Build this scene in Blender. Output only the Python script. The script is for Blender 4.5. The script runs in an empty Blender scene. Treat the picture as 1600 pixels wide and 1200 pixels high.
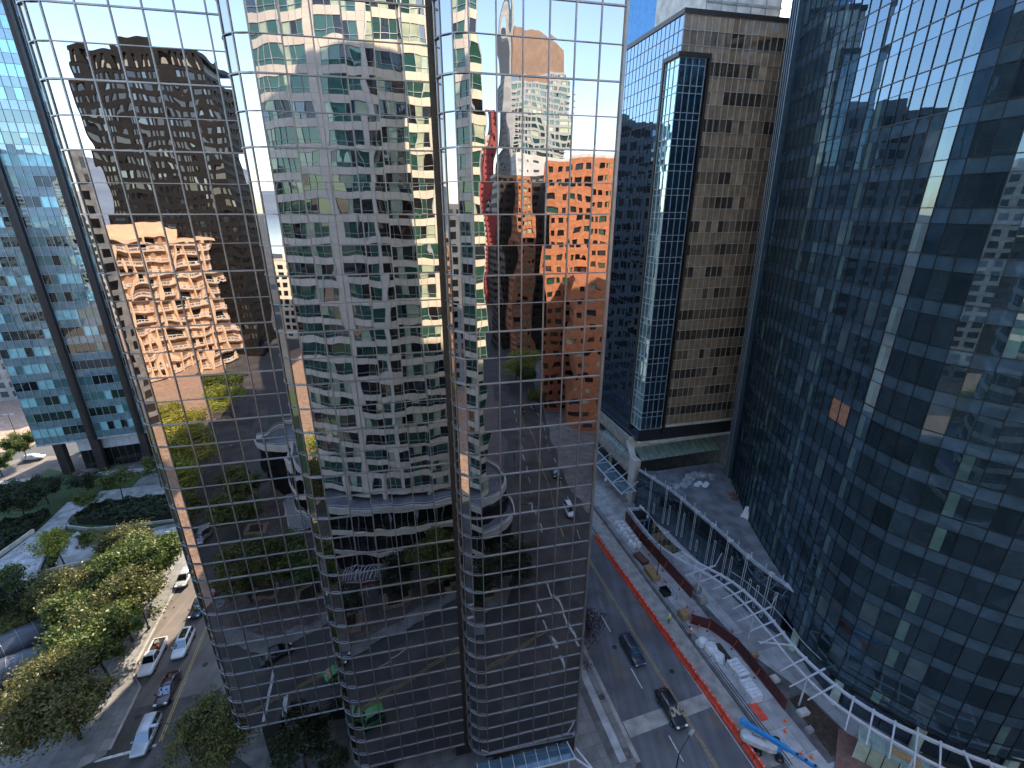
import bpy, bmesh, math, random
from mathutils import Vector, Matrix, Euler

random.seed(7)
RAD = math.radians
S = bpy.context.scene
COL = S.collection

# ------------------------------------------------------------------ camera, sky, sun, exposure
CAMZ = 60.0
cam_data = bpy.data.cameras.new('camera')
cam_data.sensor_width = 36.0
cam_data.lens = 36.0 * 726.0 / 1600.0
cam_data.clip_start = 0.1
cam_data.clip_end = 30000
cam = bpy.data.objects.new('camera', cam_data)
cam.location = (0, 0, CAMZ)
cam.rotation_euler = (RAD(90 - 20.4), 0, 0)
COL.objects.link(cam)
S.camera = cam

SUN_AZ, SUN_EL = 8.0, 38.0            # clockwise from +Y, above horizon
world = bpy.data.worlds.new('World')
S.world = world
world.use_nodes = True
wn = world.node_tree.nodes
wn.clear()
sky = wn.new('ShaderNodeTexSky')
sky.sky_type = 'NISHITA'
sky.sun_disc = False
sky.sun_elevation = RAD(SUN_EL)
sky.sun_rotation = RAD(SUN_AZ)
sky.air_density = 1.0
sky.dust_density = 0.7
sky.ozone_density = 1.1
bg = wn.new('ShaderNodeBackground')
bg.inputs['Strength'].default_value = 0.125
wo = wn.new('ShaderNodeOutputWorld')
world.node_tree.links.new(sky.outputs[0], bg.inputs[0])
world.node_tree.links.new(bg.outputs[0], wo.inputs[0])

sun_data = bpy.data.lights.new('sun', 'SUN')
sun_data.energy = 2.6
sun_data.angle = RAD(0.55)
sun_data.color = (1.0, 0.84, 0.64)
sun = bpy.data.objects.new('sun', sun_data)
COL.objects.link(sun)
_d = Vector((math.sin(RAD(SUN_AZ)) * math.cos(RAD(SUN_EL)), math.cos(RAD(SUN_AZ)) * math.cos(RAD(SUN_EL)), math.sin(RAD(SUN_EL))))
sun.rotation_euler = _d.to_track_quat('Z', 'Y').to_euler()

S.view_settings.view_transform = 'Standard'
S.view_settings.look = 'None'
S.view_settings.gamma = 1.0
S.view_settings.use_curve_mapping = False
S.view_settings.exposure = 2.4
S.cycles.max_bounces = 10
S.cycles.glossy_bounces = 6
S.cycles.diffuse_bounces = 3
S.cycles.transparent_max_bounces = 8
S.cycles.caustics_reflective = True
S.cycles.caustics_refractive = False
S.cycles.sample_clamp_indirect = 4.0
S.cycles.blur_glossy = 0.3
S.cycles.use_denoising = True

# ------------------------------------------------------------------ frames of reference
def az(a):
    a = RAD(a)
    return Vector((math.sin(a), math.cos(a), 0))
TT, NN = az(77.2), az(-12.8)           # along / away from the mirrored facade
CC, DD = az(74.5), az(-15.5)           # across / along the streets
def TN(t, n, z=0.0): return TT * t + NN * n + Vector((0, 0, z))
def CD(c, d, z=0.0): return CC * c + DD * d + Vector((0, 0, z))
def XY(x, y, z=0.0): return Vector((x, y, z))
UP = Vector((0, 0, 1))

# ------------------------------------------------------------------ materials
MATS = {}
def new_mat(name):
    m = bpy.data.materials.new(name)
    m.use_nodes = True
    m.node_tree.nodes.clear()
    MATS[name] = m
    return m, m.node_tree.nodes, m.node_tree.links

def noise_col(n, l, c1, c2, scale, detail=4, coord='Position', lo=0.35, hi=0.65):
    if coord == 'Position':
        src = n.new('ShaderNodeNewGeometry').outputs['Position']
    else:
        src = n.new('ShaderNodeTexCoord').outputs['Object']
    t = n.new('ShaderNodeTexNoise')
    t.inputs['Scale'].default_value = scale
    t.inputs['Detail'].default_value = detail
    l.new(src, t.inputs['Vector'])
    r = n.new('ShaderNodeValToRGB')
    r.color_ramp.elements[0].position = lo
    r.color_ramp.elements[1].position = hi
    r.color_ramp.elements[0].color = (*c1, 1)
    r.color_ramp.elements[1].color = (*c2, 1)
    l.new(t.outputs['Fac'], r.inputs[0])
    return r, t, src

def solid(name, col, rough=0.7, metal=0.0, var=0.18, scale=1.5, bump=0.0, bscale=20, coat=0.0, spec=0.5, emit=None, rand=0.0):
    m, n, l = new_mat(name)
    b = n.new('ShaderNodeBsdfPrincipled')
    o = n.new('ShaderNodeOutputMaterial')
    l.new(b.outputs[0], o.inputs[0])
    c1 = tuple(max(0, x * (1 - var)) for x in col)
    c2 = tuple(min(1, x * (1 + var)) for x in col)
    r, t, src = noise_col(n, l, c1, c2, scale)
    # fine second grain
    t2 = n.new('ShaderNodeTexNoise')
    t2.inputs['Scale'].default_value = scale * 9
    t2.inputs['Detail'].default_value = 3
    l.new(src, t2.inputs['Vector'])
    mx = n.new('ShaderNodeMixRGB')
    mx.blend_type = 'MULTIPLY'
    mx.inputs[0].default_value = min(1, var * 1.5)
    l.new(r.outputs[0], mx.inputs[1])
    l.new(t2.outputs['Color'], mx.inputs[2])
    out = mx.outputs[0]
    if rand:
        oi = n.new('ShaderNodeObjectInfo')
        hs = n.new('ShaderNodeHueSaturation')
        mr = n.new('ShaderNodeMapRange')
        mr.inputs['To Min'].default_value = 1 - rand
        mr.inputs['To Max'].default_value = 1 + rand
        l.new(oi.outputs['Random'], mr.inputs[0])
        l.new(mr.outputs[0], hs.inputs['Value'])
        l.new(out, hs.inputs['Color'])
        out = hs.outputs[0]
    l.new(out, b.inputs['Base Color'])
    b.inputs['Roughness'].default_value = rough
    b.inputs['Metallic'].default_value = metal
    b.inputs['Specular IOR Level'].default_value = spec
    b.inputs['Coat Weight'].default_value = coat
    if bump:
        bt = n.new('ShaderNodeTexNoise')
        bt.inputs['Scale'].default_value = bscale
        bt.inputs['Detail'].default_value = 4
        l.new(src, bt.inputs['Vector'])
        bp = n.new('ShaderNodeBump')
        bp.inputs['Strength'].default_value = 1
        bp.inputs['Distance'].default_value = bump
        l.new(bt.outputs['Fac'], bp.inputs['Height'])
        l.new(bp.outputs[0], b.inputs['Normal'])
    if emit:
        b.inputs['Emission Color'].default_value = (*emit[0], 1)
        b.inputs['Emission Strength'].default_value = emit[1]
    return m

def wavy(n, l, dist, scale, vscale=1.0, detail=1.0):
    """very slow waves of float glass: a bump of a few millimetres over metres"""
    g = n.new('ShaderNodeNewGeometry')
    mp = n.new('ShaderNodeMapping')
    mp.inputs['Scale'].default_value = (1, 1, vscale)
    l.new(g.outputs['Position'], mp.inputs[0])
    oi = n.new('ShaderNodeObjectInfo')
    ml = n.new('ShaderNodeMath')
    ml.operation = 'MULTIPLY'
    ml.inputs[1].default_value = 37.0
    l.new(oi.outputs['Random'], ml.inputs[0])
    t = n.new('ShaderNodeTexNoise')
    t.noise_dimensions = '4D'
    t.inputs['Scale'].default_value = scale
    t.inputs['Detail'].default_value = detail
    t.inputs['Roughness'].default_value = 0.35
    l.new(mp.outputs[0], t.inputs['Vector'])
    l.new(ml.outputs[0], t.inputs['W'])
    b = n.new('ShaderNodeBump')
    b.inputs['Strength'].default_value = 1
    b.inputs['Distance'].default_value = dist
    l.new(t.outputs['Fac'], b.inputs['Height'])
    return b

def glass(name, tint, dark, refl=0.8, dist=0.008, scale=0.5, vscale=0.6, through=0.0, fres=True, rough=0.0, randdark=0.0, dirt=0.06, detail=1.0):
    """coated facade glass: mirror layer over a dark (or partly see-through) body"""
    m, n, l = new_mat(name)
    o = n.new('ShaderNodeOutputMaterial')
    gl = n.new('ShaderNodeBsdfGlossy')
    gl.inputs['Color'].default_value = (*tint, 1)
    gl.inputs['Roughness'].default_value = rough
    if dist:
        b = wavy(n, l, dist, scale, vscale, detail)
        l.new(b.outputs[0], gl.inputs['Normal'])
    df = n.new('ShaderNodeBsdfDiffuse')
    r, t, src = noise_col(n, l, tuple(x * (1 - dirt * 3) for x in dark), tuple(min(1, x * (1 + dirt * 3)) for x in dark), 0.8)
    out = r.outputs[0]
    if randdark:
        oi = n.new('ShaderNodeObjectInfo')
        hs = n.new('ShaderNodeHueSaturation')
        mr = n.new('ShaderNodeMapRange')
        mr.inputs['To Min'].default_value = 1 - randdark
        mr.inputs['To Max'].default_value = 1 + randdark
        l.new(oi.outputs['Random'], mr.inputs[0])
        l.new(mr.outputs[0], hs.inputs['Value'])
        l.new(out, hs.inputs['Color'])
        out = hs.outputs[0]
    l.new(out, df.inputs['Color'])
    body = df.outputs[0]
    if through:
        tr = n.new('ShaderNodeBsdfTransparent')
        tr.inputs['Color'].default_value = (0.62, 0.74, 0.74, 1)
        ms = n.new('ShaderNodeMixShader')
        ms.inputs[0].default_value = through
        l.new(df.outputs[0], ms.inputs[1])
        l.new(tr.outputs[0], ms.inputs[2])
        body = ms.outputs[0]
    mix = n.new('ShaderNodeMixShader')
    if fres:
        fr = n.new('ShaderNodeFresnel')
        fr.inputs['IOR'].default_value = 1.5
        mr = n.new('ShaderNodeMapRange')
        mr.inputs['From Min'].default_value = 0.04
        mr.inputs['From Max'].default_value = 0.7
        mr.inputs['To Min'].default_value = refl
        mr.inputs['To Max'].default_value = 1.0
        l.new(fr.outputs[0], mr.inputs[0])
        l.new(mr.outputs[0], mix.inputs[0])
    else:
        mix.inputs[0].default_value = refl
    l.new(body, mix.inputs[1])
    l.new(gl.outputs[0], mix.inputs[2])
    l.new(mix.outputs[0], o.inputs[0])
    return m

def asphalt(name, col, patch=0.3):
    m, n, l = new_mat(name)
    b = n.new('ShaderNodeBsdfPrincipled')
    o = n.new('ShaderNodeOutputMaterial')
    l.new(b.outputs[0], o.inputs[0])
    r, t, src = noise_col(n, l, tuple(x * (1 - patch) for x in col), tuple(x * (1 + patch) for x in col), 0.22, 6, lo=0.3, hi=0.7)
    t2 = n.new('ShaderNodeTexNoise')
    t2.inputs['Scale'].default_value = 14
    t2.inputs['Detail'].default_value = 5
    l.new(src, t2.inputs['Vector'])
    mx = n.new('ShaderNodeMixRGB')
    mx.blend_type = 'OVERLAY'
    mx.inputs[0].default_value = 0.55
    l.new(r.outputs[0], mx.inputs[1])
    l.new(t2.outputs['Fac'], mx.inputs[2])
    # wheel-worn streaks along the street
    mp = n.new('ShaderNodeMapping')
    mp.inputs['Rotation'].default_value = (0, 0, RAD(-15.5))
    mp.inputs['Scale'].default_value = (1.1, 0.03, 1)
    l.new(src, mp.inputs[0])
    t3 = n.new('ShaderNodeTexNoise')
    t3.inputs['Scale'].default_value = 1.0
    t3.inputs['Detail'].default_value = 3
    l.new(mp.outputs[0], t3.inputs['Vector'])
    mx2 = n.new('ShaderNodeMixRGB')
    mx2.blend_type = 'OVERLAY'
    mx2.inputs[0].default_value = 0.5
    l.new(mx.outputs[0], mx2.inputs[1])
    l.new(t3.outputs['Fac'], mx2.inputs[2])
    l.new(mx2.outputs[0], b.inputs['Base Color'])
    b.inputs['Roughness'].default_value = 0.85
    return m

def paving(name, col, sx=1.5, sy=1.5, rot=-15.5, joint=0.02, var=0.2):
    m, n, l = new_mat(name)
    b = n.new('ShaderNodeBsdfPrincipled')
    o = n.new('ShaderNodeOutputMaterial')
    l.new(b.outputs[0], o.inputs[0])
    g = n.new('ShaderNodeNewGeometry')
    mp = n.new('ShaderNodeMapping')
    mp.inputs['Rotation'].default_value = (0, 0, RAD(rot))
    l.new(g.outputs['Position'], mp.inputs[0])
    br = n.new('ShaderNodeTexBrick')
    br.offset = 0.0
    br.inputs['Scale'].default_value = 1.0
    br.inputs['Brick Width'].default_value = sx
    br.inputs['Row Height'].default_value = sy
    br.inputs['Mortar Size'].default_value = joint
    br.inputs['Color1'].default_value = (*[x * (1 - var) for x in col], 1)
    br.inputs['Color2'].default_value = (*[min(1, x * (1 + var)) for x in col], 1)
    br.inputs['Mortar'].default_value = (*[x * 0.4 for x in col], 1)
    l.new(mp.outputs[0], br.inputs['Vector'])
    t2 = n.new('ShaderNodeTexNoise')
    t2.inputs['Scale'].default_value = 0.7
    t2.inputs['Detail'].default_value = 8
    l.new(g.outputs['Position'], t2.inputs['Vector'])
    mx = n.new('ShaderNodeMixRGB')
    mx.blend_type = 'OVERLAY'
    mx.inputs[0].default_value = 0.6
    l.new(br.outputs['Color'], mx.inputs[1])
    l.new(t2.outputs['Fac'], mx.inputs[2])
    l.new(mx.outputs[0], b.inputs['Base Color'])
    b.inputs['Roughness'].default_value = 0.8
    return m

def leafmat(name, c1, c2, rand=0.12):
    m, n, l = new_mat(name)
    o = n.new('ShaderNodeOutputMaterial')
    r, t, src = noise_col(n, l, c1, c2, 0.9, 5)
    oi = n.new('ShaderNodeObjectInfo')
    hs = n.new('ShaderNodeHueSaturation')
    mr = n.new('ShaderNodeMapRange')
    mr.inputs['To Min'].default_value = 0.5 - rand * 0.25
    mr.inputs['To Max'].default_value = 0.5 + rand * 0.12
    l.new(oi.outputs['Random'], mr.inputs[0])
    l.new(mr.outputs[0], hs.inputs['Hue'])
    l.new(r.outputs[0], hs.inputs['Color'])
    d = n.new('ShaderNodeBsdfDiffuse')
    tl = n.new('ShaderNodeBsdfTranslucent')
    l.new(hs.outputs[0], d.inputs['Color'])
    l.new(hs.outputs[0], tl.inputs['Color'])
    ms = n.new('ShaderNodeMixShader')
    ms.inputs[0].default_value = 0.35
    l.new(d.outputs[0], ms.inputs[1])
    l.new(tl.outputs[0], ms.inputs[2])
    gl = n.new('ShaderNodeBsdfGlossy')
    gl.inputs['Roughness'].default_value = 0.5
    gl.inputs['Color'].default_value = (0.5, 0.5, 0.5, 1)
    m2 = n.new('ShaderNodeMixShader')
    m2.inputs[0].default_value = 0.06
    l.new(ms.outputs[0], m2.inputs[1])
    l.new(gl.outputs[0], m2.inputs[2])
    l.new(m2.outputs[0], o.inputs[0])
    return m

# glass
glass('bronze_mirror_glass', (0.50, 0.475, 0.465), (0.02, 0.018, 0.016), refl=0.92, dist=0.014, scale=0.75, vscale=0.45, detail=0.6)
glass('bronze_mirror_glass_curved', (0.50, 0.48, 0.46), (0.02, 0.018, 0.016), refl=0.9, dist=0.012, scale=0.5, vscale=0.5, detail=0.4)
glass('blue_vision_glass', (0.23, 0.34, 0.45), (0.052, 0.086, 0.104), refl=0.26, dist=0.004, scale=0.6, vscale=0.5, through=0.5, randdark=0.35)  # bluish haze painted into body colour, here and in the spandrel glass
glass('blue_spandrel_glass', (0.23, 0.34, 0.46), (0.058, 0.098, 0.126), refl=0.26, dist=0.004, scale=0.45, vscale=0.5)
glass('podium_glass', (0.4, 0.5, 0.6), (0.028, 0.042, 0.058), refl=0.32, dist=0.004, scale=0.5, vscale=0.6)
glass('brown_blind_glass', (0.66, 0.54, 0.44), (0.64, 0.44, 0.28), refl=0.42, dist=0.007, scale=0.8, vscale=0.15, randdark=0.35)
glass('brown_dark_glass', (0.6, 0.5, 0.42), (0.10, 0.072, 0.052), refl=0.4, dist=0.007, scale=0.8, vscale=0.15)
glass('brown_spandrel_glass', (0.66, 0.54, 0.44), (0.50, 0.345, 0.22), refl=0.42, dist=0.007, scale=0.9, vscale=0.12, randdark=0.15)
glass('brown_mid_glass', (0.6, 0.5, 0.42), (0.27, 0.185, 0.12), refl=0.4, dist=0.007, scale=0.8, vscale=0.15, randdark=0.45)
glass('column_glass', (0.23, 0.34, 0.45), (0.085, 0.145, 0.13), refl=0.24, dist=0.003, scale=0.5, randdark=0.3)
glass('blind_glass', (0.23, 0.34, 0.45), (0.085, 0.12, 0.13), refl=0.24, dist=0.003, scale=0.5, randdark=0.5)
glass('slate_mirror_glass', (0.27, 0.36, 0.46), (0.02, 0.025, 0.03), refl=0.62, dist=0.005, scale=0.8, vscale=0.3)
glass('bay_glass', (0.45, 0.6, 0.68), (0.012, 0.03, 0.045), refl=0.3, dist=0.006, scale=0.7, vscale=0.4, randdark=0.3)
glass('bay_highlight_glass', (0.5, 0.68, 0.68), (0.16, 0.3, 0.3), refl=0.5, dist=0.01, scale=0.7, vscale=0.4)  # teal reflection highlights on the bay's left face, painted into the body colour
glass('teal_window_dark', (0.3, 0.4, 0.44), (0.02, 0.035, 0.04), refl=0.35, dist=0.006, scale=0.6, randdark=0.4)
glass('teal_window_bright', (0.4, 0.6, 0.64), (0.34, 0.70, 0.76), refl=0.3, dist=0.006, scale=0.6, randdark=0.2)
glass('teal_window_mid', (0.35, 0.52, 0.54), (0.11, 0.24, 0.26), refl=0.35, dist=0.006, scale=0.6, randdark=0.4)
glass('sky_blue_glass', (0.18, 0.33, 0.5), (0.05, 0.15, 0.30), refl=0.4, dist=0.003, scale=0.5)
glass('green_window', (0.45, 0.58, 0.52), (0.02, 0.062, 0.046), refl=0.22, dist=0.004, scale=0.8, randdark=0.6)
glass('curtain_window', (0.5, 0.6, 0.5), (0.34, 0.40, 0.29), refl=0.2, dist=0.004, scale=0.8, randdark=0.4)
glass('grey_window', (0.5, 0.58, 0.62), (0.025, 0.03, 0.034), refl=0.3, dist=0.004, scale=0.8, randdark=0.5)
glass('dark_window', (0.35, 0.36, 0.38), (0.012, 0.012, 0.013), refl=0.22, dist=0.003, scale=0.8, randdark=0.5)
glass('canopy_glass', (0.7, 0.82, 0.9), (0.13, 0.22, 0.30), refl=0.25, dist=0.003, scale=0.8, through=0.35)
glass('skylight_glass', (0.5, 0.65, 0.62), (0.32, 0.45, 0.38), refl=0.25, dist=0.003, scale=0.8, through=0.1)
glass('car_glass', (0.75, 0.82, 0.9), (0.01, 0.012, 0.014), refl=0.28, dist=0.0)
glass('light_glass_slab', (0.7, 0.9, 0.9), (0.33, 0.45, 0.42), refl=0.2, dist=0.002, scale=0.6, through=0.2)

# solids
solid('steel_mullion', (0.30, 0.295, 0.29), 0.35, 0.7, 0.15, 0.6)
solid('dark_mullion', (0.022, 0.026, 0.032), 0.4, 0.3)
solid('light_mullion', (0.42, 0.47, 0.5), 0.4, 0.4)
solid('pale_mullion', (0.5, 0.56, 0.6), 0.4, 0.3)
solid('beige_mullion', (0.52, 0.46, 0.38), 0.45, 0.2)
solid('bronze_frame', (0.05, 0.038, 0.03), 0.5, 0.3)
solid('black_soffit', (0.012, 0.011, 0.011), 0.6)
solid('dark_granite', (0.05, 0.042, 0.037), 0.35, 0, 0.5, 3)
solid('brown_brick_pier', (0.05, 0.038, 0.032), 0.7, 0, 0.5, 4, 0.01, 12)
solid('core_dark', (0.02, 0.021, 0.023), 0.8)
solid('interior_grey', (0.055, 0.06, 0.06), 0.85)
solid('interior_column', (0.55, 0.72, 0.64), 0.7)
solid('cream_panel', (0.68, 0.61, 0.49), 0.7, 0, 0.1, 0.6)
solid('cream_shadow_panel', (0.66, 0.60, 0.53), 0.7, 0, 0.1, 0.6)
solid('panel_joint', (0.08, 0.075, 0.07), 0.8)
solid('concrete', (0.36, 0.35, 0.33), 0.8, 0, 0.25, 0.7, 0.004, 8)
solid('light_concrete', (0.68, 0.62, 0.53), 0.8, 0, 0.2, 0.6, 0.004, 8)
solid('dark_concrete', (0.13, 0.13, 0.13), 0.85, 0, 0.3, 0.7)
solid('roof_gravel', (0.55, 0.49, 0.41), 0.95, 0, 0.25, 2.0)
solid('terrace_membrane', (0.19, 0.205, 0.23), 0.8, 0, 0.35, 0.5)
solid('orange_stucco', (0.62, 0.41, 0.27), 0.8, 0, 0.1, 0.4)
solid('recess_brown', (0.20, 0.12, 0.08), 0.8)
solid('orange_brick', (0.44, 0.175, 0.085), 0.85, 0, 0.22, 1.2)
solid('dark_red_brick', (0.20, 0.05, 0.035), 0.85, 0, 0.2, 1.2)
solid('red_panel', (0.30, 0.045, 0.04), 0.7, 0, 0.12, 0.5)
solid('peach_panel', (0.62, 0.42, 0.32), 0.75, 0, 0.12, 0.5)
solid('black_bronze', (0.010, 0.009, 0.009), 0.6, 0.0, 0.35, 0.4, spec=0.2)
solid('copper_brown', (0.20, 0.125, 0.085), 0.6, 0.1, 0.15, 0.3)
solid('grey_panel', (0.32, 0.33, 0.33), 0.7, 0, 0.15, 0.5)
solid('pale_panel', (0.55, 0.53, 0.5), 0.75, 0, 0.12, 0.4)
solid('white_steel', (0.55, 0.57, 0.6), 0.45, 0, 0.08, 2)
solid('white_paint', (0.6, 0.6, 0.58), 0.7, 0, 0.25, 3)
solid('yellow_paint', (0.45, 0.32, 0.10), 0.7, 0, 0.3, 3)
solid('galvanised', (0.32, 0.34, 0.36), 0.4, 0.6)
solid('black_metal', (0.015, 0.016, 0.017), 0.5, 0.2)
solid('red_barrier', (0.78, 0.09, 0.045), 0.5, 0, 0.18, 1.5, rand=0.15)
solid('maroon_hoarding', (0.105, 0.022, 0.022), 0.65, 0, 0.25, 1.5, rand=0.12)
solid('orange_plastic', (0.8, 0.16, 0.03), 0.5)
solid('blue_paint', (0.03, 0.27, 0.62), 0.35, 0, 0.08, 2, coat=0.3)
solid('lift_grey', (0.58, 0.6, 0.62), 0.5)
solid('rubber', (0.018, 0.018, 0.018), 0.85)
solid('white_tarp', (0.66, 0.69, 0.73), 0.55, 0, 0.12, 1.5, 0.05, 3)
solid('grey_tarp', (0.35, 0.38, 0.42), 0.6, 0, 0.3, 1.5, 0.05, 3)
solid('timber', (0.42, 0.27, 0.13), 0.8, 0, 0.3, 6)
solid('rust_mesh', (0.14, 0.07, 0.05), 0.8)
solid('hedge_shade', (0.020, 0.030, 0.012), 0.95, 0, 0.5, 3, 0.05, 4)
solid('soil', (0.07, 0.05, 0.037), 0.95, 0, 0.4, 2, 0.05, 4)
solid('grass', (0.05, 0.085, 0.022), 0.95, 0, 0.35, 2, 0.03, 20)
solid('hazy_hillside', (0.15, 0.19, 0.25), 0.95, 0, 0.15, 0.002)  # distance haze painted into the slopes as flat blue-grey
solid('sea_water', (0.10, 0.17, 0.25), 0.12, 0, 0.1, 0.01)
solid('city_ground', (0.07, 0.072, 0.07), 0.9, 0, 0.3, 0.02)
solid('bark', (0.07, 0.052, 0.04), 0.9, 0, 0.3, 6, 0.02, 15)
solid('hivis', (0.55, 0.75, 0.05), 0.7)
solid('hivis_orange', (0.8, 0.22, 0.05), 0.7)
solid('skin', (0.35, 0.2, 0.14), 0.6)
solid('navy_cloth', (0.03, 0.035, 0.05), 0.85)
solid('helmet_white', (0.7, 0.7, 0.68), 0.4)
solid('grey_tube_metal', (0.085, 0.09, 0.11), 0.4, 0.35, 0.2, 0.8)
solid('brick_red_pave', (0.2, 0.11, 0.09), 0.85, 0, 0.2, 2)
solid('lamp_strip', (0.8, 0.6, 0.3), 0.5, emit=((1.0, 0.62, 0.25), 3.0))
solid('headlight', (0.8, 0.82, 0.85), 0.15, 0, 0.02, 1, coat=0.5)
solid('tail_light', (0.35, 0.02, 0.02), 0.25)
solid('plywood_orange', (0.50, 0.24, 0.14), 0.85, 0, 0.35, 3)
solid('white_sheet', (0.7, 0.68, 0.62), 0.8)
solid('umbrella_red', (0.35, 0.03, 0.03), 0.7)
for nm, c in dict(car_black=(0.012, 0.012, 0.015), car_white=(0.72, 0.74, 0.76), car_silver=(0.42, 0.45, 0.48), car_maroon=(0.05, 0.012, 0.018),
                  car_navy=(0.018, 0.024, 0.04), car_green=(0.05, 0.30, 0.06), car_blue=(0.03, 0.09, 0.25), car_yellow=(0.6, 0.36, 0.02), car_red=(0.4, 0.03, 0.03)).items():
    solid(nm, c, 0.28, 0.15 if 'silver' in nm else 0.0, 0.03, 1, coat=0.8)
asphalt('asphalt_blue', (0.10, 0.105, 0.12), 0.32)
asphalt('asphalt_warm', (0.125, 0.108, 0.098), 0.35)
asphalt('asphalt_dark', (0.062, 0.056, 0.052), 0.5)
paving('sidewalk_slabs', (0.17, 0.168, 0.165), 1.5, 1.5)
paving('sidewalk_light', (0.34, 0.35, 0.36), 1.6, 3.2)
paving('plaza_slabs', (0.36, 0.36, 0.36), 1.2, 1.2, joint=0.015)
paving('warm_pavers', (0.36, 0.235, 0.165), 0.6, 0.3, joint=0.02)
paving('plaza_dark', (0.12, 0.095, 0.085), 0.6, 0.6, rot=12, joint=0.03)
leafmat('leaf_green', (0.040, 0.072, 0.014), (0.15, 0.20, 0.04))
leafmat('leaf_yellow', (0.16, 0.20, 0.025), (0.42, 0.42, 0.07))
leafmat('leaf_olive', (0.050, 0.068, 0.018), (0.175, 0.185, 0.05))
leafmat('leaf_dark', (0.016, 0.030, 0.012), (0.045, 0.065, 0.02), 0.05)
leafmat('leaf_purple', (0.030, 0.016, 0.026), (0.065, 0.035, 0.05), 0.02)
leafmat('leaf_orange', (0.35, 0.12, 0.02), (0.5, 0.2, 0.05), 0.02)

# ------------------------------------------------------------------ builders
def meta(o, label=None, cat=None, group=None, kind=None):
    if label: o['label'] = label
    if cat: o['category'] = cat
    if group: o['group'] = group
    if kind: o['kind'] = kind
    return o

def empty(name, loc, label=None, cat=None, group=None, rz=0.0):
    o = bpy.data.objects.new(name, None)
    o.location = loc
    o.rotation_euler = (0, 0, rz)
    o.empty_display_size = 0.5
    COL.objects.link(o)
    return meta(o, label, cat, group)

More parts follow.
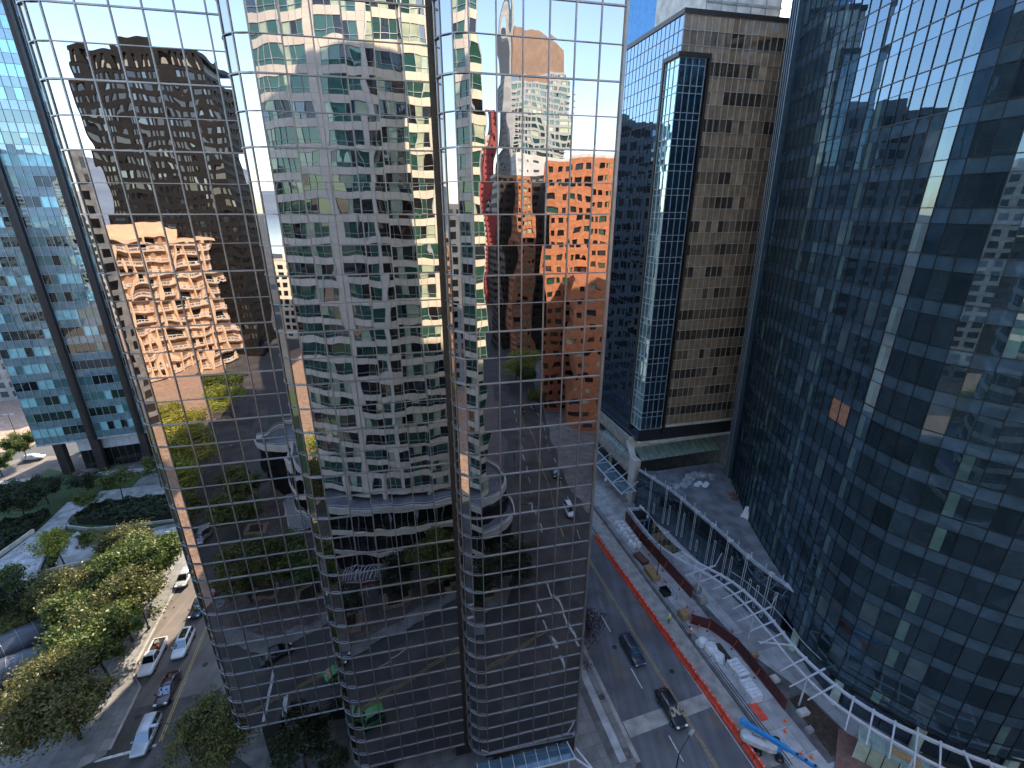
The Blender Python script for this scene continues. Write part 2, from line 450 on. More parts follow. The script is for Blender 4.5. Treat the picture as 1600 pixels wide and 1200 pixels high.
BOXF = [(0, 3, 2, 1), (4, 5, 6, 7), (0, 1, 5, 4), (1, 2, 6, 5), (2, 3, 7, 6), (3, 0, 4, 7)]
class MB:
    """gathers shapes given in the parent's own frame, then links them as one mesh object"""
    def __init__(self):
        self.v, self.f, self.m, self.mats = [], [], [], []
    def mi(self, mat):
        if mat not in self.mats: self.mats.append(mat)
        return self.mats.index(mat)
    def poly(self, pts, mat):
        b = len(self.v)
        self.v += [tuple(p) for p in pts]
        self.f.append(tuple(range(b, b + len(pts))))
        self.m.append(self.mi(mat))
        return self
    def hexa(self, p, mat):
        """8 corners: bottom 4 counter-clockwise, top 4"""
        b = len(self.v)
        self.v += [tuple(q) for q in p]
        for f in BOXF:
            self.f.append(tuple(b + i for i in f))
            self.m.append(self.mi(mat))
        return self
    def obox(self, o, u, v, w, mat):
        """box from corner o along full edge vectors u, v, w"""
        o, u, v, w = Vector(o), Vector(u), Vector(v), Vector(w)
        if u.cross(v).dot(w) < 0: u, v = v, u
        return self.hexa([o, o + u, o + u + v, o + v, o + w, o + u + w, o + u + v + w, o + v + w], mat)
    def cbox(self, c, s, mat, rz=0.0):
        c = Vector(c)
        R = Matrix.Rotation(rz, 3, 'Z')
        u, v, w = R @ Vector((s[0], 0, 0)), R @ Vector((0, s[1], 0)), Vector((0, 0, s[2]))
        return self.obox(c - (u + v + w) / 2, u, v, w, mat)
    def prism(self, pts, z0, z1, mat, cap=None, bottom=True):
        """pts: list of Vectors/tuples (x, y) in order; walls and caps"""
        n = len(pts)
        a = sum(pts[i][0] * pts[(i + 1) % n][1] - pts[(i + 1) % n][0] * pts[i][1] for i in range(n))
        if a < 0: pts = list(reversed(pts))
        b = len(self.v)
        self.v += [(p[0], p[1], z0) for p in pts] + [(p[0], p[1], z1) for p in pts]
        for i in range(n):
            j = (i + 1) % n
            self.f.append((b + i, b + j, b + n + j, b + n + i)); self.m.append(self.mi(mat))
        self.f.append(tuple(b + n + i for i in range(n))); self.m.append(self.mi(cap or mat))
        if bottom:
            self.f.append(tuple(b + i for i in reversed(range(n)))); self.m.append(self.mi(mat))
        return self
    def sheet(self, pts, mat):
        n = len(pts)
        a = sum(pts[i][0] * pts[(i + 1) % n][1] - pts[(i + 1) % n][0] * pts[i][1] for i in range(n))
        if a < 0: pts = list(reversed(pts))
        return self.poly(pts, mat)
    def bar(self, a, b, w, h, mat, up=UP):
        """straight bar from a to b, w across, h along up, centred"""
        a, b = Vector(a), Vector(b)
        d = b - a
        if d.length < 1e-6: return self
        s = d.cross(Vector(up))
        if s.length < 1e-6: s = Vector((1, 0, 0))
        s.normalize()
        t = s.cross(d).normalized()
        s *= w; t *= h
        return self.obox(a - s / 2 - t / 2, s, t, d, mat)
    def tube(self, pts, r, mat, seg=8, caps=True):
        pts = [Vector(p) for p in pts]
        rs = r if isinstance(r, (list, tuple)) else [r] * len(pts)
        b = len(self.v)
        prev = None
        for i, p in enumerate(pts):
            d = (pts[min(i + 1, len(pts) - 1)] - pts[max(i - 1, 0)]).normalized()
            s = prev if prev is not None else (d.cross(UP) if abs(d.z) < 0.95 else d.cross(Vector((1, 0, 0))))
            s = (s - d * s.dot(d)).normalized()
            prev = s
            t = d.cross(s)
            for k in range(seg):
                a = 2 * math.pi * k / seg
                self.v.append(tuple(p + (s * math.cos(a) + t * math.sin(a)) * rs[i]))
        mi = self.mi(mat)
        for i in range(len(pts) - 1):
            for k in range(seg):
                k2 = (k + 1) % seg
                self.f.append((b + i * seg + k, b + i * seg + k2, b + (i + 1) * seg + k2, b + (i + 1) * seg + k)); self.m.append(mi)
        if caps:
            self.f.append(tuple(b + k for k in reversed(range(seg)))); self.m.append(mi)
            e = b + (len(pts) - 1) * seg
            self.f.append(tuple(e + k for k in range(seg))); self.m.append(mi)
        return self
    def ribbon(self, pts, w, h, mat):
        """bar swept along a level polyline (mitred), w across, h high, centred on pts"""
        pts = [Vector(p) for p in pts]
        b = len(self.v)
        n = len(pts)
        for i, p in enumerate(pts):
            d0 = (pts[i] - pts[i - 1]) if i else (pts[1] - pts[0])
            d1 = (pts[i + 1] - pts[i]) if i < n - 1 else (pts[i] - pts[i - 1])
            d0.z = d1.z = 0
            d0.normalize(); d1.normalize()
            s0, s1 = Vector((d0.y, -d0.x, 0)), Vector((d1.y, -d1.x, 0))
            s = (s0 + s1)
            s = s / max(0.3, (1 + s0.dot(s1))) 
            for a, c in ((-1, -1), (1, -1), (1, 1), (-1, 1)):
                self.v.append(tuple(p + s * (w / 2 * a) + UP * (h / 2 * c)))
        mi = self.mi(mat)
        for i in range(n - 1):
            o, e = b + i * 4, b + i * 4 + 4
            for k in range(4):
                k2 = (k + 1) % 4
                self.f.append((o + k, e + k, e + k2, o + k2)); self.m.append(mi)
        self.f.append((b, b + 1, b + 2, b + 3)); self.m.append(mi)
        e = b + (n - 1) * 4
        self.f.append((e + 3, e + 2, e + 1, e)); self.m.append(mi)
        return self
    def disc(self, c, r, mat, seg=20, sx=1.0):
        c = Vector(c)
        return self.poly([c + Vector((math.cos(2 * math.pi * k / seg) * r * sx, math.sin(2 * math.pi * k / seg) * r, 0)) for k in range(seg)], mat)
    def mesh(self, name, base=None, smooth=False):
        me = bpy.data.meshes.new(name)
        vs = self.v
        if base is not None:
            vs = [(x - base[0], y - base[1], z - base[2]) for x, y, z in vs]
        me.from_pydata(vs, [], self.f)
        for k in self.mats: me.materials.append(MATS[k])
        me.polygons.foreach_set('material_index', self.m)
        if smooth: me.polygons.foreach_set('use_smooth', [True] * len(self.f))
        me.update()
        return me
    def build(self, name, parent=None, world=False, smooth=False, label=None, cat=None, group=None, kind=None):
        """world=True: the points are world points; they are moved into the frame of the (unrotated) top object"""
        base = None
        if world and parent is not None:
            top = parent
            base = Vector((0, 0, 0))
            while top is not None:
                base += top.location
                top = top.parent
        me = self.mesh(name, base, smooth)
        o = bpy.data.objects.new(name, me)
        if parent is not None: o.parent = parent
        COL.objects.link(o)
        return meta(o, label, cat, group, kind)

def link_mesh(name, me, parent, loc, rot=None, kind=None):
    o = bpy.data.objects.new(name, me)
    o.parent = parent
    o.location = loc
    if rot is not None: o.rotation_euler = rot
    COL.objects.link(o)
    if kind: o['kind'] = kind
    return o

def copy_tree(o, parent=None):
    c = o.copy()
    COL.objects.link(c)
    c.parent = parent
    for ch in list(o.children): copy_tree(ch, c)
    return c

F = 726.0; PC, PS = math.cos(RAD(20.4)), math.sin(RAD(20.4))
def project(P):
    y, z = P[1], P[2] - CAMZ
    d = PC * y - PS * z
    if d < 0.5: return None
    return 800 + F * P[0] / d, 600 - F * (PS * y + PC * z) / d, d
def mirrored(P):
    P = Vector(P)
    h = P.dot(NN)
    return P - NN * (2 * (h - 35.0))
def px_score(P, size, mirror=False):
    """how many pixels across a piece at P shows, 0 outside the frame"""
    q = project(mirrored(P) if mirror else P)
    if q is None or q[0] < -40 or q[0] > 1640 or q[1] < -40 or q[1] > 1240: return 0.0
    return F * size / q[2]

PANE_MESH = {}
def pane_mesh(w, h, mat, t=0.03):
    k = (round(w, 2), round(h, 2), mat)
    if k not in PANE_MESH:
        b = MB()
        b.cbox((0, t / 2, 0), (k[0], t, k[1]), mat)
        PANE_MESH[k] = b.mesh('glass_pane')
    return PANE_MESH[k]

def panes(root, lst, name='glass_pane', limit=300, jitter=0.0, rest='glass_panes', mirror=False, t=0.03):
    """lst: (lower-left corner, level direction, up vector, w, h, mat); outward side is dir x up. The largest in view
    become parts of their own, what is left is one joined part."""
    items = []
    for (P, U, V, w, h, mat) in lst:
        P = Vector(P)
        c = P + U * (w / 2) + V * (h / 2)
        nrm = U.cross(V)
        s = px_score(c, math.sqrt(w * h), mirror)
        vc = mirrored(c) if mirror else c
        if s: s *= (abs(nrm.dot((Vector((0, 0, CAMZ)) - c).normalized())) + 0.05) ** 0.5
        items.append((s, c, U, V, nrm, w, h, mat))
    items.sort(key=lambda q: -q[0])
    rb = MB()
    nrest = 0
    for i, (s, c, U, V, nrm, w, h, mat) in enumerate(items):
        Y = -nrm
        jx, jz = random.gauss(0, jitter), random.gauss(0, jitter)
        if i < limit and s > 0:
            M = Matrix(((U.x, Y.x, V.x), (U.y, Y.y, V.y), (U.z, Y.z, V.z)))
            if jitter: M = M @ Euler((jx, 0, jz)).to_matrix()
            link_mesh(name, pane_mesh(w, h, mat, t), root, c - root.location, M.to_euler())
        else:
            nrest += 1
            u, v = U * (w / 2), V * (h / 2)
            if jitter:
                u2 = u + nrm * (jz * w / 2); v2 = v + nrm * (jx * h / 2)
            else: u2, v2 = u, v
            a = Y * t
            rb.hexa([c - u2 - v2 + a, c - u2 - v2, c + u2 - v2, c + u2 - v2 + a, c - u2 + v2 + a, c - u2 + v2, c + u2 + v2, c + u2 + v2 + a], mat)
    if nrest: rb.build(rest, root, world=True, kind='stuff')

def arc(cx, cy, r, a0, a1, n):
    """points in (t, n) coordinates; angle measured from +t towards +n, degrees"""
    return [(cx + r * math.cos(RAD(a0 + (a1 - a0) * i / n)), cy + r * math.sin(RAD(a0 + (a1 - a0) * i / n))) for i in range(n + 1)]

# ================================================================== THE GROUND
def struct(b, name, **k):
    return b.build(name, None, kind='structure', **k)

struct(MB().sheet([XY(-9000, -650, -0.02), XY(9000, -650, -0.02), XY(9000, 9000, -0.02), XY(-9000, 9000, -0.02)], 'city_ground'), 'ground')
struct(MB().sheet([XY(-12000, -14000, -0.6), XY(12000, -14000, -0.6), XY(12000, -649.5, -0.6), XY(-12000, -649.5, -0.6)], 'sea_water'), 'sea')

# mountains beyond the water, seen only in the glass
def hills():
    b = MB()
    nx, ny = 60, 8
    rnd = random.Random(3)
    ph = [rnd.uniform(0, 6.28) for _ in range(8)]
    pts = {}
    for j in range(ny + 1):
        for i in range(nx + 1):
            x = -9000 + 18000 * i / nx
            y = -5600 - 3800 * j / ny
            e = j / ny
            hgt = (560 + 190 * math.sin(x / 1700 + ph[0]) + 120 * math.sin(x / 690 + ph[1] + e) + 70 * math.sin(x / 310 + ph[2] + 2 * e) + 40 * math.sin(x / 150 + ph[3])) * math.sin(min(1, e * 1.25) * math.pi / 2)
            pts[i, j] = (x, y, -1 + max(0, hgt + rnd.uniform(-25, 25) * e))
    for j in range(ny):
        for i in range(nx):
            b.poly([pts[i, j], pts[i, j + 1], pts[i + 1, j + 1], pts[i + 1, j]], 'hazy_hillside')
    struct(b, 'hills')
hills()

# right-hand street, running away between the mirrored tower and the curved tower
def cdpoly(pts, z): return [CD(c, d, z) for c, d in pts]
def tnpoly(pts, z): return [TN(t, n, z) for t, n in pts]
struct(MB().sheet(cdpoly([(23.8, 25), (39.4, 25), (39.4, 420), (23.8, 420)], 0.0), 'asphalt_blue'), 'road')
# left-hand street
struct(MB().sheet(cdpoly([(-38.3, 53), (-25.8, 53), (-25.8, 420), (-38.3, 420)], 0.0), 'asphalt_warm'), 'road')
# cross street with its junctions, slanting in front of the mirrored facade
struct(MB().sheet(tnpoly([(-140, 88), (-140, 74), (-36, 30.5), (12, 10.0), (17.5, -5), (18.5, -17), (24.5, -45), (30, -94), (60, -330), (76, -330), (45, -118), (38.0, -68), (34.0, -42), (31.5, -20), (33, -4), (60, -14), (140, -48), (140, -36), (62, -2), (39.5, 10), (38.3, 27.0), (22.5, 26.2), (18, 21), (-20, 36.3), (-24.5, 40.5), (-24.0, 53.5), (-36.6, 54.2), (-39.2, 46.5)], -0.004), 'asphalt_dark'), 'road')
struct(MB().sheet(tnpoly([(-36, 30.7), (-46, 34.5), (-50, -16), (-62, -84), (-84, -170), (-150, -420), (-138, -420), (-72, -160), (-49, -80), (-38, -30), (-36, 0)], -0.008), 'asphalt_dark'), 'road')

def slab(name, pts, z0, z1, mat):
    return struct(MB().prism(pts, z0, z1, mat), name)
# mirrored tower's block
slab('pavement', cdpoly([(-25.6, 50.5), (-22.5, 44), (-19, 41.0), (-4, 37.0), (17.5, 27.9), (20.5, 27.5), (23.3, 30), (23.3, 420), (-25.6, 420)], 0), -0.1, 0.13, 'sidewalk_slabs')
slab('kerb', cdpoly([(23.303, 30.0), (23.8, 30.0), (23.8, 420), (23.303, 420)], 0), -0.1, 0.15, 'concrete')
slab('path', cdpoly([(21.4, 30.5), (22.35, 30.5), (22.35, 62), (21.4, 62)], 0), 0.131, 0.14, 'sidewalk_light')
slab('planting_strip', cdpoly([(20.4, 30.2), (21.395, 30.5), (21.395, 62), (20.4, 62)], 0), 0.131, 0.138, 'dark_concrete')
# a dark tree pit cover and a manhole in the near pavement
slab('pavement', cdpoly([(22.4, 30.6), (23.2, 30.6), (23.2, 31.8), (22.4, 31.8)], 0), 0.131, 0.141, 'plaza_dark')
b = MB(); b.disc(CD(22.85, 38.2, 0.139), 0.42, 'black_metal'); b.disc(CD(22.85, 38.2, 0.143), 0.36, 'dark_granite', 16); b.build('manhole_cover', None, label='round dark manhole cover in the pavement right of the mirrored tower', cat='manhole cover')
# construction strip and pavement on the far side of the right street
slab('pavement', cdpoly([(39.9, 22), (60, 22), (60, 75), (49, 75), (49, 420), (39.9, 420)], 0), -0.1, 0.12, 'sidewalk_light')
slab('kerb', cdpoly([(39.4, 22), (39.897, 22), (39.897, 420), (39.4, 420)], 0), -0.1, 0.14, 'dark_concrete')
struct(MB().sheet(cdpoly([(36.7, 25.5), (39.35, 25.5), (39.35, 90), (36.7, 90)], 0.004), 'concrete'), 'road_shoulder')
struct(MB().sheet(cdpoly([(44.6, 24), (50.0, 24), (49.3, 31), (46.5, 38), (45.5, 50), (45.3, 62), (44.6, 70)], 0.124), 'dark_concrete'), 'path')
# lighter concrete band across the street
struct(MB().sheet(cdpoly([(24.0, 32.7), (36.1, 33.3), (36.1, 35.1), (24.0, 34.7)], 0.004), 'concrete'), 'road_patch')
# excavated corner under the canopy
slab('soil_bed', cdpoly([(45.6, 24.5), (49.6, 24.5), (49.0, 31.5), (46.4, 31.5)], 0), 0.121, 0.16, 'soil')

# markings
mk = MB()
mk.sheet(cdpoly([(31.84, 27), (31.94, 27), (31.94, 420), (31.84, 420)], 0.008), 'yellow_paint')
mk.sheet(cdpoly([(32.1, 27), (32.2, 27), (32.2, 420), (32.1, 420)], 0.008), 'yellow_paint')
mk.sheet(cdpoly([(36.0, 25.5), (36.1, 25.5), (36.1, 120), (36.0, 120)], 0.008), 'white_paint')
mk.build('lane_marking', None, kind='structure')
mk = MB()
for d0 in (28.7, 37.9, 47.2, 56.4, 65.6, 75, 84, 93):
    mk.sheet(cdpoly([(28.58, d0), (28.72, d0), (28.72, d0 + 3.0), (28.58, d0 + 3.0)], 0.008), 'white_paint')
mk.build('lane_marking', None, kind='structure')
mk = MB()
mk.sheet(cdpoly([(-31.1, 47.5), (-30.98, 47.5), (-30.98, 420), (-31.1, 420)], 0.008), 'yellow_paint')
mk.sheet(cdpoly([(-30.86, 47.5), (-30.74, 47.5), (-30.74, 420), (-30.86, 420)], 0.008), 'yellow_paint')
mk.sheet(cdpoly([(-37.4, 46.9), (-31.2, 47.0), (-31.2, 47.35), (-37.4, 47.25)], 0.0), 'white_paint')
mk.build('lane_marking', None, kind='structure')
# cross street markings (mostly met in the mirror)
mk = MB()
def tline(p, q, w, z, mat):
    p, q = Vector((p[0], p[1], 0)), Vector((q[0], q[1], 0))
    s = (q - p).normalized(); s = Vector((-s.y, s.x, 0)) * w / 2
    mk.sheet([TN(*(p - s).to_2d(), z), TN(*(q - s).to_2d(), z), TN(*(q + s).to_2d(), z), TN(*(p + s).to_2d(), z)], mat)
tline((-24, 31.6), (17.4, 13.6), 0.1, 0.004, 'yellow_paint')
tline((-23.9, 31.9), (17.5, 13.9), 0.1, 0.004, 'yellow_paint')
tline((20.1, 4.6), (20.9, 17.6), 0.3, 0.004, 'white_paint')
for k in range(4): tline((17.0 + k * 0.2, 8.4 + k * 3.4), (17.1 + k * 0.2, 10.6 + k * 3.4), 0.3, 0.004, 'white_paint')
tline((-22.1, 25.2), (-21.6, 33.2), 0.35, 0.004, 'white_paint')
tline((-19.5, 30.0), (-19.0, 35.2), 0.5, 0.004, 'white_paint')
tline((-8, 20.2), (-3.8, 18.3), 0.15, 0.004, 'white_paint')
for k in range(12):
    tt = 22.5 + k * 0.75; nn = -9 - k * 5.6
    tline((tt, nn), (tt + 0.35, nn - 2.6), 0.16, 0.004, 'white_paint')
    tline((tt + 7.0, nn + 3), (tt + 7.35, nn + 0.4), 0.16, 0.004, 'white_paint')
tline((26, -6), (35.6, -78), 0.15, 0.004, 'yellow_paint')
mk.build('lane_marking', None, kind='structure')

# plaza west of the left street
slab('pavement', cdpoly([(-60, 44), (-38.9, 46.5), (-36.4, 47.5), (-36.4, 56), (-38.6, 59), (-38.6, 118), (-60, 118)], 0), -0.1, 0.12, 'sidewalk_slabs')
slab('kerb', cdpoly([(-36.397, 48), (-36.1, 48), (-36.1, 56), (-38.3, 59), (-38.3, 118), (-38.597, 118), (-38.597, 59.1), (-36.397, 56.1)], 0), -0.1, 0.14, 'concrete')
slab('lawn', cdpoly([(-140, 30), (-60.003, 30), (-60.003, 118), (-75, 122), (-84, 128), (-84, 112), (-140, 100)], 0), -0.1, 0.1, 'grass')
slab('path', cdpoly([(-73.5, 84), (-61.5, 84), (-66.2, 99.5), (-66.3, 109), (-70.8, 109.5), (-70.8, 99)], 0), 0.121, 0.16, 'plaza_slabs')
slab('path', cdpoly([(-66.0, 106), (-44, 103.5), (-44, 112.0), (-66.1, 112.5)], 0), 0.161, 0.2, 'plaza_slabs')
slab('path', cdpoly([(-61.4, 85.5), (-43, 89.5), (-43, 93.8), (-57.5, 91.2), (-63.0, 97.0), (-64.4, 92.2)], 0), 0.125, 0.165, 'plaza_slabs')
slab('lawn', cdpoly([(-57, 92.8), (-44.2, 95.2), (-44.2, 102.8), (-64.2, 104.5), (-65.2, 100)], 0), 0.125, 0.3, 'grass')
slab('soil_bed', cdpoly([(-61, 100), (-44.1, 97.5), (-44.1, 102.9), (-64.1, 104.6)], 0), 0.301, 0.42, 'soil')
slab('soil_bed', cdpoly([(-51.5, 106.5), (-48.2, 106.0), (-48.0, 109), (-51.4, 109.4)], 0), 0.201, 0.5, 'brown_brick_pier')
slab('pavement', cdpoly([(-58, 50), (-52, 50), (-52, 62), (-58, 62)], 0), 0.121, 0.15, 'plaza_dark')
slab('path', cdpoly([(-51, 44.5), (-46.6, 45), (-46, 60), (-50, 60)], 0), 0.125, 0.145, 'sidewalk_slabs')
# curved low wall edging the bed
def lowwall(name, pts, h, w, mat, label, cat='wall'):
    b = MB()
    b.ribbon([CD(c, d, 0.12 + h / 2) for c, d in pts], w, h, mat)
    b.build(name, None, label=label, cat=cat)
lowwall('garden_wall', [(-66.6, 103), (-66.4, 100.3), (-65.2, 98.6), (-63, 97.6), (-60.8, 96.6), (-58.6, 96.2), (-52, 95.6), (-44.5, 95.2)], 0.7, 0.35, 'concrete', 'low concrete wall curving round the shrub bed in front of the teal tower')
lowwall('garden_wall', [(-71.2, 99), (-74.5, 84)], 0.8, 0.35, 'light_concrete', 'low pale wall along the left edge of the sloping plaza path')
lowwall('garden_wall', [(-66.9, 98.4), (-62.6, 84.6)], 0.8, 0.3, 'dark_granite', 'low dark granite wall along the right edge of the sloping plaza path')
lowwall('garden_wall', [(-61.9, 85.2), (-52, 86.9), (-42.5, 89.3)], 0.5, 0.3, 'light_concrete', 'low pale wall between the pavement and the plaza walk, right of the maple')
# steps down to the plaza's lower corner
b = MB()
for k in range(5): b.obox(CD(-73.2, 83.0 - k * 0.5, 0.13), CC * 10.5, DD * 0.48, UP * (0.5 - k * 0.1), 'light_concrete')
b.build('plaza_steps', None, label='flight of pale sunlit steps at the low end of the plaza path', cat='steps')
# street and pavement beyond the teal tower, far left
struct(MB().sheet(cdpoly([(-300, 147), (-300, 129), (-39, 121), (-39, 133)], 0.0), 'asphalt_warm'), 'road')
slab('pavement', cdpoly([(-300, 240), (-300, 150), (-96, 141), (-96, 240)], 0), -0.1, 0.12, 'warm_pavers')
struct(MB().sheet(cdpoly([(-160, 128.5), (-40, 120.8), (-40, 119.0), (-160, 126.5)], 0.004), 'concrete'), 'path')

# ================================================================== THE MIRRORED TOWER
ZR = lambda k: 59.8 + 2 * k
def mirror_tower():
    root = empty('glass_tower', TN(-3, 45, 0), 'stepped tower of bronze mirror glass in a silver grid with rounded corners, reflecting other buildings', 'tower')
    R0 = root.location
    ktop = 24
    kl = 9          # left section cut low out of frame, so sun reaches the courtyard trees
    R1, R2, R3 = 1.9, 1.9, 1.8
    left_m = [-20.0, -18.2, -16.4, -14.6, -12.8, -11.0, -9.68]
    mid_m = [-7.75, -6.0, -4.25, -2.5, -0.75, 1.0, 2.55]
    right_m = [4.75, 6.4, 8.05, 9.7, 11.35, 13.0, 14.6]
    z_top = ZR(ktop)
    zb = {'L': ZR(-26), 'M': ZR(-28), 'R': ZR(-27)}
    lst = []
    def flat(ms, n, key, k0):
        for k in range(k0, kl if key == 'L' else ktop):
            for a, b_ in zip(ms[:-1], ms[1:]):
                lst.append((TN(a + 0.03, n, ZR(k) + 0.03), TT, UP, b_ - a - 0.06, 1.94, 'bronze_mirror_glass'))
    flat(left_m, 39.4, 'L', -26)
    flat(mid_m, 35.2, 'M', -28)
    flat(right_m, 32.4, 'R', -27)
    # side face along the right street
    side = [32.4 + 3.3 * i for i in range(22)]
    for k in range(-27, ktop):
        for a, b_ in zip(side[:-1], side[1:]):
            lst.append((TN(14.6, a + 0.03, ZR(k) + 0.03), NN, UP, b_ - a - 0.06, 1.94, 'bronze_mirror_glass'))
    for k in range(kl, ktop):
        for i in range(19):
            lst.append((TN(-9.65, 42.6 + 3.3 * i, ZR(k) + 0.03), -NN, UP, 3.24, 1.94, 'bronze_mirror_glass'))
    for k in range(-26, kl):
        for a, b_ in zip([41.3 + 3.3 * i for i in range(19)], [44.6 + 3.3 * i for i in range(19)]):
            lst.append((TN(-21.9, b_ - 0.03, ZR(k) + 0.03), -NN, UP, 3.24, 1.94, 'bronze_mirror_glass'))
    for k in range(-28, ktop):   # returns of the steps
        lst.append((TN(-9.65, 39.3, ZR(k) + 0.03), -NN, UP, 2.2, 1.94, 'bronze_mirror_glass'))
        if k > -28: lst.append((TN(2.95, 35.1, ZR(k) + 0.03), -NN, UP, 0.9, 1.94, 'bronze_mirror_glass'))
    panes(root, lst, 'glass_pane', 240, jitter=0.0028)
    # rounded corners: curved panes, one mesh for each 30 degree segment, shared by all rows
    def rounded(cx, cy, r, k0, k1=ktop):
        for s in range(3):
            a0, a1 = 270 - 30 * s - 0.8, 270 - 30 * (s + 1) + 0.8
            p = arc(cx, cy, r - 0.02, a0, a1, 1)
            b = MB()
            n = len(p)
            for q in p: b.v.append(tuple(TN(q[0], q[1], 0.03)))
            for q in p: b.v.append(tuple(TN(q[0], q[1], 1.97)))
            mi = b.mi('bronze_mirror_glass_curved')
            for i in range(n - 1):
                b.f.append((i + 1, i, n + i, n + i + 1)); b.m.append(mi)
            me = b.mesh('corner_glass_pane', TN(cx, cy, 0))
            for k in range(k0, k1):
                link_mesh('corner_glass_pane', me, root, TN(cx, cy, ZR(k)) - R0, (random.gauss(0, .002), random.gauss(0, .002), random.gauss(0, .004)))
    rounded(-20.0, 41.3, R1, -26, kl)
    rounded(-7.75, 37.1, R2, -28)
    rounded(4.75, 34.2, R3, -27)
    # mullions
    def mull(t, n, z0, w=0.075, d=0.12, mat='steel_mullion', name='mullion', z_top=z_top):
        b = MB()
        b.obox(TN(t - w / 2, n - d + 0.03, z0), TT * w, NN * d, UP * (z_top - z0), mat)
        b.build(name, root, world=True)
    for t in left_m[:-1]: mull(t, 39.4, zb['L'], z_top=ZR(kl))
    for t in mid_m[:-1]: mull(t, 35.2, zb['M'])
    for t in right_m[:-1]: mull(t, 32.4, zb['R'])
    mull(14.62, 32.4, zb['R'], 0.2, 0.2)
    for n in side[1:]:
        b = MB(); b.obox(TN(14.57, n - 0.04, zb['R']), TT * 0.12, NN * 0.07, UP * (z_top - zb['R']), 'steel_mullion'); b.build('mullion', root, world=True)
    for cx, cy, r, z0 in ((-20.0, 41.3, R1, zb['L']), (-7.75, 37.1, R2, zb['M']), (4.75, 34.2, R3, zb['R'])):
        for s in (1, 2, 3):
            a = RAD(270 - 30 * s)
            p = TN(cx + (r + 0.03) * math.cos(a), cy + (r + 0.03) * math.sin(a), z0)
            b = MB(); b.tube([p, p + UP * ((ZR(kl) if cx < -15 else z_top) - z0)], 0.05, 'steel_mullion', 6); b.build('mullion', root, world=True)
    # transoms, one for each row and section; every second one is the stouter floor line
    secs = [([(p[0], p[1]) for p in [(-21.93, 104)] + list(reversed(arc(-20, 41.3, R1 + 0.03, 270, 180, 8)))][0:1] + [(q[0], q[1]) for q in arc(-20, 41.3, R1 + 0.03, 180, 270, 8)] + [(-9.68, 39.37)], -26),
            ([(-9.68, 39.3)] + arc(-7.75, 37.1, R2 + 0.03, 180, 270, 8) + [(2.55, 35.17)], -28),
            ([(2.92, 35.1)] + arc(4.75, 34.2, R3 + 0.03, 180, 270, 8) + [(14.63, 32.37), (14.63, 104)], -27)]
    for pts, k0 in secs:
        for k in range(k0, (kl if k0 == -26 else ktop) + 1):
            fat = (k % 2 == 0)
            b = MB()
            b.ribbon([TN(t, n, ZR(k)) for t, n in pts], 0.12 if fat else 0.09, 0.09 if fat else 0.05, 'steel_mullion')
            b.build('transom', root, world=True)
    # dark piers in the re-entrant corners
    b = MB(); b.obox(TN(2.56, 34.98, zb['M']), TT * 0.5, NN * 0.3, UP * (z_top - zb['M']), 'bronze_frame'); b.build('corner_pier', root, world=True)
    b = MB(); b.obox(TN(-9.66, 39.2, zb['L']), TT * 0.14, NN * 0.3, UP * (ZR(kl) - zb['L']), 'bronze_frame'); b.build('corner_pier', root, world=True)
    # the dark body behind the glass, with soffit, and the recessed ground floors
    def body(pts, z0, z1, mat, name):
        b = MB(); b.prism([TN(t, n) for t, n in pts], z0, z1, mat); b.build(name, root, world=True)
    ins = 0.12
    body(arc(-20, 41.3, R1 - ins, 180, 270, 8) + [(-9.5, 39.4 + ins), (-9.5, 84), (-21.9 + ins, 104)], zb['L'] + 0.02, ZR(kl) + 0.4, 'core_dark', 'tower_body')  # depth stretched back out of sight so it shades the left-hand street
    body([(-9.497, 104), (-9.497, 39.0)] + arc(-7.75, 37.1, R2 - ins, 190, 270, 8) + [(3.1, 35.2 + ins), (3.1, 104)], zb['M'] + 0.02, z_top + 0.4, 'core_dark', 'tower_body')
    body([(3.103, 104)] + arc(4.75, 34.2, R3 - ins, 190, 270, 8) + [(14.6 - ins, 32.4 + ins), (14.6 - ins, 104)], zb['R'] + 0.02, z_top + 0.4, 'core_dark', 'tower_body')
    body([(-17.5, 44.5), (-9, 43.5), (-6, 40.5), (2, 40), (5, 38.5), (13, 37.5), (13, 54), (-17.5, 54)], 0.13, 3.9, 'black_soffit', 'lobby_wall')
    body([(-17.4, 44.6), (-9.1, 43.6), (-9.1, 54), (-17.4, 54)], 3.9, 7.9, 'black_soffit', 'lobby_wall')
    # stout pillars under the overhang
    for t, n, zt in ((-19.6, 40.9, zb['L']), (-10.6, 40.2, zb['L']), (-7.2, 36.6, zb['M']), (1.6, 36.4, zb['M']), (5.6, 33.6, zb['R']), (13.4, 33.6, zb['R'])):
        b = MB(); b.obox(TN(t, n, 0.12), TT * 1.7, NN * 1.5, UP * (zt - 0.12), 'dark_granite'); b.build('pillar', root, world=True)
    # white fascia strip under the right section
    b = MB(); b.ribbon([TN(3.3, 34.4, 4.9), TN(4.4, 33.0, 4.9), TN(14.5, 32.7, 4.9), TN(14.5, 50, 4.9)], 0.2, 0.25, 'steel_mullion'); b.build('fascia', root, world=True)
    b = MB(); b.prism([TN(4.6, 33.2), TN(14.3, 33.0), TN(14.3, 50), TN(4.6, 50)], 3.9, 5.75, 'black_soffit'); b.build('soffit', root, world=True)
    # parapet
    b = MB(); b.ribbon([TN(-21.6, 104, ZR(kl) + 0.3)] + [TN(t, n, ZR(kl) + 0.3) for t, n in arc(-20, 41.3, R1, 180, 270, 6)] + [TN(-9.8, 39.5, ZR(kl) + 0.3)], 0.35, 0.7, 'steel_mullion')
    b.build('parapet', root, world=True)
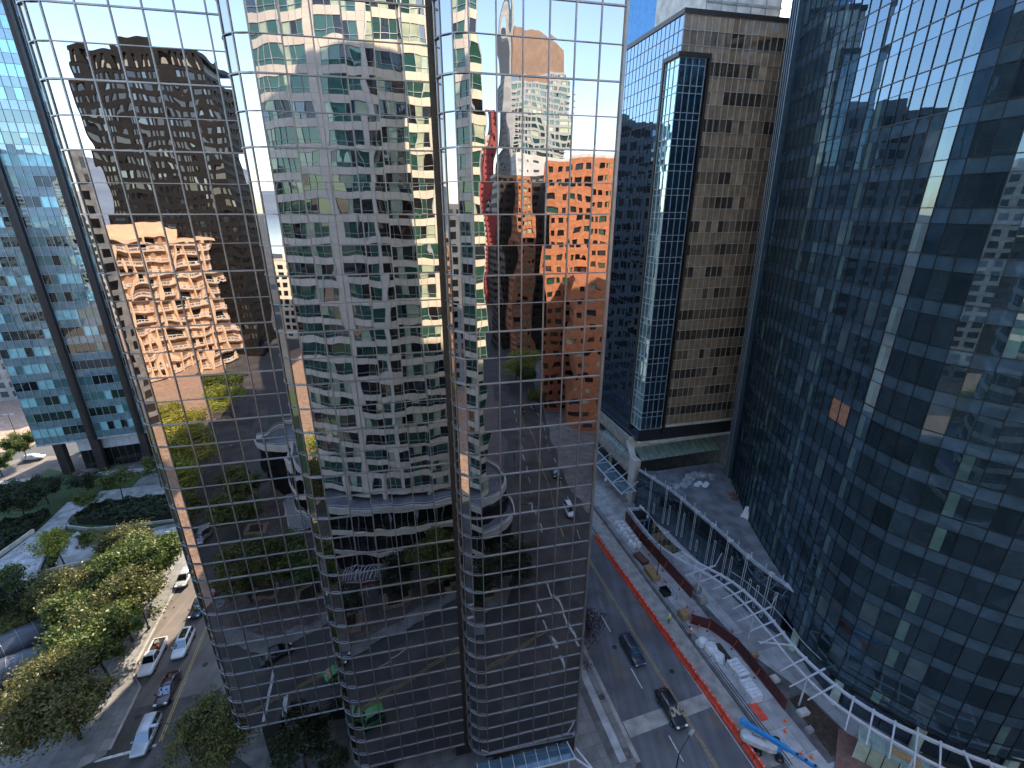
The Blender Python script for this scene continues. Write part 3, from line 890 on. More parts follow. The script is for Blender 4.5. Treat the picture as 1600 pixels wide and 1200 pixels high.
    b = MB(); b.ribbon([TN(-9.5, 104, z_top + 0.3), TN(-9.5, 39.5, z_top + 0.3)] + [TN(t, n, z_top + 0.3) for t, n in arc(-7.75, 37.1, R2, 180, 270, 6)] + [TN(3.1, 35.3, z_top + 0.3)] + [TN(t, n, z_top + 0.3) for t, n in arc(4.75, 34.2, R3, 190, 270, 6)] + [TN(14.5, 32.5, z_top + 0.3), TN(14.5, 104, z_top + 0.3)], 0.35, 0.7, 'steel_mullion')
    b.build('parapet', root, world=True)
mirror_tower()

# glazed entrance canopy at the near right foot of the mirrored tower
def entrance_canopy():
    root = empty('entrance_canopy', TN(8, 30, 0), 'pale blue glazed entrance canopy at the foot of the mirrored tower', 'canopy')
    p = [(3.4, 32.6), (13.2, 32.9), (14.8, 31.0), (12.8, 27.6), (4.6, 27.6)]
    for i in range(8):
        t0 = 3.6 + i * 1.3
        b = MB(); b.obox(TN(t0, 31.2, 3.75), TT * 1.22, NN * 1.6 + UP * 0.15, UP * 0.04, 'canopy_glass'); b.build('glass_panel', root, world=True)
        b = MB(); b.bar(TN(t0 - 0.04, 31.1, 3.75), TN(t0 - 0.04, 32.9, 3.96), 0.07, 0.14, 'white_steel'); b.build('rib', root, world=True)
    for a, c in (((3.4, 31.1, 3.7), (14.2, 31.1, 3.7)), ((14.2, 31.1, 3.7), (15.8, 29.6, 3.5)), ((14.2, 31.1, 3.7), (13.8, 32.8, 3.9)), ((15.8, 29.6, 3.5), (14.6, 32.0, 3.8))):
        b = MB(); b.bar(TN(*a), TN(*c), 0.12, 0.2, 'white_steel'); b.build('edge_beam', root, world=True)
    for t in (4.5, 9.0, 13.6):
        b = MB(); b.tube([TN(t, 31.4, 0.13), TN(t, 31.4, 3.7)], 0.09, 'white_steel'); b.build('post', root, world=True)
entrance_canopy()

# ================================================================== THE TEAL TOWER, far left
T2, N2 = az(69.5), az(-20.5)
def TL(t, n, z=0.0): return T2 * t + N2 * n + Vector((0, 0, z))
def teal_tower():
    root = empty('office_tower', TL(-58, 136, 0), 'teal and slate curtain-wall office tower raised on dark brick piers, at the left', 'tower')
    t0, t1, n0 = -69.9, -16.0, 129.2  # right end lengthened out of sight so the tower shades the plaza
    ztop = 8.8 + 3.86 * 27
    b = MB(); b.obox(TL(t0 + 0.1, n0 + 0.12, 8.85), T2 * (t1 - t0 - 0.2), N2 * 20, UP * (ztop - 8.8), 'core_dark'); b.build('tower_body', root, world=True)
    piers = [(-60.05, 1.7), (-50.4, 1.5), (-40.8, 1.5), (-31.2, 1.5), (-21.6, 1.5)]
    bays = [(t0, -60.05, 7), (-58.35, -50.4, 6), (-48.9, -40.8, 6), (-39.3, -31.2, 6), (-29.7, -21.6, 6), (-20.1, t1, 3)]
    rnd = random.Random(11)
    lst = []
    xs = []
    for a, e, n in bays:
        w = (e - a) / n
        for i in range(n + 1): xs.append(a + w * i)
        for f in range(27):
            z = 8.8 + 3.86 * f
            run = 0
            for i in range(n):
                lst.append((TL(a + w * i + 0.04, n0, z + 0.06), T2, UP, w - 0.08, 1.62, 'slate_spandrel'))
                if run <= 0:
                    mat = rnd.choice(['teal_window_dark'] * 3 + ['teal_window_bright'] * 2 + ['teal_window_mid'] * 2)
                    run = rnd.choice([1, 1, 2, 3])
                run -= 1
                lst.append((TL(a + w * i + 0.04, n0, z + 1.78), T2, UP, w - 0.08, 2.02, mat))
    panes(root, lst, 'window_pane', 290, jitter=0.003)
    for x in xs:
        b = MB(); b.obox(TL(x - 0.035, n0 - 0.14, 8.7), T2 * 0.07, N2 * 0.18, UP * (ztop - 8.7), 'light_mullion'); b.build('mullion', root, world=True)
    for f in range(27):
        z = 8.8 + 3.86 * f
        for zz in (z, z + 1.73):
            for a, e, n in bays:
                b = MB(); b.obox(TL(a, n0 - 0.09, zz - 0.03), T2 * (e - a), N2 * 0.12, UP * 0.06, 'light_mullion'); b.build('transom', root, world=True)
    for a, w in piers:
        b = MB(); b.obox(TL(a + 0.04, n0 - 0.7, 0.1), T2 * (w - 0.08), N2 * 1.6, UP * (ztop - 0.1), 'brown_brick_pier'); b.build('pier', root, world=True)
        b = MB(); b.obox(TL(a + w - 0.62, n0 - 1.05, 8.7), T2 * 0.5, N2 * 0.34, UP * (ztop - 8.7), 'dark_mullion'); b.build('pier_fin', root, world=True)
    for t, n in ((-67.6, 129.8), (-67.6, 145)):
        b = MB(); b.obox(TL(t, n, 0.1), T2 * 1.7, N2 * 1.7, UP * 8.6, 'brown_brick_pier'); b.build('pier', root, world=True)
    # soffit edge, recessed white panels and lobby glass
    b = MB(); b.obox(TL(t0 - 0.1, n0 - 0.2, 8.45), T2 * (t1 - t0), N2 * 20.4, UP * 0.34, 'pale_mullion'); b.build('soffit', root, world=True)
    for i in range(10):
        b = MB(); b.obox(TL(-63.5 + i * 1.5, n0 + 1.6, 5.2), T2 * 1.44, N2 * 0.2, UP * 3.2, 'white_steel'); b.build('lobby_panel', root, world=True)
        b = MB(); b.obox(TL(-63.5 + i * 1.5, n0 + 2.0, 0.2), T2 * 1.4, N2 * 0.1, UP * 4.9, 'dark_window'); b.build('lobby_window', root, world=True)
        b = MB(); b.obox(TL(-63.55 + i * 1.5, n0 + 1.9, 0.2), T2 * 0.08, N2 * 0.25, UP * 4.9, 'steel_mullion'); b.build('mullion', root, world=True)
    b = MB(); b.obox(TL(-62.5, n0 + 2.15, 0.15), T2 * 19, N2 * 14, UP * 8.2, 'interior_grey'); b.build('lobby_core', root, world=True)
glass('slate_spandrel', (0.45, 0.58, 0.66), (0.16, 0.26, 0.30), refl=0.26, dist=0.005, scale=0.6, randdark=0.12)
teal_tower()

# far left lower block behind the teal tower
def simple_block(name, P, U, V, H, mat, label, rows, cols, wmat='grey_window', z0=0.0, frac=(0.62, 0.6), cat='building', roof='roof_gravel', mirror=False, limit=120):
    """block with windows on the two faces along U (outer side -V) and along V (outer side +U / -U)"""
    U, V = Vector(U), Vector(V)
    root = empty(name, P + U / 2 + V / 2 + UP * 0, label, cat)
    b = MB(); b.obox(P + UP * z0, U, V, UP * (H - z0), mat); b.build('wall', root, world=True)
    b = MB(); b.obox(P + U * 0.02 + V * 0.02 + UP * H, U * 0.96, V * 0.96, UP * 0.3, roof); b.build('roof', root, world=True)
    b = MB(); b.obox(P + U * 0.3 + V * 0.3 + UP * (H + 0.3), U * 0.35, V * 0.35, UP * 3, mat); b.build('plant_room', root, world=True)
    u, v = U.normalized(), V.normalized()
    lst = []
    for (o, d, L, n) in ((P, u, U.length, cols), (P + U, v, V.length, max(2, int(cols * V.length / U.length))), (P + V, -v, V.length, max(2, int(cols * V.length / U.length))), (P + U + V, -u, U.length, cols)):
        nrm = d.cross(UP)
        cw, rh = L / n, (H - z0 - 1.5) / rows
        for r in range(rows):
            for c in range(n):
                lst.append((o + d * (cw * (c + (1 - frac[0]) / 2)) + UP * (z0 + 0.8 + rh * r + rh * (1 - frac[1]) / 2) + nrm * 0.03, d, UP, cw * frac[0], rh * frac[1], wmat))
    panes(root, lst, 'window', limit, jitter=0.002, rest='windows', mirror=mirror, t=0.06)
    return root
simple_block('apartment_block', CD(-140, 185), CC * 46, DD * 18, 24, 'grey_panel', 'low grey block across the street behind the teal tower, far left', 7, 14)
simple_block('glass_tower', CD(44, 156), CC * 56, DD * 30, 175, 'sky_blue_glass', 'tall pale blue glass tower behind the brown office tower', 46, 24, 'sky_blue_glass', frac=(0.93, 0.92), cat='tower', limit=160)

# ================================================================== THE BROWN OFFICE TOWER, centre right
def brown_tower():
    root = empty('office_tower', TN(57, 90, 0), 'brown reflective office tower with a white-gridded glass bay on its corner and a pale penthouse', 'tower')
    R0 = root.location
    n0 = 80.34; tc = 46.1
    zb, zt = 17.3, 89.1
    pitch = 2.05
    rows = 35
    W = 30.0; Wb = 5.1
    rnd = random.Random(5)
    lst = []
    ncol = 24
    cw = W / ncol
    b0 = 4   # columns taken by the bay
    for r in range(rows):
        z = zt - pitch * (r + 1)
        row_blind = None
        for c in range(ncol):
            if r >= 3 and c < b0: continue
            if r == 0 or r % 2 == 0:
                m = 'brown_spandrel_glass'
            else:
                if rnd.random() < 0.55 or row_blind is None:
                    row_blind = rnd.choice(['brown_dark_glass', 'brown_dark_glass', 'brown_mid_glass', 'brown_mid_glass', 'brown_blind_glass'])
                m = row_blind
            lst.append((TN(tc + cw * c + 0.03, n0, z + 0.04), TT, UP, cw - 0.06, pitch - 0.08, m))
    # left face, along the street
    DL = DD
    P0 = TN(tc, n0)
    nl = 26
    for r in range(rows):
        z = zt - pitch * (r + 1)
        for c in range(nl):
            if r >= 3 and c < 3: continue
            a = 1.3 * (c + 1)
            lst.append((P0 + DL * (a - 0.03) + UP * (z + 0.04), -DL, UP, 1.24, pitch - 0.08, 'slate_mirror_glass'))
    # the glazed bay at the corner
    bay = []
    for f in range(17):
        z = 83.2 - 3.9 * (f + 1)
        for c in range(4):
            bw = (b0 * cw - 0.25) / 4
            bay.append((TN(tc - 0.35 + bw * c, n0 - 0.35, z + 0.05), TT, UP, bw - 0.07, 2.75, 'bay_glass'))
            bay.append((TN(tc - 0.35 + bw * c, n0 - 0.35, z + 2.9), TT, UP, bw - 0.07, 0.9, 'bay_glass'))
        for c in range(3):
            P = TN(tc - 0.35, n0 - 0.35) + DL * (1.28 * (c + 1) - 0.06)
            bay.append((P + UP * (z + 0.05), -DL, UP, 1.2, 2.75, 'bay_highlight_glass'))
            bay.append((P + UP * (z + 2.9), -DL, UP, 1.2, 0.9, 'bay_highlight_glass'))
    panes(root, bay, 'bay_window', 110, jitter=0.004, rest='bay_windows')
    panes(root, lst, 'glass_pane', 290, jitter=0.005)
    bw = (b0 * cw - 0.25) / 4
    for c in range(5):
        b = MB(); b.obox(TN(tc - 0.39 + bw * c, n0 - 0.47, zb - 0.3), TT * 0.09, NN * 0.14, UP * 66.2, 'pale_mullion'); b.build('bay_mullion', root, world=True)
    for c in range(1, 4):
        P = TN(tc - 0.47, n0 - 0.35) + DL * (1.28 * c - 0.05)
        b = MB(); b.obox(P + UP * (zb - 0.3), DL * 0.09, TT * 0.14, UP * 66.2, 'pale_mullion'); b.build('bay_mullion', root, world=True)
    for f in range(18):
        for dz in (0.0, 2.83):
            z = 83.2 - 3.9 * f + dz
            if z > 83.3 or z < zb - 0.5: continue
            b = MB(); b.ribbon([TN(tc - 0.42, n0 - 0.4, z) + DL * 3.85, TN(tc - 0.42, n0 - 0.42, z), TN(tc - 0.35 + bw * 4, n0 - 0.42, z)], 0.12, 0.1, 'pale_mullion'); b.build('bay_transom', root, world=True)
    # dark frame round the bay
    b = MB(); b.obox(TN(tc + b0 * cw - 0.25, n0 - 0.75, zb - 2), TT * 0.45, NN * 0.73, UP * (83.9 - zb + 2), 'bronze_frame'); b.build('bay_frame', root, world=True)
    b = MB(); b.obox(TN(tc - 0.55, n0 - 0.75, 83.25), TT * (b0 * cw + 0.3), NN * 0.73, UP * 0.65, 'bronze_frame'); b.build('bay_frame', root, world=True)
    b = MB(); b.obox(TN(tc - 0.75, n0 - 0.4, zb - 2) + DL * 3.9, DL * 0.4, TT * 0.72, UP * (83.9 - zb + 2), 'bronze_frame'); b.build('bay_frame', root, world=True)
    b = MB(); b.obox(TN(tc - 0.75, n0 - 0.7, 83.255), DL * 4.6, TT * 0.72, UP * 0.64, 'bronze_frame'); b.build('bay_frame', root, world=True)
    # mullions and cream transoms of the brown face
    for c in range(ncol + 1):
        z0 = zb if c >= b0 else 83.9
        b = MB(); b.obox(TN(tc + cw * c - 0.04, n0 - 0.1, z0), TT * 0.08, NN * 0.13, UP * (zt - z0), 'beige_mullion'); b.build('mullion', root, world=True)
    for r in range(rows + 1):
        z = zt - pitch * r
        ta = tc if r <= 2 else tc + b0 * cw + 0.22
        b = MB(); b.obox(TN(ta, n0 - 0.11, z - 0.05), TT * (tc + W - ta), NN * 0.1, UP * 0.1, 'beige_mullion'); b.build('transom', root, world=True)
        sa = 0.05 if r <= 2 else 4.35
        b = MB(); b.obox(P0 - TT * 0.08 + DL * sa + UP * (z - 0.035), TT * 0.1, DL * (33.8 - sa), UP * 0.07, 'dark_mullion'); b.build('transom', root, world=True)
    for c in range(nl + 1):
        z0 = zb if c >= 4 else 83.95
        b = MB(); b.obox(P0 - TT * 0.06 + DL * (1.3 * c) + UP * z0, TT * 0.08, DL * 0.05, UP * (zt - z0), 'dark_mullion'); b.build('mullion', root, world=True)
    # body
    b = MB(); b.prism([TN(tc + 0.1, n0 + 0.15) , TN(tc + W - 0.1, n0 + 0.15), TN(tc + W - 0.1, n0 + 0.15) + DL * 33.5, TN(tc + 0.1, n0 + 0.15) + DL * 33.5], 13.4, zt, 'core_dark', 'roof_gravel'); b.build('tower_body', root, world=True)
    b = MB()
    b.ribbon([TN(tc, n0, zt + 0.35) + DL * 33.8, TN(tc, n0, zt + 0.35), TN(tc + W, n0, zt + 0.35)], 0.4, 0.7, 'bronze_frame'); b.build('parapet', root, world=True)
    # pale penthouse, two storeys, set back
    b = MB(); b.obox(TN(tc + 6.2, n0 + 4.5, zt), TT * 14.5, DL * 16, UP * 9, 'light_concrete'); b.build('penthouse', root, world=True)
    for i in range(6):
        b = MB(); b.obox(TN(tc + 6.2 + 2.85 * i, n0 + 4.38, zt), TT * 0.12, NN * 0.1, UP * 9, 'concrete'); b.build('penthouse_joint', root, world=True)
    b = MB(); b.obox(TN(tc + 6.1, n0 + 4.35, zt + 3.4), TT * 14.7, NN * 0.12, UP * 0.35, 'concrete'); b.build('penthouse_ledge', root, world=True)
    # recessed glazed floor under the tower, down to the podium roof
    for i in range(20):
        b = MB(); b.obox(TN(tc + 0.3 + 1.45 * i, n0 + 0.4, 13.9), TT * 1.35, NN * 0.1, UP * 2.9, 'dark_window'); b.build('low_window', root, world=True)
        b = MB(); b.obox(TN(tc + 0.22 + 1.45 * i, n0 + 0.3, 13.9), TT * 0.07, NN * 0.2, UP * 2.9, 'pale_mullion'); b.build('mullion', root, world=True)
    for z, h in ((13.45, 0.42), (16.85, 0.4)):
        b = MB(); b.obox(TN(tc - 0.3, n0 - 0.3, z), TT * (W + 0.3), NN * 0.65, UP * h, 'light_concrete'); b.build('ledge', root, world=True)
    for i in range(22):
        b = MB(); b.obox(P0 - TT * 0.02 + DL * (0.5 + 1.5 * i) + UP * 13.9, TT * 0.1, DL * 1.4, UP * 2.9, 'slate_mirror_glass'); b.build('low_window', root, world=True)
    return root
brown_tower()

# podium of the brown tower: two concrete bands over a dark recess, roof with plant, green glass skirt
def podium():
    root = empty('parking_podium', CD(50, 95, 0), 'long concrete podium with open car-park bands under the brown office tower', 'podium')
    c0, c1, d0, d1 = 49.0, 82.0, 76.5, 150
    b = MB(); b.prism([CD(c0 + 2.2, d0 + 5), CD(c1, d0 + 5), CD(c1, d1), CD(c0 + 2.2, d1)], 0.1, 12.2, 'dark_concrete'); b.build('podium_wall', root, world=True)
    # roof deck and its pale parapet; the front reaches out before the tower
    b = MB(); b.prism([CD(c0 + 0.4, d0 + 4.6), CD(70, d0 + 4.6), CD(70, d0 + 14), CD(c0 + 0.4, d0 + 60)], 12.2, 12.9, 'light_concrete', 'roof_gravel'); b.build('roof_deck', root, world=True)
    b = MB(); b.obox(CD(c0, d0 + 4.0, 11.2), CC * 22, DD * 0.6, UP * 2.5, 'light_concrete'); b.build('parapet', root, world=True)
    b = MB(); b.obox(CD(c0, d0 + 4.605, 10.9), CC * 0.5, DD * 68, UP * 2.7, 'concrete'); b.build('parapet', root, world=True)
    # street front: upper band, opening, lower band, recess and white pillar at the corner
    b = MB(); b.obox(CD(c0 - 0.6, d0 + 2.0, 6.6), CC * 0.8, DD * 70, UP * 2.3, 'concrete'); b.build('wall_band', root, world=True)
    b = MB(); b.obox(CD(c0 + 0.1, d0 + 2.0, 8.9), CC * 3, DD * 70, UP * 0.3, 'dark_concrete'); b.build('deck', root, world=True)
    b = MB(); b.obox(CD(c0 + 0.6, d0 + 2.0, 0.12), CC * 0.5, DD * 70, UP * 6.5, 'concrete'); b.build('street_wall', root, world=True)
    for i in range(7):
        b = MB(); b.obox(CD(c0 + 0.53, d0 + 4.4 + 9.5 * i, 1.2), CC * 0.08, DD * 7.6, UP * 3.4, 'dark_window'); b.build('shop_window', root, world=True)
    b = MB(); b.obox(CD(c0 - 0.9, d0 - 0.2, 0.12), CC * 1.5, DD * 2.1, UP * 10.3, 'pale_panel'); b.build('corner_pillar', root, world=True)
    b = MB(); b.bar(CD(c0 - 0.15, d0 + 1.8, 10.2), CD(c0 + 0.4, d0 + 5.0, 12.6), 1.3, 0.6, 'pale_panel'); b.build('raking_beam', root, world=True)
    # glazed skylight between the bands
    for i in range(13):
        d = d0 + 3.4 + i * 1.05
        b = MB(); b.obox(CD(c0 - 0.2, d, 9.0), CC * 2.4 + UP * 1.7, DD * 0.93, UP * 0.05, 'light_glass_slab'); b.build('skylight_pane', root, world=True)
        b = MB(); b.bar(CD(c0 - 0.2, d - 0.06, 9.05), CD(c0 + 2.2, d - 0.06, 10.75), 0.09, 0.14, 'pale_mullion'); b.build('skylight_bar', root, world=True)
    # green glass skirt before the roof parapet
    for i in range(14):
        c = c0 + 1.4 + i * 1.4
        b = MB(); b.obox(CD(c, d0 + 0.6, 9.7), CC * 1.3, DD * 3.35 + UP * 1.5, UP * 0.05, 'skylight_glass'); b.build('skirt_pane', root, world=True)
        b = MB(); b.bar(CD(c - 0.05, d0 + 0.5, 9.75), CD(c - 0.05, d0 + 4.0, 11.3), 0.08, 0.14, 'pale_mullion'); b.build('skirt_bar', root, world=True)
    # roof plant
    for i, (c, d, w, dd) in enumerate(((54.2, 83.2, 1.5, 2.2), (56.6, 83.4, 1.5, 2.2), (59.0, 83.6, 1.5, 2.2), (69, 84.6, 2.6, 1.6))):
        u = MB(); u.obox(CD(c, d - 1.9, 12.9), CC * w, DD * dd, UP * 1.4, 'grey_panel'); o = u.build('cooling_unit', None)
        meta(o, ['grey box cooling unit on the podium roof, nearest the parapet corner', 'grey box cooling unit on the podium roof, middle of the row of three', 'grey box cooling unit on the podium roof, right end of the row of three', 'grey box cooling unit standing apart on the podium roof beside the curved tower'][i], 'cooling unit', 'cooling units on the podium roof')
        for k in range(2):
            g = MB(); g.disc(CD(c + w / 2, d - 1.9 + dd * (0.28 + 0.44 * k), 14.31), 0.42, 'black_metal', 12); g.build('fan_grille', o)
    return root
podium()

# street awning of triangular trusses along the podium
def truss_awning():
    root = empty('awning', CD(45.5, 88, 0), 'blue-grey steel and glass awning with raking struts along the podium pavement', 'awning')
    pts_o = [(44.3, 74 + i * 4.2) for i in range(7)]
    b = MB(); b.bar(CD(44.3, 73.8, 4.5), CD(44.3, 100.5, 4.5), 0.22, 0.3, 'white_steel'); b.build('edge_beam', root, world=True)
    b = MB(); b.bar(CD(47.6, 73.8, 4.6), CD(47.6, 100.5, 4.6), 0.18, 0.22, 'white_steel'); b.build('edge_beam', root, world=True)
    for i in range(7):
        d = 74.2 + i * 4.2
        for (a, c) in (((44.3, d, 4.5), (47.6, d, 4.6)), ((44.3, d, 4.5), (49.4, d + 0.3, 7.2)), ((44.3, d, 4.55), (47.6, d + 1.6, 4.6))):
            b = MB(); b.bar(CD(*a), CD(*c), 0.09, 0.12, 'white_steel'); b.build('strut', root, world=True)
        if i < 6:
            b = MB(); b.obox(CD(44.5, d + 0.15, 4.52), CC * 3.0, DD * 3.9, UP * 0.04, 'canopy_glass'); b.build('glass_panel', root, world=True)
    for d in (80.5, 86.5, 92.5):
        b = MB(); b.cbox(CD(43.9, d, 4.2), (0.5, 0.5, 0.7), 'white_steel', RAD(15.5)); b.build('lamp_box', root, world=True)
    for d in (76, 88, 100):
        b = MB(); b.tube([CD(47.5, d, 0.12), CD(47.5, d, 4.5)], 0.08, 'white_steel'); b.build('post', root, world=True)
truss_awning()

simple_block('office_block', TN(6, 138), TT * 34, NN * 24, 84, 'grey_panel', 'grey office block straight behind the mirrored tower, met only in side reflections', 22, 10, 'slate_mirror_glass', limit=10)

# ================================================================== THE CURVED BLUE TOWER, right
TPLAN = [(45, 84), (43.3, 77.5), (41.8, 70.6), (40.9, 65.5), (40.4, 61.0), (40.05, 56.5), (39.85, 52.0), (39.7, 48.5), (39.75, 45.4), (40.4, 42.3), (41.3, 40.7), (42.4, 39.4), (43.5, 38.25), (44.6, 37.25), (45.8, 36.15), (47.4, 34.9), (49.2, 33.9), (51.6, 32.95), (54.3, 32.2), (58, 31.4), (62, 31), (80, 31.0)]
def dense(pts, step):
    """resample a polyline (Catmull-Rom) at even spacing"""
    P = [Vector((p[0], p[1], 0)) for p in pts]
    Q = []
    for i in range(len(P) - 1):
        a, b, c, d = P[max(0, i - 1)], P[i], P[i + 1], P[min(len(P) - 1, i + 2)]
        for k in range(20):
            t = k / 20
            Q.append(0.5 * ((2 * b) + (c - a) * t + (2 * a - 5 * b + 4 * c - d) * t * t + (3 * b - a - 3 * c + d) * t ** 3))
    Q.append(P[-1])
    L = [0]
    for i in range(1, len(Q)): L.append(L[-1] + (Q[i] - Q[i - 1]).length)
    n = int(L[-1] / step)
    out = []
    j = 0
    for k in range(n + 1):
        s = k * step
        while j < len(L) - 2 and L[j + 1] < s: j += 1
        f = (s - L[j]) / max(1e-6, L[j + 1] - L[j])
        out.append(Q[j].lerp(Q[j + 1], f))
    return out
def offset(path, d):
    out = []
    for i, p in enumerate(path):
        t = (path[min(i + 1, len(path) - 1)] - path[max(i - 1, 0)]).normalized()
        out.append(p + Vector((-t.y, t.x, 0)) * d)     # left of the direction of travel = into the tower
    return out

def curved_tower():
    root = empty('glass_tower', XY(58, 60, 0), 'curved dark blue glass office tower with pale vertical fins at its left edge', 'tower')
    step = 1.72
    path = dense(TPLAN, step)
    n = len(path)
    zl = [52.1 + 4.1 * k for k in range(-11, 12)]           # floor lines, 7.0 up to 97.2
    lean = lambda i, z: XY(-3.0 * max(0, (z - 9) / 88) * max(0.0, 1 - i * step / 24.0), 0, 0)
    at = lambda i, z: path[i] + lean(i, z) + UP * z
    rnd = random.Random(4)
    lst = []
    zbot = 5.2
    rows = [(zbot, 7.0)] + list(zip(zl[:-1], zl[1:]))
    for z0, z1 in rows:
        for i in range(n - 1):
            A, B, C_ = at(i, z0), at(i + 1, z0), at(i, z1)
            U = (B - A); w = U.length; U.normalize()
            V = (C_ - A); V = (V - U * V.dot(U)).normalized()
            hh = z1 - z0
            hv = hh - 1.36 if hh > 3 else hh
            vm = 'blue_vision_glass'
            if i % 6 == 3 and i > 8 and rnd.random() < 0.85: vm = 'column_glass'
            elif rnd.random() < 0.05: vm = 'blind_glass'
            lst.append((A + U * 0.03 + V * 0.04, U, V, (w - 0.06) * (0.5 if vm == 'column_glass' else 1), hv - 0.06, vm))
            if vm == 'column_glass': lst.append((A + U * (0.03 + (w - 0.06) * 0.5) + V * 0.04, U, V, (w - 0.06) * 0.5, hv - 0.06, 'blue_vision_glass'))
            if hh > 3:
                lst.append((A + U * 0.03 + V * (hv + 0.02), U, V, w - 0.06, 1.36 - 0.06, 'blue_spandrel_glass'))
    # one boarded opening
    for q in range(len(lst)):
        P = lst[q][0] + lst[q][1] * lst[q][3] / 2 + UP * (lst[q][4] / 2)
        s = project(P)
        if s and abs(s[0] - 1313) < 11 and abs(s[1] - 651) < 22 and lst[q][5] == 'blue_vision_glass':
            lst[q] = lst[q][:5] + ('plywood_orange',)
    # outward side must be to the right of travel: flip so U x V points out
    fixed = []
    for (P, U, V, w, h, m) in lst:
        if U.cross(V).dot(P - XY(62, 62, P.z)) < 0: P, U = P + U * w, -U
        fixed.append((P, U, V, w, h, m))
    panes(root, fixed, 'glass_pane', 298, jitter=0.0022)
    for i in range(n):
        b = MB()
        p0, p1 = at(i, zbot), at(i, zl[-1])
        t = (path[min(i + 1, n - 1)] - path[max(i - 1, 0)]).normalized()
        o = Vector((t.y, -t.x, 0))
        b.bar(p0 + o * 0.03, p1 + o * 0.03, 0.055, 0.11, 'dark_mullion', up=o)
        b.build('mullion', root, world=True)
    for z in zl + [zbot]:
        b = MB(); b.ribbon([at(i, z) + Vector((0, 0, 0)) for i in range(n)], 0.16, 0.09, 'dark_mullion'); b.build('transom', root, world=True)
    for z in zl[1:]:
        b = MB(); b.ribbon([at(i, z - 1.36) for i in range(n)], 0.1, 0.045, 'dark_mullion'); b.build('transom', root, world=True)
    # interior: floor slabs, pale green columns, a core, a few lit ceiling strips
    ins = offset(path, 0.35)
    backp = [Vector((80, 96, 0)), Vector((50, 93, 0))]
    for z in zl[:-1]:
        b = MB(); b.prism([(p + lean(i, z)) for i, p in enumerate(ins)] + backp, z - 0.95, z - 0.1, 'interior_grey'); b.build('floor_slab', root, world=True)
    ins2 = offset(path, 1.1)
    for i in range(5, n, 5):
        b = MB(); b.tube([ins2[i] + lean(i, 7) + UP * 0.2, ins2[i] + lean(i, 97) + UP * 96], 0.5, 'interior_column', 10); b.build('column', root, world=True)
    core = offset(path, 8.0)
    b = MB(); b.prism([core[i] for i in range(6, n - 4, 4)] + [Vector((76, 88, 0)), Vector((56, 86, 0))], 0.2, 96, 'interior_grey'); b.build('core_wall', root, world=True)
    for i, k in ((39, 16), (39, 15), (37, 15), (36, 13), (33, 14), (40, 13), (42, 15)):
        if i < n:
            z = zl[k] - 1.05
            b = MB(); b.cbox(ins2[i] + Vector((0.6, 0.8, z)), (0.18, 1.3, 0.06), 'lamp_strip', RAD(40)); b.build('ceiling_light', root, world=True)
    # roof
    b = MB(); b.prism([(p + lean(i, 97)) for i, p in enumerate(path)] + backp, zl[-1] - 0.1, zl[-1] + 1.0, 'dark_mullion', 'roof_gravel'); b.build('roof', root, world=True)
    # plain back and end walls of the same glass
    for a, c in ((Vector((45.4, 84.3, 0)), Vector((50, 93, 0))), (Vector((50, 93, 0)), Vector((80, 96, 0))), (Vector((80, 96, 0)), Vector((80, 31, 0)))):
        d = (c - a); m_ = max(2, int(d.length / 3))
        lean0 = lean(0, 97)
        for k in range(m_):
            b = MB(); p = a + d * (k / m_)
            nn = Vector((d.y, -d.x, 0)).normalized() * 0.05
            b.obox(p + UP * 0.2, d * (0.97 / m_), nn, UP * 97, 'blue_spandrel_glass'); b.build('end_wall_panel', root, world=True)
    # vertical fins at the left edge
    for k, i in enumerate((0, 0.55, 1.1, 1.65)):
        i0 = int(i); f = i - i0
        p0 = at(i0, 9.5).lerp(at(i0 + 1, 9.5), f); p1 = at(i0, 98).lerp(at(i0 + 1, 98), f)
        t = (path[1] - path[0]).normalized(); o = Vector((t.y, -t.x, 0))
        if o.dot(XY(-1, 0)) < 0: o = -o
        b = MB(); b.hexa([p0, p0 + o * 0.75, p0 + o * 0.75 + t * 0.1, p0 + t * 0.1, p1, p1 + o * 0.75, p1 + o * 0.75 + t * 0.1, p1 + t * 0.1], 'blue_spandrel_glass'); b.build('fin', root, world=True)
        b = MB(); b.bar(p0 + o * 0.79, p1 + o * 0.79, 0.1, 0.1, 'light_mullion', up=o); b.build('fin_edge', root, world=True)
    # lobby floor: set-back glass and columns
    lob = offset(path, 1.6)
    for i in range(10, n - 1, 2):
        b = MB(); d = lob[min(i + 2, n - 1)] - lob[i]
        b.obox(lob[i] + UP * 0.15, d * 0.97, Vector((-d.y, d.x, 0)).normalized() * 0.06, UP * 5.0, 'podium_glass'); b.build('lobby_pane', root, world=True)
curved_tower()

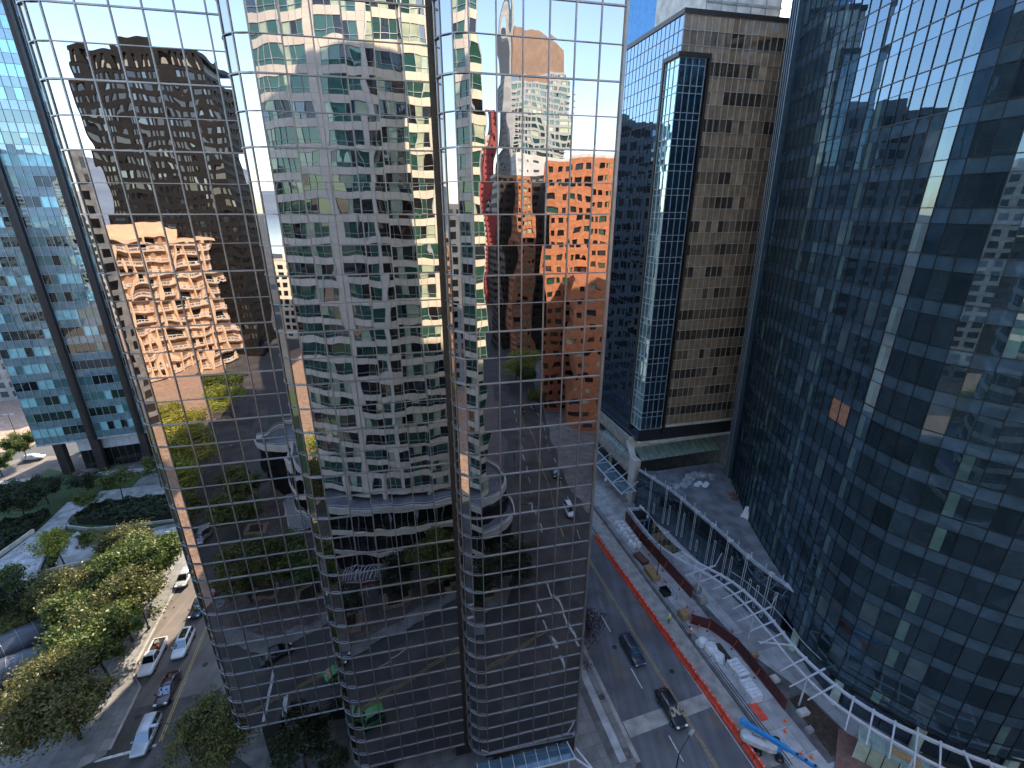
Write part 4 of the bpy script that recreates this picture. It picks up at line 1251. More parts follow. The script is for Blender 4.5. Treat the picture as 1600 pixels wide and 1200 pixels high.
# ---- low curved glass podium with terrace, left of the tower
EDGE = [(26.6, 84.6), (28.4, 81.4), (31.0, 76.6), (33.2, 70.3), (35.0, 65.0), (36.7, 59.2), (38.3, 55.2), (40.2, 52.0)]
def glass_podium():
    root = empty('glass_podium', XY(38, 72, 0), 'low curved dark glass podium with thin white rods and a roof terrace', 'podium')
    path = dense(EDGE, 1.35)
    n = len(path)
    zt = 9.5
    lst = []
    for i in range(n - 1):
        A, B = path[i], path[i + 1]
        U = (B - A); w = U.length; U.normalize()
        for z0, z1 in ((0.3, 3.2), (3.2, 6.2), (6.2, 9.1)):
            lst.append((A + U * 0.03 + UP * (z0 + 0.03), U, UP, w - 0.06, z1 - z0 - 0.06, 'podium_glass'))
    fixed = []
    for (P, U, V, w, h, m) in lst:
        if U.cross(V).dot(XY(-1, -0.4)) < 0: P, U = P + U * w, -U
        fixed.append((P, U, V, w, h, m))
    panes(root, fixed, 'glass_pane', 120, jitter=0.003)
    for i in range(n):
        b = MB(); b.tube([path[i] + UP * 0.2, path[i] + UP * 9.2], 0.04, 'dark_mullion', 5); b.build('mullion', root, world=True)
    for z in (3.2, 6.2):
        b = MB(); b.ribbon([p + UP * z for p in path], 0.1, 0.08, 'dark_mullion'); b.build('transom', root, world=True)
    b = MB(); b.ribbon([p + UP * (zt - 0.1) for p in path], 0.5, 0.36, 'pale_mullion'); b.build('roof_edge', root, world=True)
    back = [Vector((44.8, 60, 0)), Vector((46.5, 74, 0)), Vector((48, 84, 0)), Vector((46.2, 84.2, 0)), Vector((40, 81.8, 0)), Vector((31, 79.9, 0)), Vector((28.8, 80.9, 0))]
    core = offset(path, 0.25)
    if (core[5] - XY(45, 70)).length > (path[5] - XY(45, 70)).length: core = offset(path, -0.25)
    b = MB(); b.prism([p for p in core] + [Vector((41.5, 53.5, 0))] + back[:3] + [Vector((44, 88, 0)), Vector((30, 84.5, 0))], 0.15, 9.2, 'core_dark', 'terrace_membrane'); b.build('podium_body', root, world=True)
    b = MB(); b.prism([p for p in core] + [Vector((41.5, 53.5, 0))] + back[:3] + [Vector((46.8, 83.8, 0)), Vector((40.5, 82.0, 0)), Vector((30.4, 79.2, 0))], 9.203, 9.42, 'terrace_membrane'); b.build('terrace', root, world=True)
    # twin white rods hung in front of the glass, of several lengths
    out = offset(path, -0.5)
    if (out[5] - XY(45, 70)).length < (path[5] - XY(45, 70)).length: out = offset(path, 0.5)
    rnd = random.Random(8)
    for i in range(3, n - 1):
        long_ = (i % 3 == 0)
        if i % 3 == 2 and rnd.random() < 0.4: continue
        z1 = 9.6 if long_ else rnd.choice([4.5, 6.5, 7.5])
        z0 = 2.2 if not long_ else 1.6
        d = (out[i + 1] - out[i]).normalized() * 0.17 if i + 1 < n else Vector((0.1, 0.1, 0))
        f = MB()
        p = out[i]
        f.tube([p - d + UP * z0, p - d + UP * z1], 0.04, 'white_steel', 5)
        f.tube([p + d + UP * z0, p + d + UP * z1], 0.04, 'white_steel', 5)
        f.bar(p - d + UP * z1, p + d + UP * z1, 0.07, 0.07, 'white_steel')
        f.bar(p - d + UP * z0, p + d + UP * z0, 0.07, 0.07, 'white_steel')
        f.build('twin_rod', root, world=True)
        if long_:
            g = MB(); g.bar(p + UP * 9.62, path[i] + (path[i] - p) * 0.8 + UP * 9.62, 0.3, 0.14, 'white_steel'); g.cbox(p + UP * 9.9, (0.35, 0.35, 0.7), 'white_steel', 0.4); g.build('rod_bracket', root, world=True)
    # steel beak where the terrace edge runs out past the tower
    b = MB(); e = path[-1]
    b.poly([e + UP * 9.3 + XY(-0.7, 0.3), e + XY(0.9, -3.6) + UP * 9.6, e + XY(0.5, 0.6) + UP * 9.3], 'white_steel')
    b.poly([e + UP * 9.75 + XY(-0.7, 0.3), e + XY(0.5, 0.6) + UP * 9.75, e + XY(0.9, -3.6) + UP * 9.62], 'white_steel')
    b.poly([e + UP * 9.3 + XY(-0.7, 0.3), e + UP * 9.75 + XY(-0.7, 0.3), e + XY(0.9, -3.6) + UP * 9.62], 'white_steel')
    b.build('edge_beak', root, world=True)
    # posts of the terrace guard
    for i in range(1, n - 1, 2):
        b = MB(); b.cbox(core[i] + UP * 9.95, (0.09, 0.09, 1.0), 'white_steel'); b.build('guard_post', root, world=True)
    return path
EDGEPATH = glass_podium()

# ---- long curved white canopy frame
INNER = [(25.5, 78.4), (26.5, 74.2), (27.4, 69.6), (28.8, 65.8), (31.0, 62.3), (33.4, 59.8), (35.2, 57.4), (36.5, 54.2), (37.4, 50.3), (38.0, 46.1), (39.3, 42.3), (41.2, 39.0), (44.0, 36.2), (48.6, 33.3), (53.0, 31.2), (58, 29.6)]
OUTER = [(23.1, 77.3), (24.2, 72.2), (25.6, 67.3), (28.1, 63.4), (31.2, 60.1), (33.2, 57.4), (34.6, 54.2), (35.3, 51.0), (35.9, 47.6), (36.4, 44.4), (37.3, 41.2), (38.5, 38.7), (40.2, 36.4), (42.4, 34.2), (45.5, 31.7), (50, 29)]
def canopy():
    root = empty('canopy_frame', XY(36, 52, 0), 'long curving white steel canopy frame with cross ribs round the foot of the curved tower', 'canopy')
    pi, po = dense(INNER, 1.0), dense(OUTER, 1.0)
    zc = 5.0
    b = MB(); b.ribbon([p + UP * zc for p in pi], 0.34, 0.3, 'white_steel'); b.build('curved_beam', root, world=True)
    b = MB(); b.ribbon([p + UP * (zc - 0.05) for p in po], 0.26, 0.28, 'white_steel'); b.build('curved_beam', root, world=True)
    # thin rail along the tower behind
    thin = offset(pi, 1.3)
    if (thin[30] - XY(60, 60)).length > (pi[30] - XY(60, 60)).length: thin = offset(pi, -1.3)
    b = MB(); b.ribbon([p + UP * 5.6 for p in thin[22:]], 0.08, 0.1, 'pale_mullion'); b.build('thin_rail', root, world=True)
    k = 0
    m = min(len(pi), len(po))
    i = 1
    while i < m - 2:
        a = pi[i]
        o = min(po, key=lambda q: (q - a).length)
        d = (o - a)
        if d.length < 0.7:
            d = Vector((-0.7, -0.7, 0))
        dn = d.normalized()
        reach = 0.4 if i < 17 else 2.6
        big = (k % 5 == 4)
        far = o + dn * (reach + (0.6 if big else 0))
        near = a - dn * (1.5 if big else 0.3)
        b = MB()
        b.hexa([near + UP * (zc - .02) + Vector((-dn.y, dn.x, 0)) * -0.10, near + UP * (zc - .02) + Vector((-dn.y, dn.x, 0)) * 0.10,
                far + UP * (zc + .1) + Vector((-dn.y, dn.x, 0)) * 0.05, far + UP * (zc + .1) + Vector((-dn.y, dn.x, 0)) * -0.05,
                near + UP * (zc + .2) + Vector((-dn.y, dn.x, 0)) * -0.10, near + UP * (zc + .2) + Vector((-dn.y, dn.x, 0)) * 0.10,
                far + UP * (zc + .18) + Vector((-dn.y, dn.x, 0)) * 0.05, far + UP * (zc + .18) + Vector((-dn.y, dn.x, 0)) * -0.05], 'white_steel')
        b.build('rib', root, world=True)
        if big and i > 14:
            s = MB(); s.tube([o + UP * 0.15, o + UP * (zc - 0.1)], 0.11, 'white_steel'); s.build('post', root, world=True)
            s = MB(); s.bar(near + UP * (zc + 0.2), near - dn * 0.9 + UP * 7.4, 0.09, 0.09, 'white_steel'); s.build('stay_rod', root, world=True)
        if i > 47:
            q = min(i + 2, m - 2)
            g = MB(); a2, o2 = pi[q], po[min(q, len(po) - 1)]
        k += 1
        i += 2
    # glazed top end near the pillar
    for i in range(2, 14, 2):
        a, a2 = pi[i], pi[i + 2]
        o, o2 = min(po, key=lambda q: (q - a).length), min(po, key=lambda q: (q - a2).length)
        b = MB(); b.hexa([v + UP * 5.22 for v in (o, a, a2, o2)] + [v + UP * 5.26 for v in (o, a, a2, o2)], 'canopy_glass'); b.build('glass_panel', root, world=True)
canopy()

# pale glass kiosk roof under the canopy, lower right
def kiosk():
    root = empty('kiosk', XY(43.2, 33.6, 0), 'pale green glass-roofed kiosk on a brown deck under the canopy, lower right', 'kiosk')
    U = XY(0.80, -0.60); V = XY(0.60, 0.80)
    P = XY(39.6, 35.6)
    b = MB(); b.obox(P - U * 1.5 - V * 2.6 + UP * 0.13, U * 11, V * 5.5, UP * 0.25, 'brick_red_pave'); b.build('deck', root, world=True)
    for i in range(6):
        b = MB(); b.obox(P + U * (1.3 * i) + UP * 3.1, U * 1.24, V * (2.3 - 0.12 * i), UP * 0.06, 'light_glass_slab'); b.build('roof_panel', root, world=True)
        b = MB(); b.obox(P + U * (1.3 * i) + V * 0.1 + UP * 0.38, U * 1.2, V * 0.06, UP * 2.6, 'curtain_window'); b.build('wall_panel', root, world=True)
    for i in (0, 3, 6):
        b = MB(); b.obox(P + U * (1.3 * i) + UP * 0.38, U * 0.1, V * 0.1, UP * 2.7, 'white_steel'); b.build('post', root, world=True)
    b = MB(); b.obox(P + U * 3 + V * 0.6 + UP * 3.17, U * 2.6, V * 0.9, UP * 0.12, 'timber'); b.build('roof_patch', root, world=True)
kiosk()

# ================================================================== BUILDINGS BEHIND THE CAMERA, met in the mirror glass
FRONT = [(-23, -22), (-22, -15.5), (-20.4, -11), (-17.5, -7.6), (-14.2, -5.2), (-10.6, -3.5), (-6.8, -2.3), (-2.9, -1.5)]
BAYS = [(-2.9, -1.5), (1.5, -1.95), (1.9, -1.3), (6.3, -2.3), (6.7, -1.7), (11.4, -4.3), (12.0, -8.5), (12.2, -14)]
def cream_tower():
    root = empty('apartment_tower', TN(-5, -18, 0), 'cream apartment tower with curved bands and green windows, reflected mid-facade in the mirrored tower', 'tower')
    fl0, fl1 = 14.5, 95.5
    nf = 27
    fp = 3.0
    segs = []
    def divide(a, b, w):
        n = max(1, round((Vector(b) - Vector(a)).length / w))
        return [((Vector(a)).lerp(Vector(b), i / n), (Vector(a)).lerp(Vector(b), (i + 1) / n)) for i in range(n)]
    fr = dense([(p[0], p[1]) for p in FRONT], 1.25)
    segs = [(fr[i].to_2d(), fr[i + 1].to_2d(), 'cream_shadow_panel') for i in range(len(fr) - 1)]
    segs.append((fr[-1].to_2d(), Vector(BAYS[0]), 'cream_shadow_panel'))
    for i in range(len(BAYS) - 1):
        for a, b in divide(BAYS[i], BAYS[i + 1], 1.25): segs.append((a, b, 'cream_panel'))
    rnd = random.Random(21)
    pier_cols = set()
    lst = []
    wl = []
    kinds = []
    for i in range(len(segs)):
        L = (segs[i][1] - segs[i][0]).length
        kinds.append('pier' if (L < 0.72 or i % 14 == 6) else 'win')
    colmat = [rnd.choice(['green_window', 'green_window', 'green_window', 'grey_window', 'curtain_window', 'dark_window']) for _ in segs]
    for f in range(nf):
        z = fl0 + fp * f
        for i, (a, b, m) in enumerate(segs):
            A, B = TN(a.x, a.y), TN(b.x, b.y)
            U = (B - A); w = U.length; U.normalize()
            # facing the mirror (towards +N): outward is left of travel here, so walk backwards
            P = B; U2 = -U
            lst.append((P + UP * (z - 1.0) + U2 * 0.012, U2, UP, w - 0.024, 1.0, m))
            if kinds[i] == 'pier':
                lst.append((P + UP * (z + 0.02) + U2 * 0.012, U2, UP, w - 0.024, fp - 1.04, m))
            else:
                wm = colmat[i] if rnd.random() < 0.5 else rnd.choice(['green_window', 'dark_window', 'green_window', 'green_window', 'grey_window', 'curtain_window', 'dark_window'])
                ins = U2.cross(UP) * -0.1
                wl.append((P + ins + UP * (z + 0.62) + U2 * 0.04, U2, UP, w - 0.08, 1.34, wm))
                wl.append((P + ins + UP * (z + 0.04) + U2 * 0.04, U2, UP, w - 0.08, 0.52, wm if rnd.random() < .7 else 'green_window'))
    panes(root, wl, 'window', 280, jitter=0.006, rest='windows', mirror=True, t=0.05)
    panes(root, lst, 'wall_panel', 280, jitter=0.0, rest='wall_panels', mirror=True, t=0.16)
    # window frames: mullions full height behind the bands, one thin rail per floor
    for i, (a, b, m) in enumerate(segs):
        A = TN(a.x, a.y, fl0 - 1)
        t = (TN(b.x, b.y, 0) - TN(a.x, a.y, 0)).normalized()
        o = Vector((-t.y, t.x, 0))
        q = MB(); q.bar(A - o * 0.03, A - o * 0.03 + UP * (fp * nf + 1), 0.07, 0.12, 'light_mullion', up=o); q.build('window_mullion', root, world=True)
    pts = [TN(s[0].x, s[0].y) for s in segs] + [TN(segs[-1][1].x, segs[-1][1].y)]
    for f in range(nf):
        z = fl0 + fp * f
        q = MB(); q.ribbon([p + UP * (z + 0.59) - NN * 0.05 for p in pts], 0.08, 0.06, 'light_mullion'); q.build('window_rail', root, world=True)
    # body
    inner = []
    for i, p in enumerate(pts):
        t = (pts[min(i + 1, len(pts) - 1)] - pts[max(i - 1, 0)]).normalized()
        inner.append(p - Vector((-t.y, t.x, 0)) * 0.32)
    b = MB(); b.prism(inner[1:-1] + [TN(11.6, -14), TN(11.8, -38), TN(-22.5, -38), TN(-22.4, -22)], 13.5, fl1, 'core_dark', 'roof_gravel'); b.build('tower_body', root, world=True)
    b = MB(); b.obox(TN(-16, -34, fl1), TT * 20, NN * 22, UP * 6, 'cream_panel'); b.build('penthouse', root, world=True)
    # side and back walls
    for f in range(nf):
        z = fl0 + fp * f
        b = MB(); b.obox(TN(11.9, -38, z - 1), NN * 24, TT * 0.3, UP * 1.0, 'cream_panel'); b.build('side_band', root, world=True)
        for k in range(5):
            b = MB(); b.obox(TN(11.85, -37.9 + k * 4.8, z), NN * 2.2, TT * 0.3, UP * 2.0, 'cream_panel'); b.build('side_pier', root, world=True)
        b = MB(); b.obox(TN(-23.1, -38, z - 1), NN * 16, TT * 0.3, UP * 1.0, 'cream_panel'); b.build('side_band', root, world=True)
    # podium with terrace, piers and curving parapet
    pod = dense([(-27, -18), (-25, -8.5), (-20, -2.8), (-13, 0.4), (-6, 1.9), (1, 2.2), (6.5, 1.6), (10, 0.5)], 1.5)
    podw = [TN(p.x, p.y) for p in pod]
    b = MB(); b.prism([TN(p.x, p.y - 0.4) for p in pod] + [TN(11, -38), TN(-28, -38)], 0.1, 12.6, 'dark_window', 'terrace_membrane'); b.build('podium_wall', root, world=True)
    for z, h, m in ((13.1, 1.2, 'pale_panel'), (8.6, 1.0, 'cream_panel'), (4.3, 0.7, 'cream_panel')):
        b = MB(); b.ribbon([p + UP * z for p in podw], 0.3, h, m); b.build('podium_band', root, world=True)
    for i in range(0, len(podw), 1):
        b = MB(); b.bar(podw[i] + UP * 0.15, podw[i] + UP * 12.6, 0.1, 0.16, 'light_mullion', up=NN); b.build('podium_mullion', root, world=True)
    b = MB(); b.ribbon([p + UP * 14.15 for p in podw], 0.07, 0.07, 'white_steel'); b.build('handrail', root, world=True)
    for t, n in ((-18, -6.8), (-12.5, -3.4), (-6, -1.2), (1.5, -1.4), (7.5, -1.6)):
        b = MB(); b.tube([TN(t, n - 1.2, 12.6), TN(t, n - 1.2, 17.5)], 0.55, 'cream_shadow_panel', 12); b.build('round_pier', root, world=True)
    # round terrace lobes on either side
    for (t, n, r, z, lab) in ((9.5, -6.5, 6.6, 8.0, 0), (7.5, -10.5, 8.2, 12.2, 1), (-27.5, -25, 6.5, 12.5, 2)):
        c = [TN(t + r * math.cos(RAD(a)), n + r * math.sin(RAD(a))) for a in range(0, 360, 15)]
        b = MB(); b.prism(c, 0.12, z - 0.01 * lab, 'dark_window', 'terrace_membrane'); b.build('terrace_drum', root, world=True)
        b = MB(); b.ribbon([p + UP * (z + 0.1) for p in c + c[:1]], 0.35, 1.5, 'pale_panel'); b.build('terrace_parapet', root, world=True)
        b = MB(); b.ribbon([p + UP * (z + 1.3) for p in c + c[:1]], 0.06, 0.06, 'white_steel'); b.build('handrail', root, world=True)
cream_tower()

def pergola(o, n, U, V, w, label):
    root = empty('pergola', o, label, 'pergola')
    for i in range(n):
        b = MB()
        p = o + U * (0.55 * i)
        b.tube([p + UP * 3.2, p + V * (w * 0.35) + UP * 4.4, p + V * (w * 0.7) + UP * 4.6, p + V * w + UP * 3.9], 0.07, 'white_steel', 5)
        b.build('curved_slat', root, world=True)
    for s in (0.05, 0.95):
        b = MB(); b.bar(o + V * (w * s) + UP * 3.3, o + V * (w * s) + U * (0.55 * n) + UP * 3.3, 0.12, 0.16, 'white_steel'); b.build('beam', root, world=True)
        for k in (0.05, 0.5, 0.95):
            b = MB(); b.tube([o + V * (w * s) + U * (0.55 * n * k) + UP * 0.12, o + V * (w * s) + U * (0.55 * n * k) + UP * 3.3], 0.08, 'white_steel', 6); b.build('post', root, world=True)
    b = MB(); b.bar(o + V * w + UP * 3.0 - U * 0.3, o + V * w + U * (0.55 * n) + UP * 3.0, 0.1, 0.5, 'umbrella_red'); b.build('red_valance', root, world=True)
pergola(TN(-29.0, -12, 0), 24, (NN * 0.93 + TT * 0.36).normalized(), TT, 5.0, 'long white curved-slat pergola beside the cream tower, reflected at the left of the mirrored facade')
pergola(TN(-12.5, 2.8, 0), 14, TT, (NN * 0.95 - TT * 0.3).normalized(), 4.2, 'short white curved-slat pergola in front of the cream tower podium, reflected low')

def facade_box(name, label, P, U, V, z0, H, wall, rows, cols, wmat, frac=(0.7, 0.6), proud=0.35, roof=None, cat='building', group=None, limit=220, crown=None, sides=True, jitter=0.002):
    """block whose walls are a real grid: bands and piers stand proud of recessed window panes. U, V span the plan; faces met: along U (outer U x up) and both ends."""
    U, V = Vector(U), Vector(V)
    root = empty(name, P + U / 2 + V / 2, label, cat, group)
    u, v = U.normalized(), V.normalized()
    s = 1 if u.cross(v).z > 0 else -1
    b = MB(); b.obox(P + u * proud + v * proud + UP * z0, u * (U.length - 2 * proud), v * (V.length - 2 * proud), UP * (H - z0), 'core_dark'); b.build('building_body', root, world=True)
    wl = []
    faces = [(P, u, U.length, cols)]
    if sides:
        n2 = max(2, int(round(cols * V.length / U.length)))
        faces += [(P + U, v, V.length, n2), (P + V, -v, V.length, n2)]
    faces += [(P + U + V, -u, U.length, cols)]
    rh = (H - z0) / rows
    for (o, d, L, n) in faces:
        nrm = d.cross(UP) * s
        cw = L / n
        for r in range(rows + 1):
            z = z0 + rh * r
            hh = rh * (1 - frac[1])
            b = MB(); b.obox(o + UP * (z - (0 if r == 0 else hh / 2)), d * L, -nrm * proud, UP * (hh if 0 < r < rows else hh / 2), wall); b.build('wall_band', root, world=True)
        for c in range(n + 1):
            pw = cw * (1 - frac[0])
            a = max(0, cw * c - pw / 2); e = min(L, cw * c + pw / 2)
            b = MB(); b.obox(o + d * (a + 0.004) + UP * (z0 + 0.002) + nrm * 0.003, d * (e - a - 0.008), -nrm * proud, UP * (H - z0 - 0.004), wall); b.build('wall_pier', root, world=True)
        for r in range(rows):
            for c in range(n):
                q = o + d * (cw * c + cw * (1 - frac[0]) / 2 + 0.01) - nrm * (proud - 0.06) + UP * (z0 + rh * r + rh * (1 - frac[1]) / 2 + 0.01)
                w, h = cw * frac[0] - 0.02, rh * frac[1] - 0.02
                mm = wmat if isinstance(wmat, str) else random.choice(wmat)
                if s > 0: wl.append((q, d, UP, w, h, mm))
                else: wl.append((q + d * w, -d, UP, w, h, mm))
    panes(root, wl, 'window', limit, jitter=jitter, rest='windows', mirror=True, t=0.05)
    b = MB(); b.obox(P + u * 0.2 + v * 0.2 + UP * H, u * (U.length - 0.4), v * (V.length - 0.4), UP * 0.5, roof or wall); b.build('roof', root, world=True)
    return root

# black bronze office tower with a slotted crown, left in the mirror
def black_tower():
    P = TN(-64, -141.2, 0)
    U, V = -TT * 44, -NN * 26
    root = facade_box('office_tower', 'black bronze office tower with a slotted crown, reflected high at the left', P, U, V, 0, 108, 'black_bronze', 28, 18, ['dark_window', 'dark_window', 'dark_window', 'grey_window'], (0.62, 0.55), 0.5, cat='tower', limit=290)
    u, v = U.normalized(), V.normalized()
    for i in range(15):
        b = MB(); b.obox(P + u * (0.3 + 2.93 * i) + UP * 108.4, u * 1.7, v * 1.2, UP * 4.2, 'black_bronze'); b.build('crown_fin', root, world=True)
    b = MB(); b.obox(P + UP * 112.6, u * 44, v * 26, UP * 1.4, 'black_bronze'); b.build('crown_cap', root, world=True)
    b = MB(); b.obox(P + u * 2 + v * 2 + UP * 108.5, u * 40, v * 22, UP * 4.1, 'grey_panel'); b.build('plant_room', root, world=True)
    b = MB(); b.obox(P + u * 10 + v * 8 + UP * 114, u * 22, v * 12, UP * 4, 'black_bronze'); b.build('plant_room', root, world=True)
black_tower()

# orange balcony building in front of it
def balcony_block():
    P0 = TN(-73.5, -136, 0)
    tu = (NN * 0.72 - TT * 0.69).normalized()      # front runs to the left and towards the mirror
    tv = Vector((-tu.y, tu.x, 0))
    if tv.dot(TT) > 0: tv = -tv
    root = empty('apartment_block', P0 + tu * 20, 'sunlit orange apartment block with rows of white balconies, reflected at the left', 'building')
    rows, fp = 12, 4.17
    H = rows * fp
    lens = 46
    b = MB(); b.obox(P0, tu * lens, tv * 18, UP * H, 'orange_stucco'); b.build('wall', root, world=True)
    b = MB(); b.obox(P0 - tu * 0.6 - tv * 2.0 + UP * H, tu * (lens + 1.2), tv * 20, UP * 0.9, 'orange_stucco'); b.build('roof_ledge', root, world=True)
    b = MB(); b.obox(P0 + tu * 12 + tv * 3 + UP * H, tu * 22, tv * 10, UP * 5, 'orange_stucco'); b.build('plant_room', root, world=True)
    cols = [(0.6 + 5.75 * k, 4.5) for k in range(8)]
    for c, (a, w) in enumerate(cols):
        b = MB(); b.obox(P0 + tu * (a + w + 0.2) - tv * 2.6, tu * 0.9, tv * 2.6, UP * H, 'orange_stucco'); b.build('wall_fin', root, world=True)
        for r in range(rows):
            z = fp * r + 0.6
            b = MB(); b.obox(P0 + tu * a - tv * 2.2 + UP * z, tu * w, tv * 2.2, UP * 0.35, 'orange_stucco')
            sl = b.build('balcony_slab', root, world=True)
            b = MB()
            b.bar(P0 + tu * a - tv * 2.15 + UP * (z + 1.5), P0 + tu * (a + w) - tv * 2.15 + UP * (z + 1.5), 0.12, 0.22, 'pale_panel')
            b.bar(P0 + tu * a - tv * 2.15 + UP * (z + 0.45), P0 + tu * (a + w) - tv * 2.15 + UP * (z + 0.45), 0.1, 0.4, 'pale_panel')
            for k in range(6): b.obox(P0 + tu * (a + (w - 0.16) * k / 5) - tv * 2.2 + UP * (z + 0.3), tu * 0.16, tv * 0.1, UP * 1.2, 'pale_panel')
            b.build('railing', sl, world=True)
            b = MB(); b.obox(P0 + tu * (a + 0.8) - tv * 0.06 + UP * (z + 0.36), tu * (w - 1.6), tv * 0.05, UP * 2.6, 'recess_brown' if (r * 3 + c) % 4 else 'dark_window'); b.build('balcony_door', root, world=True)
balcony_block()

# brick blocks along the right-hand street behind the camera
facade_box('apartment_block', 'tall orange brick apartment block, reflected at the right edge of the mirrored tower', TN(62, -66, 0), -TT * 22.5 - NN * 1, -NN * 26 + TT * 9, 0, 73, 'orange_brick', 22, 8, ['dark_window', 'grey_window', 'green_window'], (0.62, 0.45), 0.4, limit=150)
facade_box('apartment_block', 'orange brick wing along the cross street, right of the tall brick block, behind the camera', TN(92, -52, 0), -TT * 22 - NN * 2, -NN * 24 + TT * 8, 0, 74, 'orange_brick', 22, 7, ['dark_window', 'grey_window', 'green_window'], (0.6, 0.45), 0.4, limit=150)
facade_box('apartment_block', 'lower orange brick block at the street, reflected low at the right edge', TN(66, -46, 0), -TT * 23 - NN * 6, -NN * 12 + TT * 3, 0, 43, 'orange_brick', 12, 7, ['dark_window', 'grey_window', 'curtain_window'], (0.55, 0.42), 0.5, limit=70)
facade_box('apartment_block', 'narrow ochre brick block with white balcony bands, reflected left of the brick blocks', TN(51.5, -120, 0), -TT * 7.5, -NN * 10, 0, 72, 'orange_brick', 24, 3, ['dark_window', 'curtain_window'], (0.72, 0.5), 0.5, limit=80)
facade_box('apartment_block', 'dark brown block behind the ochre one, reflected above the street', TN(59.5, -132, 0), -TT * 20, -NN * 20, 0, 73, 'dark_granite', 24, 9, 'dark_window', (0.6, 0.5), 0.3, limit=90)
facade_box('office_block', 'white windowless-looking office block behind the brick blocks, reflected under the copper-topped tower', TN(103, -150, 0), -TT * 52, -NN * 20, 0, 83, 'pale_panel', 20, 12, 'grey_window', (0.3, 0.25), 0.2, limit=60)
# tower with the copper brown crown
def copper_tower():
    P = TN(103, -238, 0)
    U, V = -TT * 36, -NN * 30
    root = facade_box('apartment_tower', 'tall grey apartment tower with a sloping copper-brown crown, reflected high in the right part', P, U, V, 0, 132, 'grey_panel', 40, 12, ['green_window', 'grey_window', 'curtain_window', 'green_window'], (0.72, 0.62), 0.4, cat='tower', limit=250)
    u, v = U.normalized(), V.normalized()
    b = MB()
    a = [P + u * 2 + v * 2, P + u * 34 + v * 2, P + u * 34 + v * 28, P + u * 2 + v * 28]
    b.hexa([a[0] + UP * 132, a[1] + UP * 132, a[2] + UP * 132, a[3] + UP * 132, a[0] + UP * 147, a[1] + UP * 157, a[2] + UP * 157, a[3] + UP * 147], 'copper_brown')
    b.build('crown', root, world=True)
    for k in range(34):
        z = 12 + k * 3.4
        for side in (0, 1):
            b = MB(); b.obox(P + u * (-1.2 if side == 0 else 32.8) - v * 1.4 + UP * z, u * 4.4, v * 3, UP * 0.25, 'pale_panel'); b.build('balcony_slab', root, world=True)
    b = MB(); b.tube([P + u * 36.5 - v * 0.5 + UP * 0, P + u * 36.5 - v * 0.5 + UP * 140, P + u * 36.5 + UP * 196], [1.4, 1.2, 0.12], 'grey_panel', 6); b.build('mast', root, world=True)
copper_tower()
facade_box('apartment_tower', 'slim red and pale slab tower, reflected beside the cream tower', TN(63.0, -260, 0), -TT * 8, -NN * 16, 0, 118, 'red_panel', 34, 3, 'dark_window', (0.3, 0.4), 0.2, cat='tower', limit=30)
facade_box('apartment_tower', 'peach and grey apartment tower, reflected between the cream tower and the red slab', TN(55.0, -262, 0), -TT * 9, -NN * 16, 0, 104, 'peach_panel', 30, 4, 'grey_window', (0.5, 0.5), 0.3, cat='tower', limit=60)
facade_box('apartment_tower', 'blue-grey glass apartment tower, reflected at the right side of the cream tower', TN(46, -250, 0), -TT * 11, -NN * 18, 0, 130, 'grey_panel', 40, 6, 'grey_window', (0.8, 0.7), 0.2, cat='tower', limit=120)
facade_box('office_block', 'long dark office block with pale bands, reflected between the street and the brick', TN(38, -170, 0), -TT * 9, -NN * 30, 0, 60, 'grey_panel', 18, 5, 'dark_window', (0.8, 0.6), 0.2, limit=60)
# far white roofs by the water and blocks towards the left in the glass
rr = random.Random(17)
for k, (t, n, w, d, h, m, lab) in enumerate((
    (-120, -170, 22, 20, 44, 'pale_panel', 'pale banded block left of the orange one, reflected near the left rounded corner'),
    (-142, -120, 26, 20, 38, 'cream_panel', 'cream low block reflected in the left rounded corner of the mirrored tower'),
    (-60, -330, 40, 24, 46, 'peach_panel', 'peach block in the distance, reflected between the black tower and the cream one'),
    (-20, -420, 40, 20, 40, 'pale_panel', 'pale waterfront block, reflected left of the cream tower'),
    (20, -460, 34, 20, 32, 'pale_panel', 'low pale waterfront block, reflected beside the second rounded corner'),
    (-180, -60, 24, 22, 58, 'concrete', 'grey concrete tower far left behind the camera'))):
    simple_block('apartment_block', TN(t, n, 0), -TT * w, -NN * d, h, m, lab, int(h / 3.6), int(w / 3.4), 'dark_window', mirror=True, limit=40)
# the side of the next street, met only in the curved tower's glass
for k, (t, n, w, d, h, m, lab) in enumerate((
    (62, -20, 20, 10, 22, 'orange_brick', 'low brick block at the corner, mirrored only in the curved blue tower'),
    (-118, 60, 34, 44, 62, 'grey_panel', 'grey block on the cross street far left, mirrored only in the curved tower'),
    (-122, 6, 30, 40, 74, 'concrete', 'concrete block on the cross street left of the camera, mirrored in the curved tower'),
    (-126, -44, 30, 40, 52, 'dark_granite', 'dark granite block left of the camera, mirrored only in the curved tower'))):
    simple_block('apartment_block', TN(t, n, 0), -TT * w, -NN * d, h, m, lab, int(h / 3.6), int(w / 3.4), 'dark_window', limit=10)
simple_block('glass_tower', TN(122, -58, 0), -TT * 40, -NN * 30, 125, 'slate_mirror_glass', 'blue glass tower right of the brick blocks, behind the camera', 34, 20, 'sky_blue_glass', frac=(0.92, 0.9), cat='tower', mirror=True, limit=60)

# courtyard and pavements behind

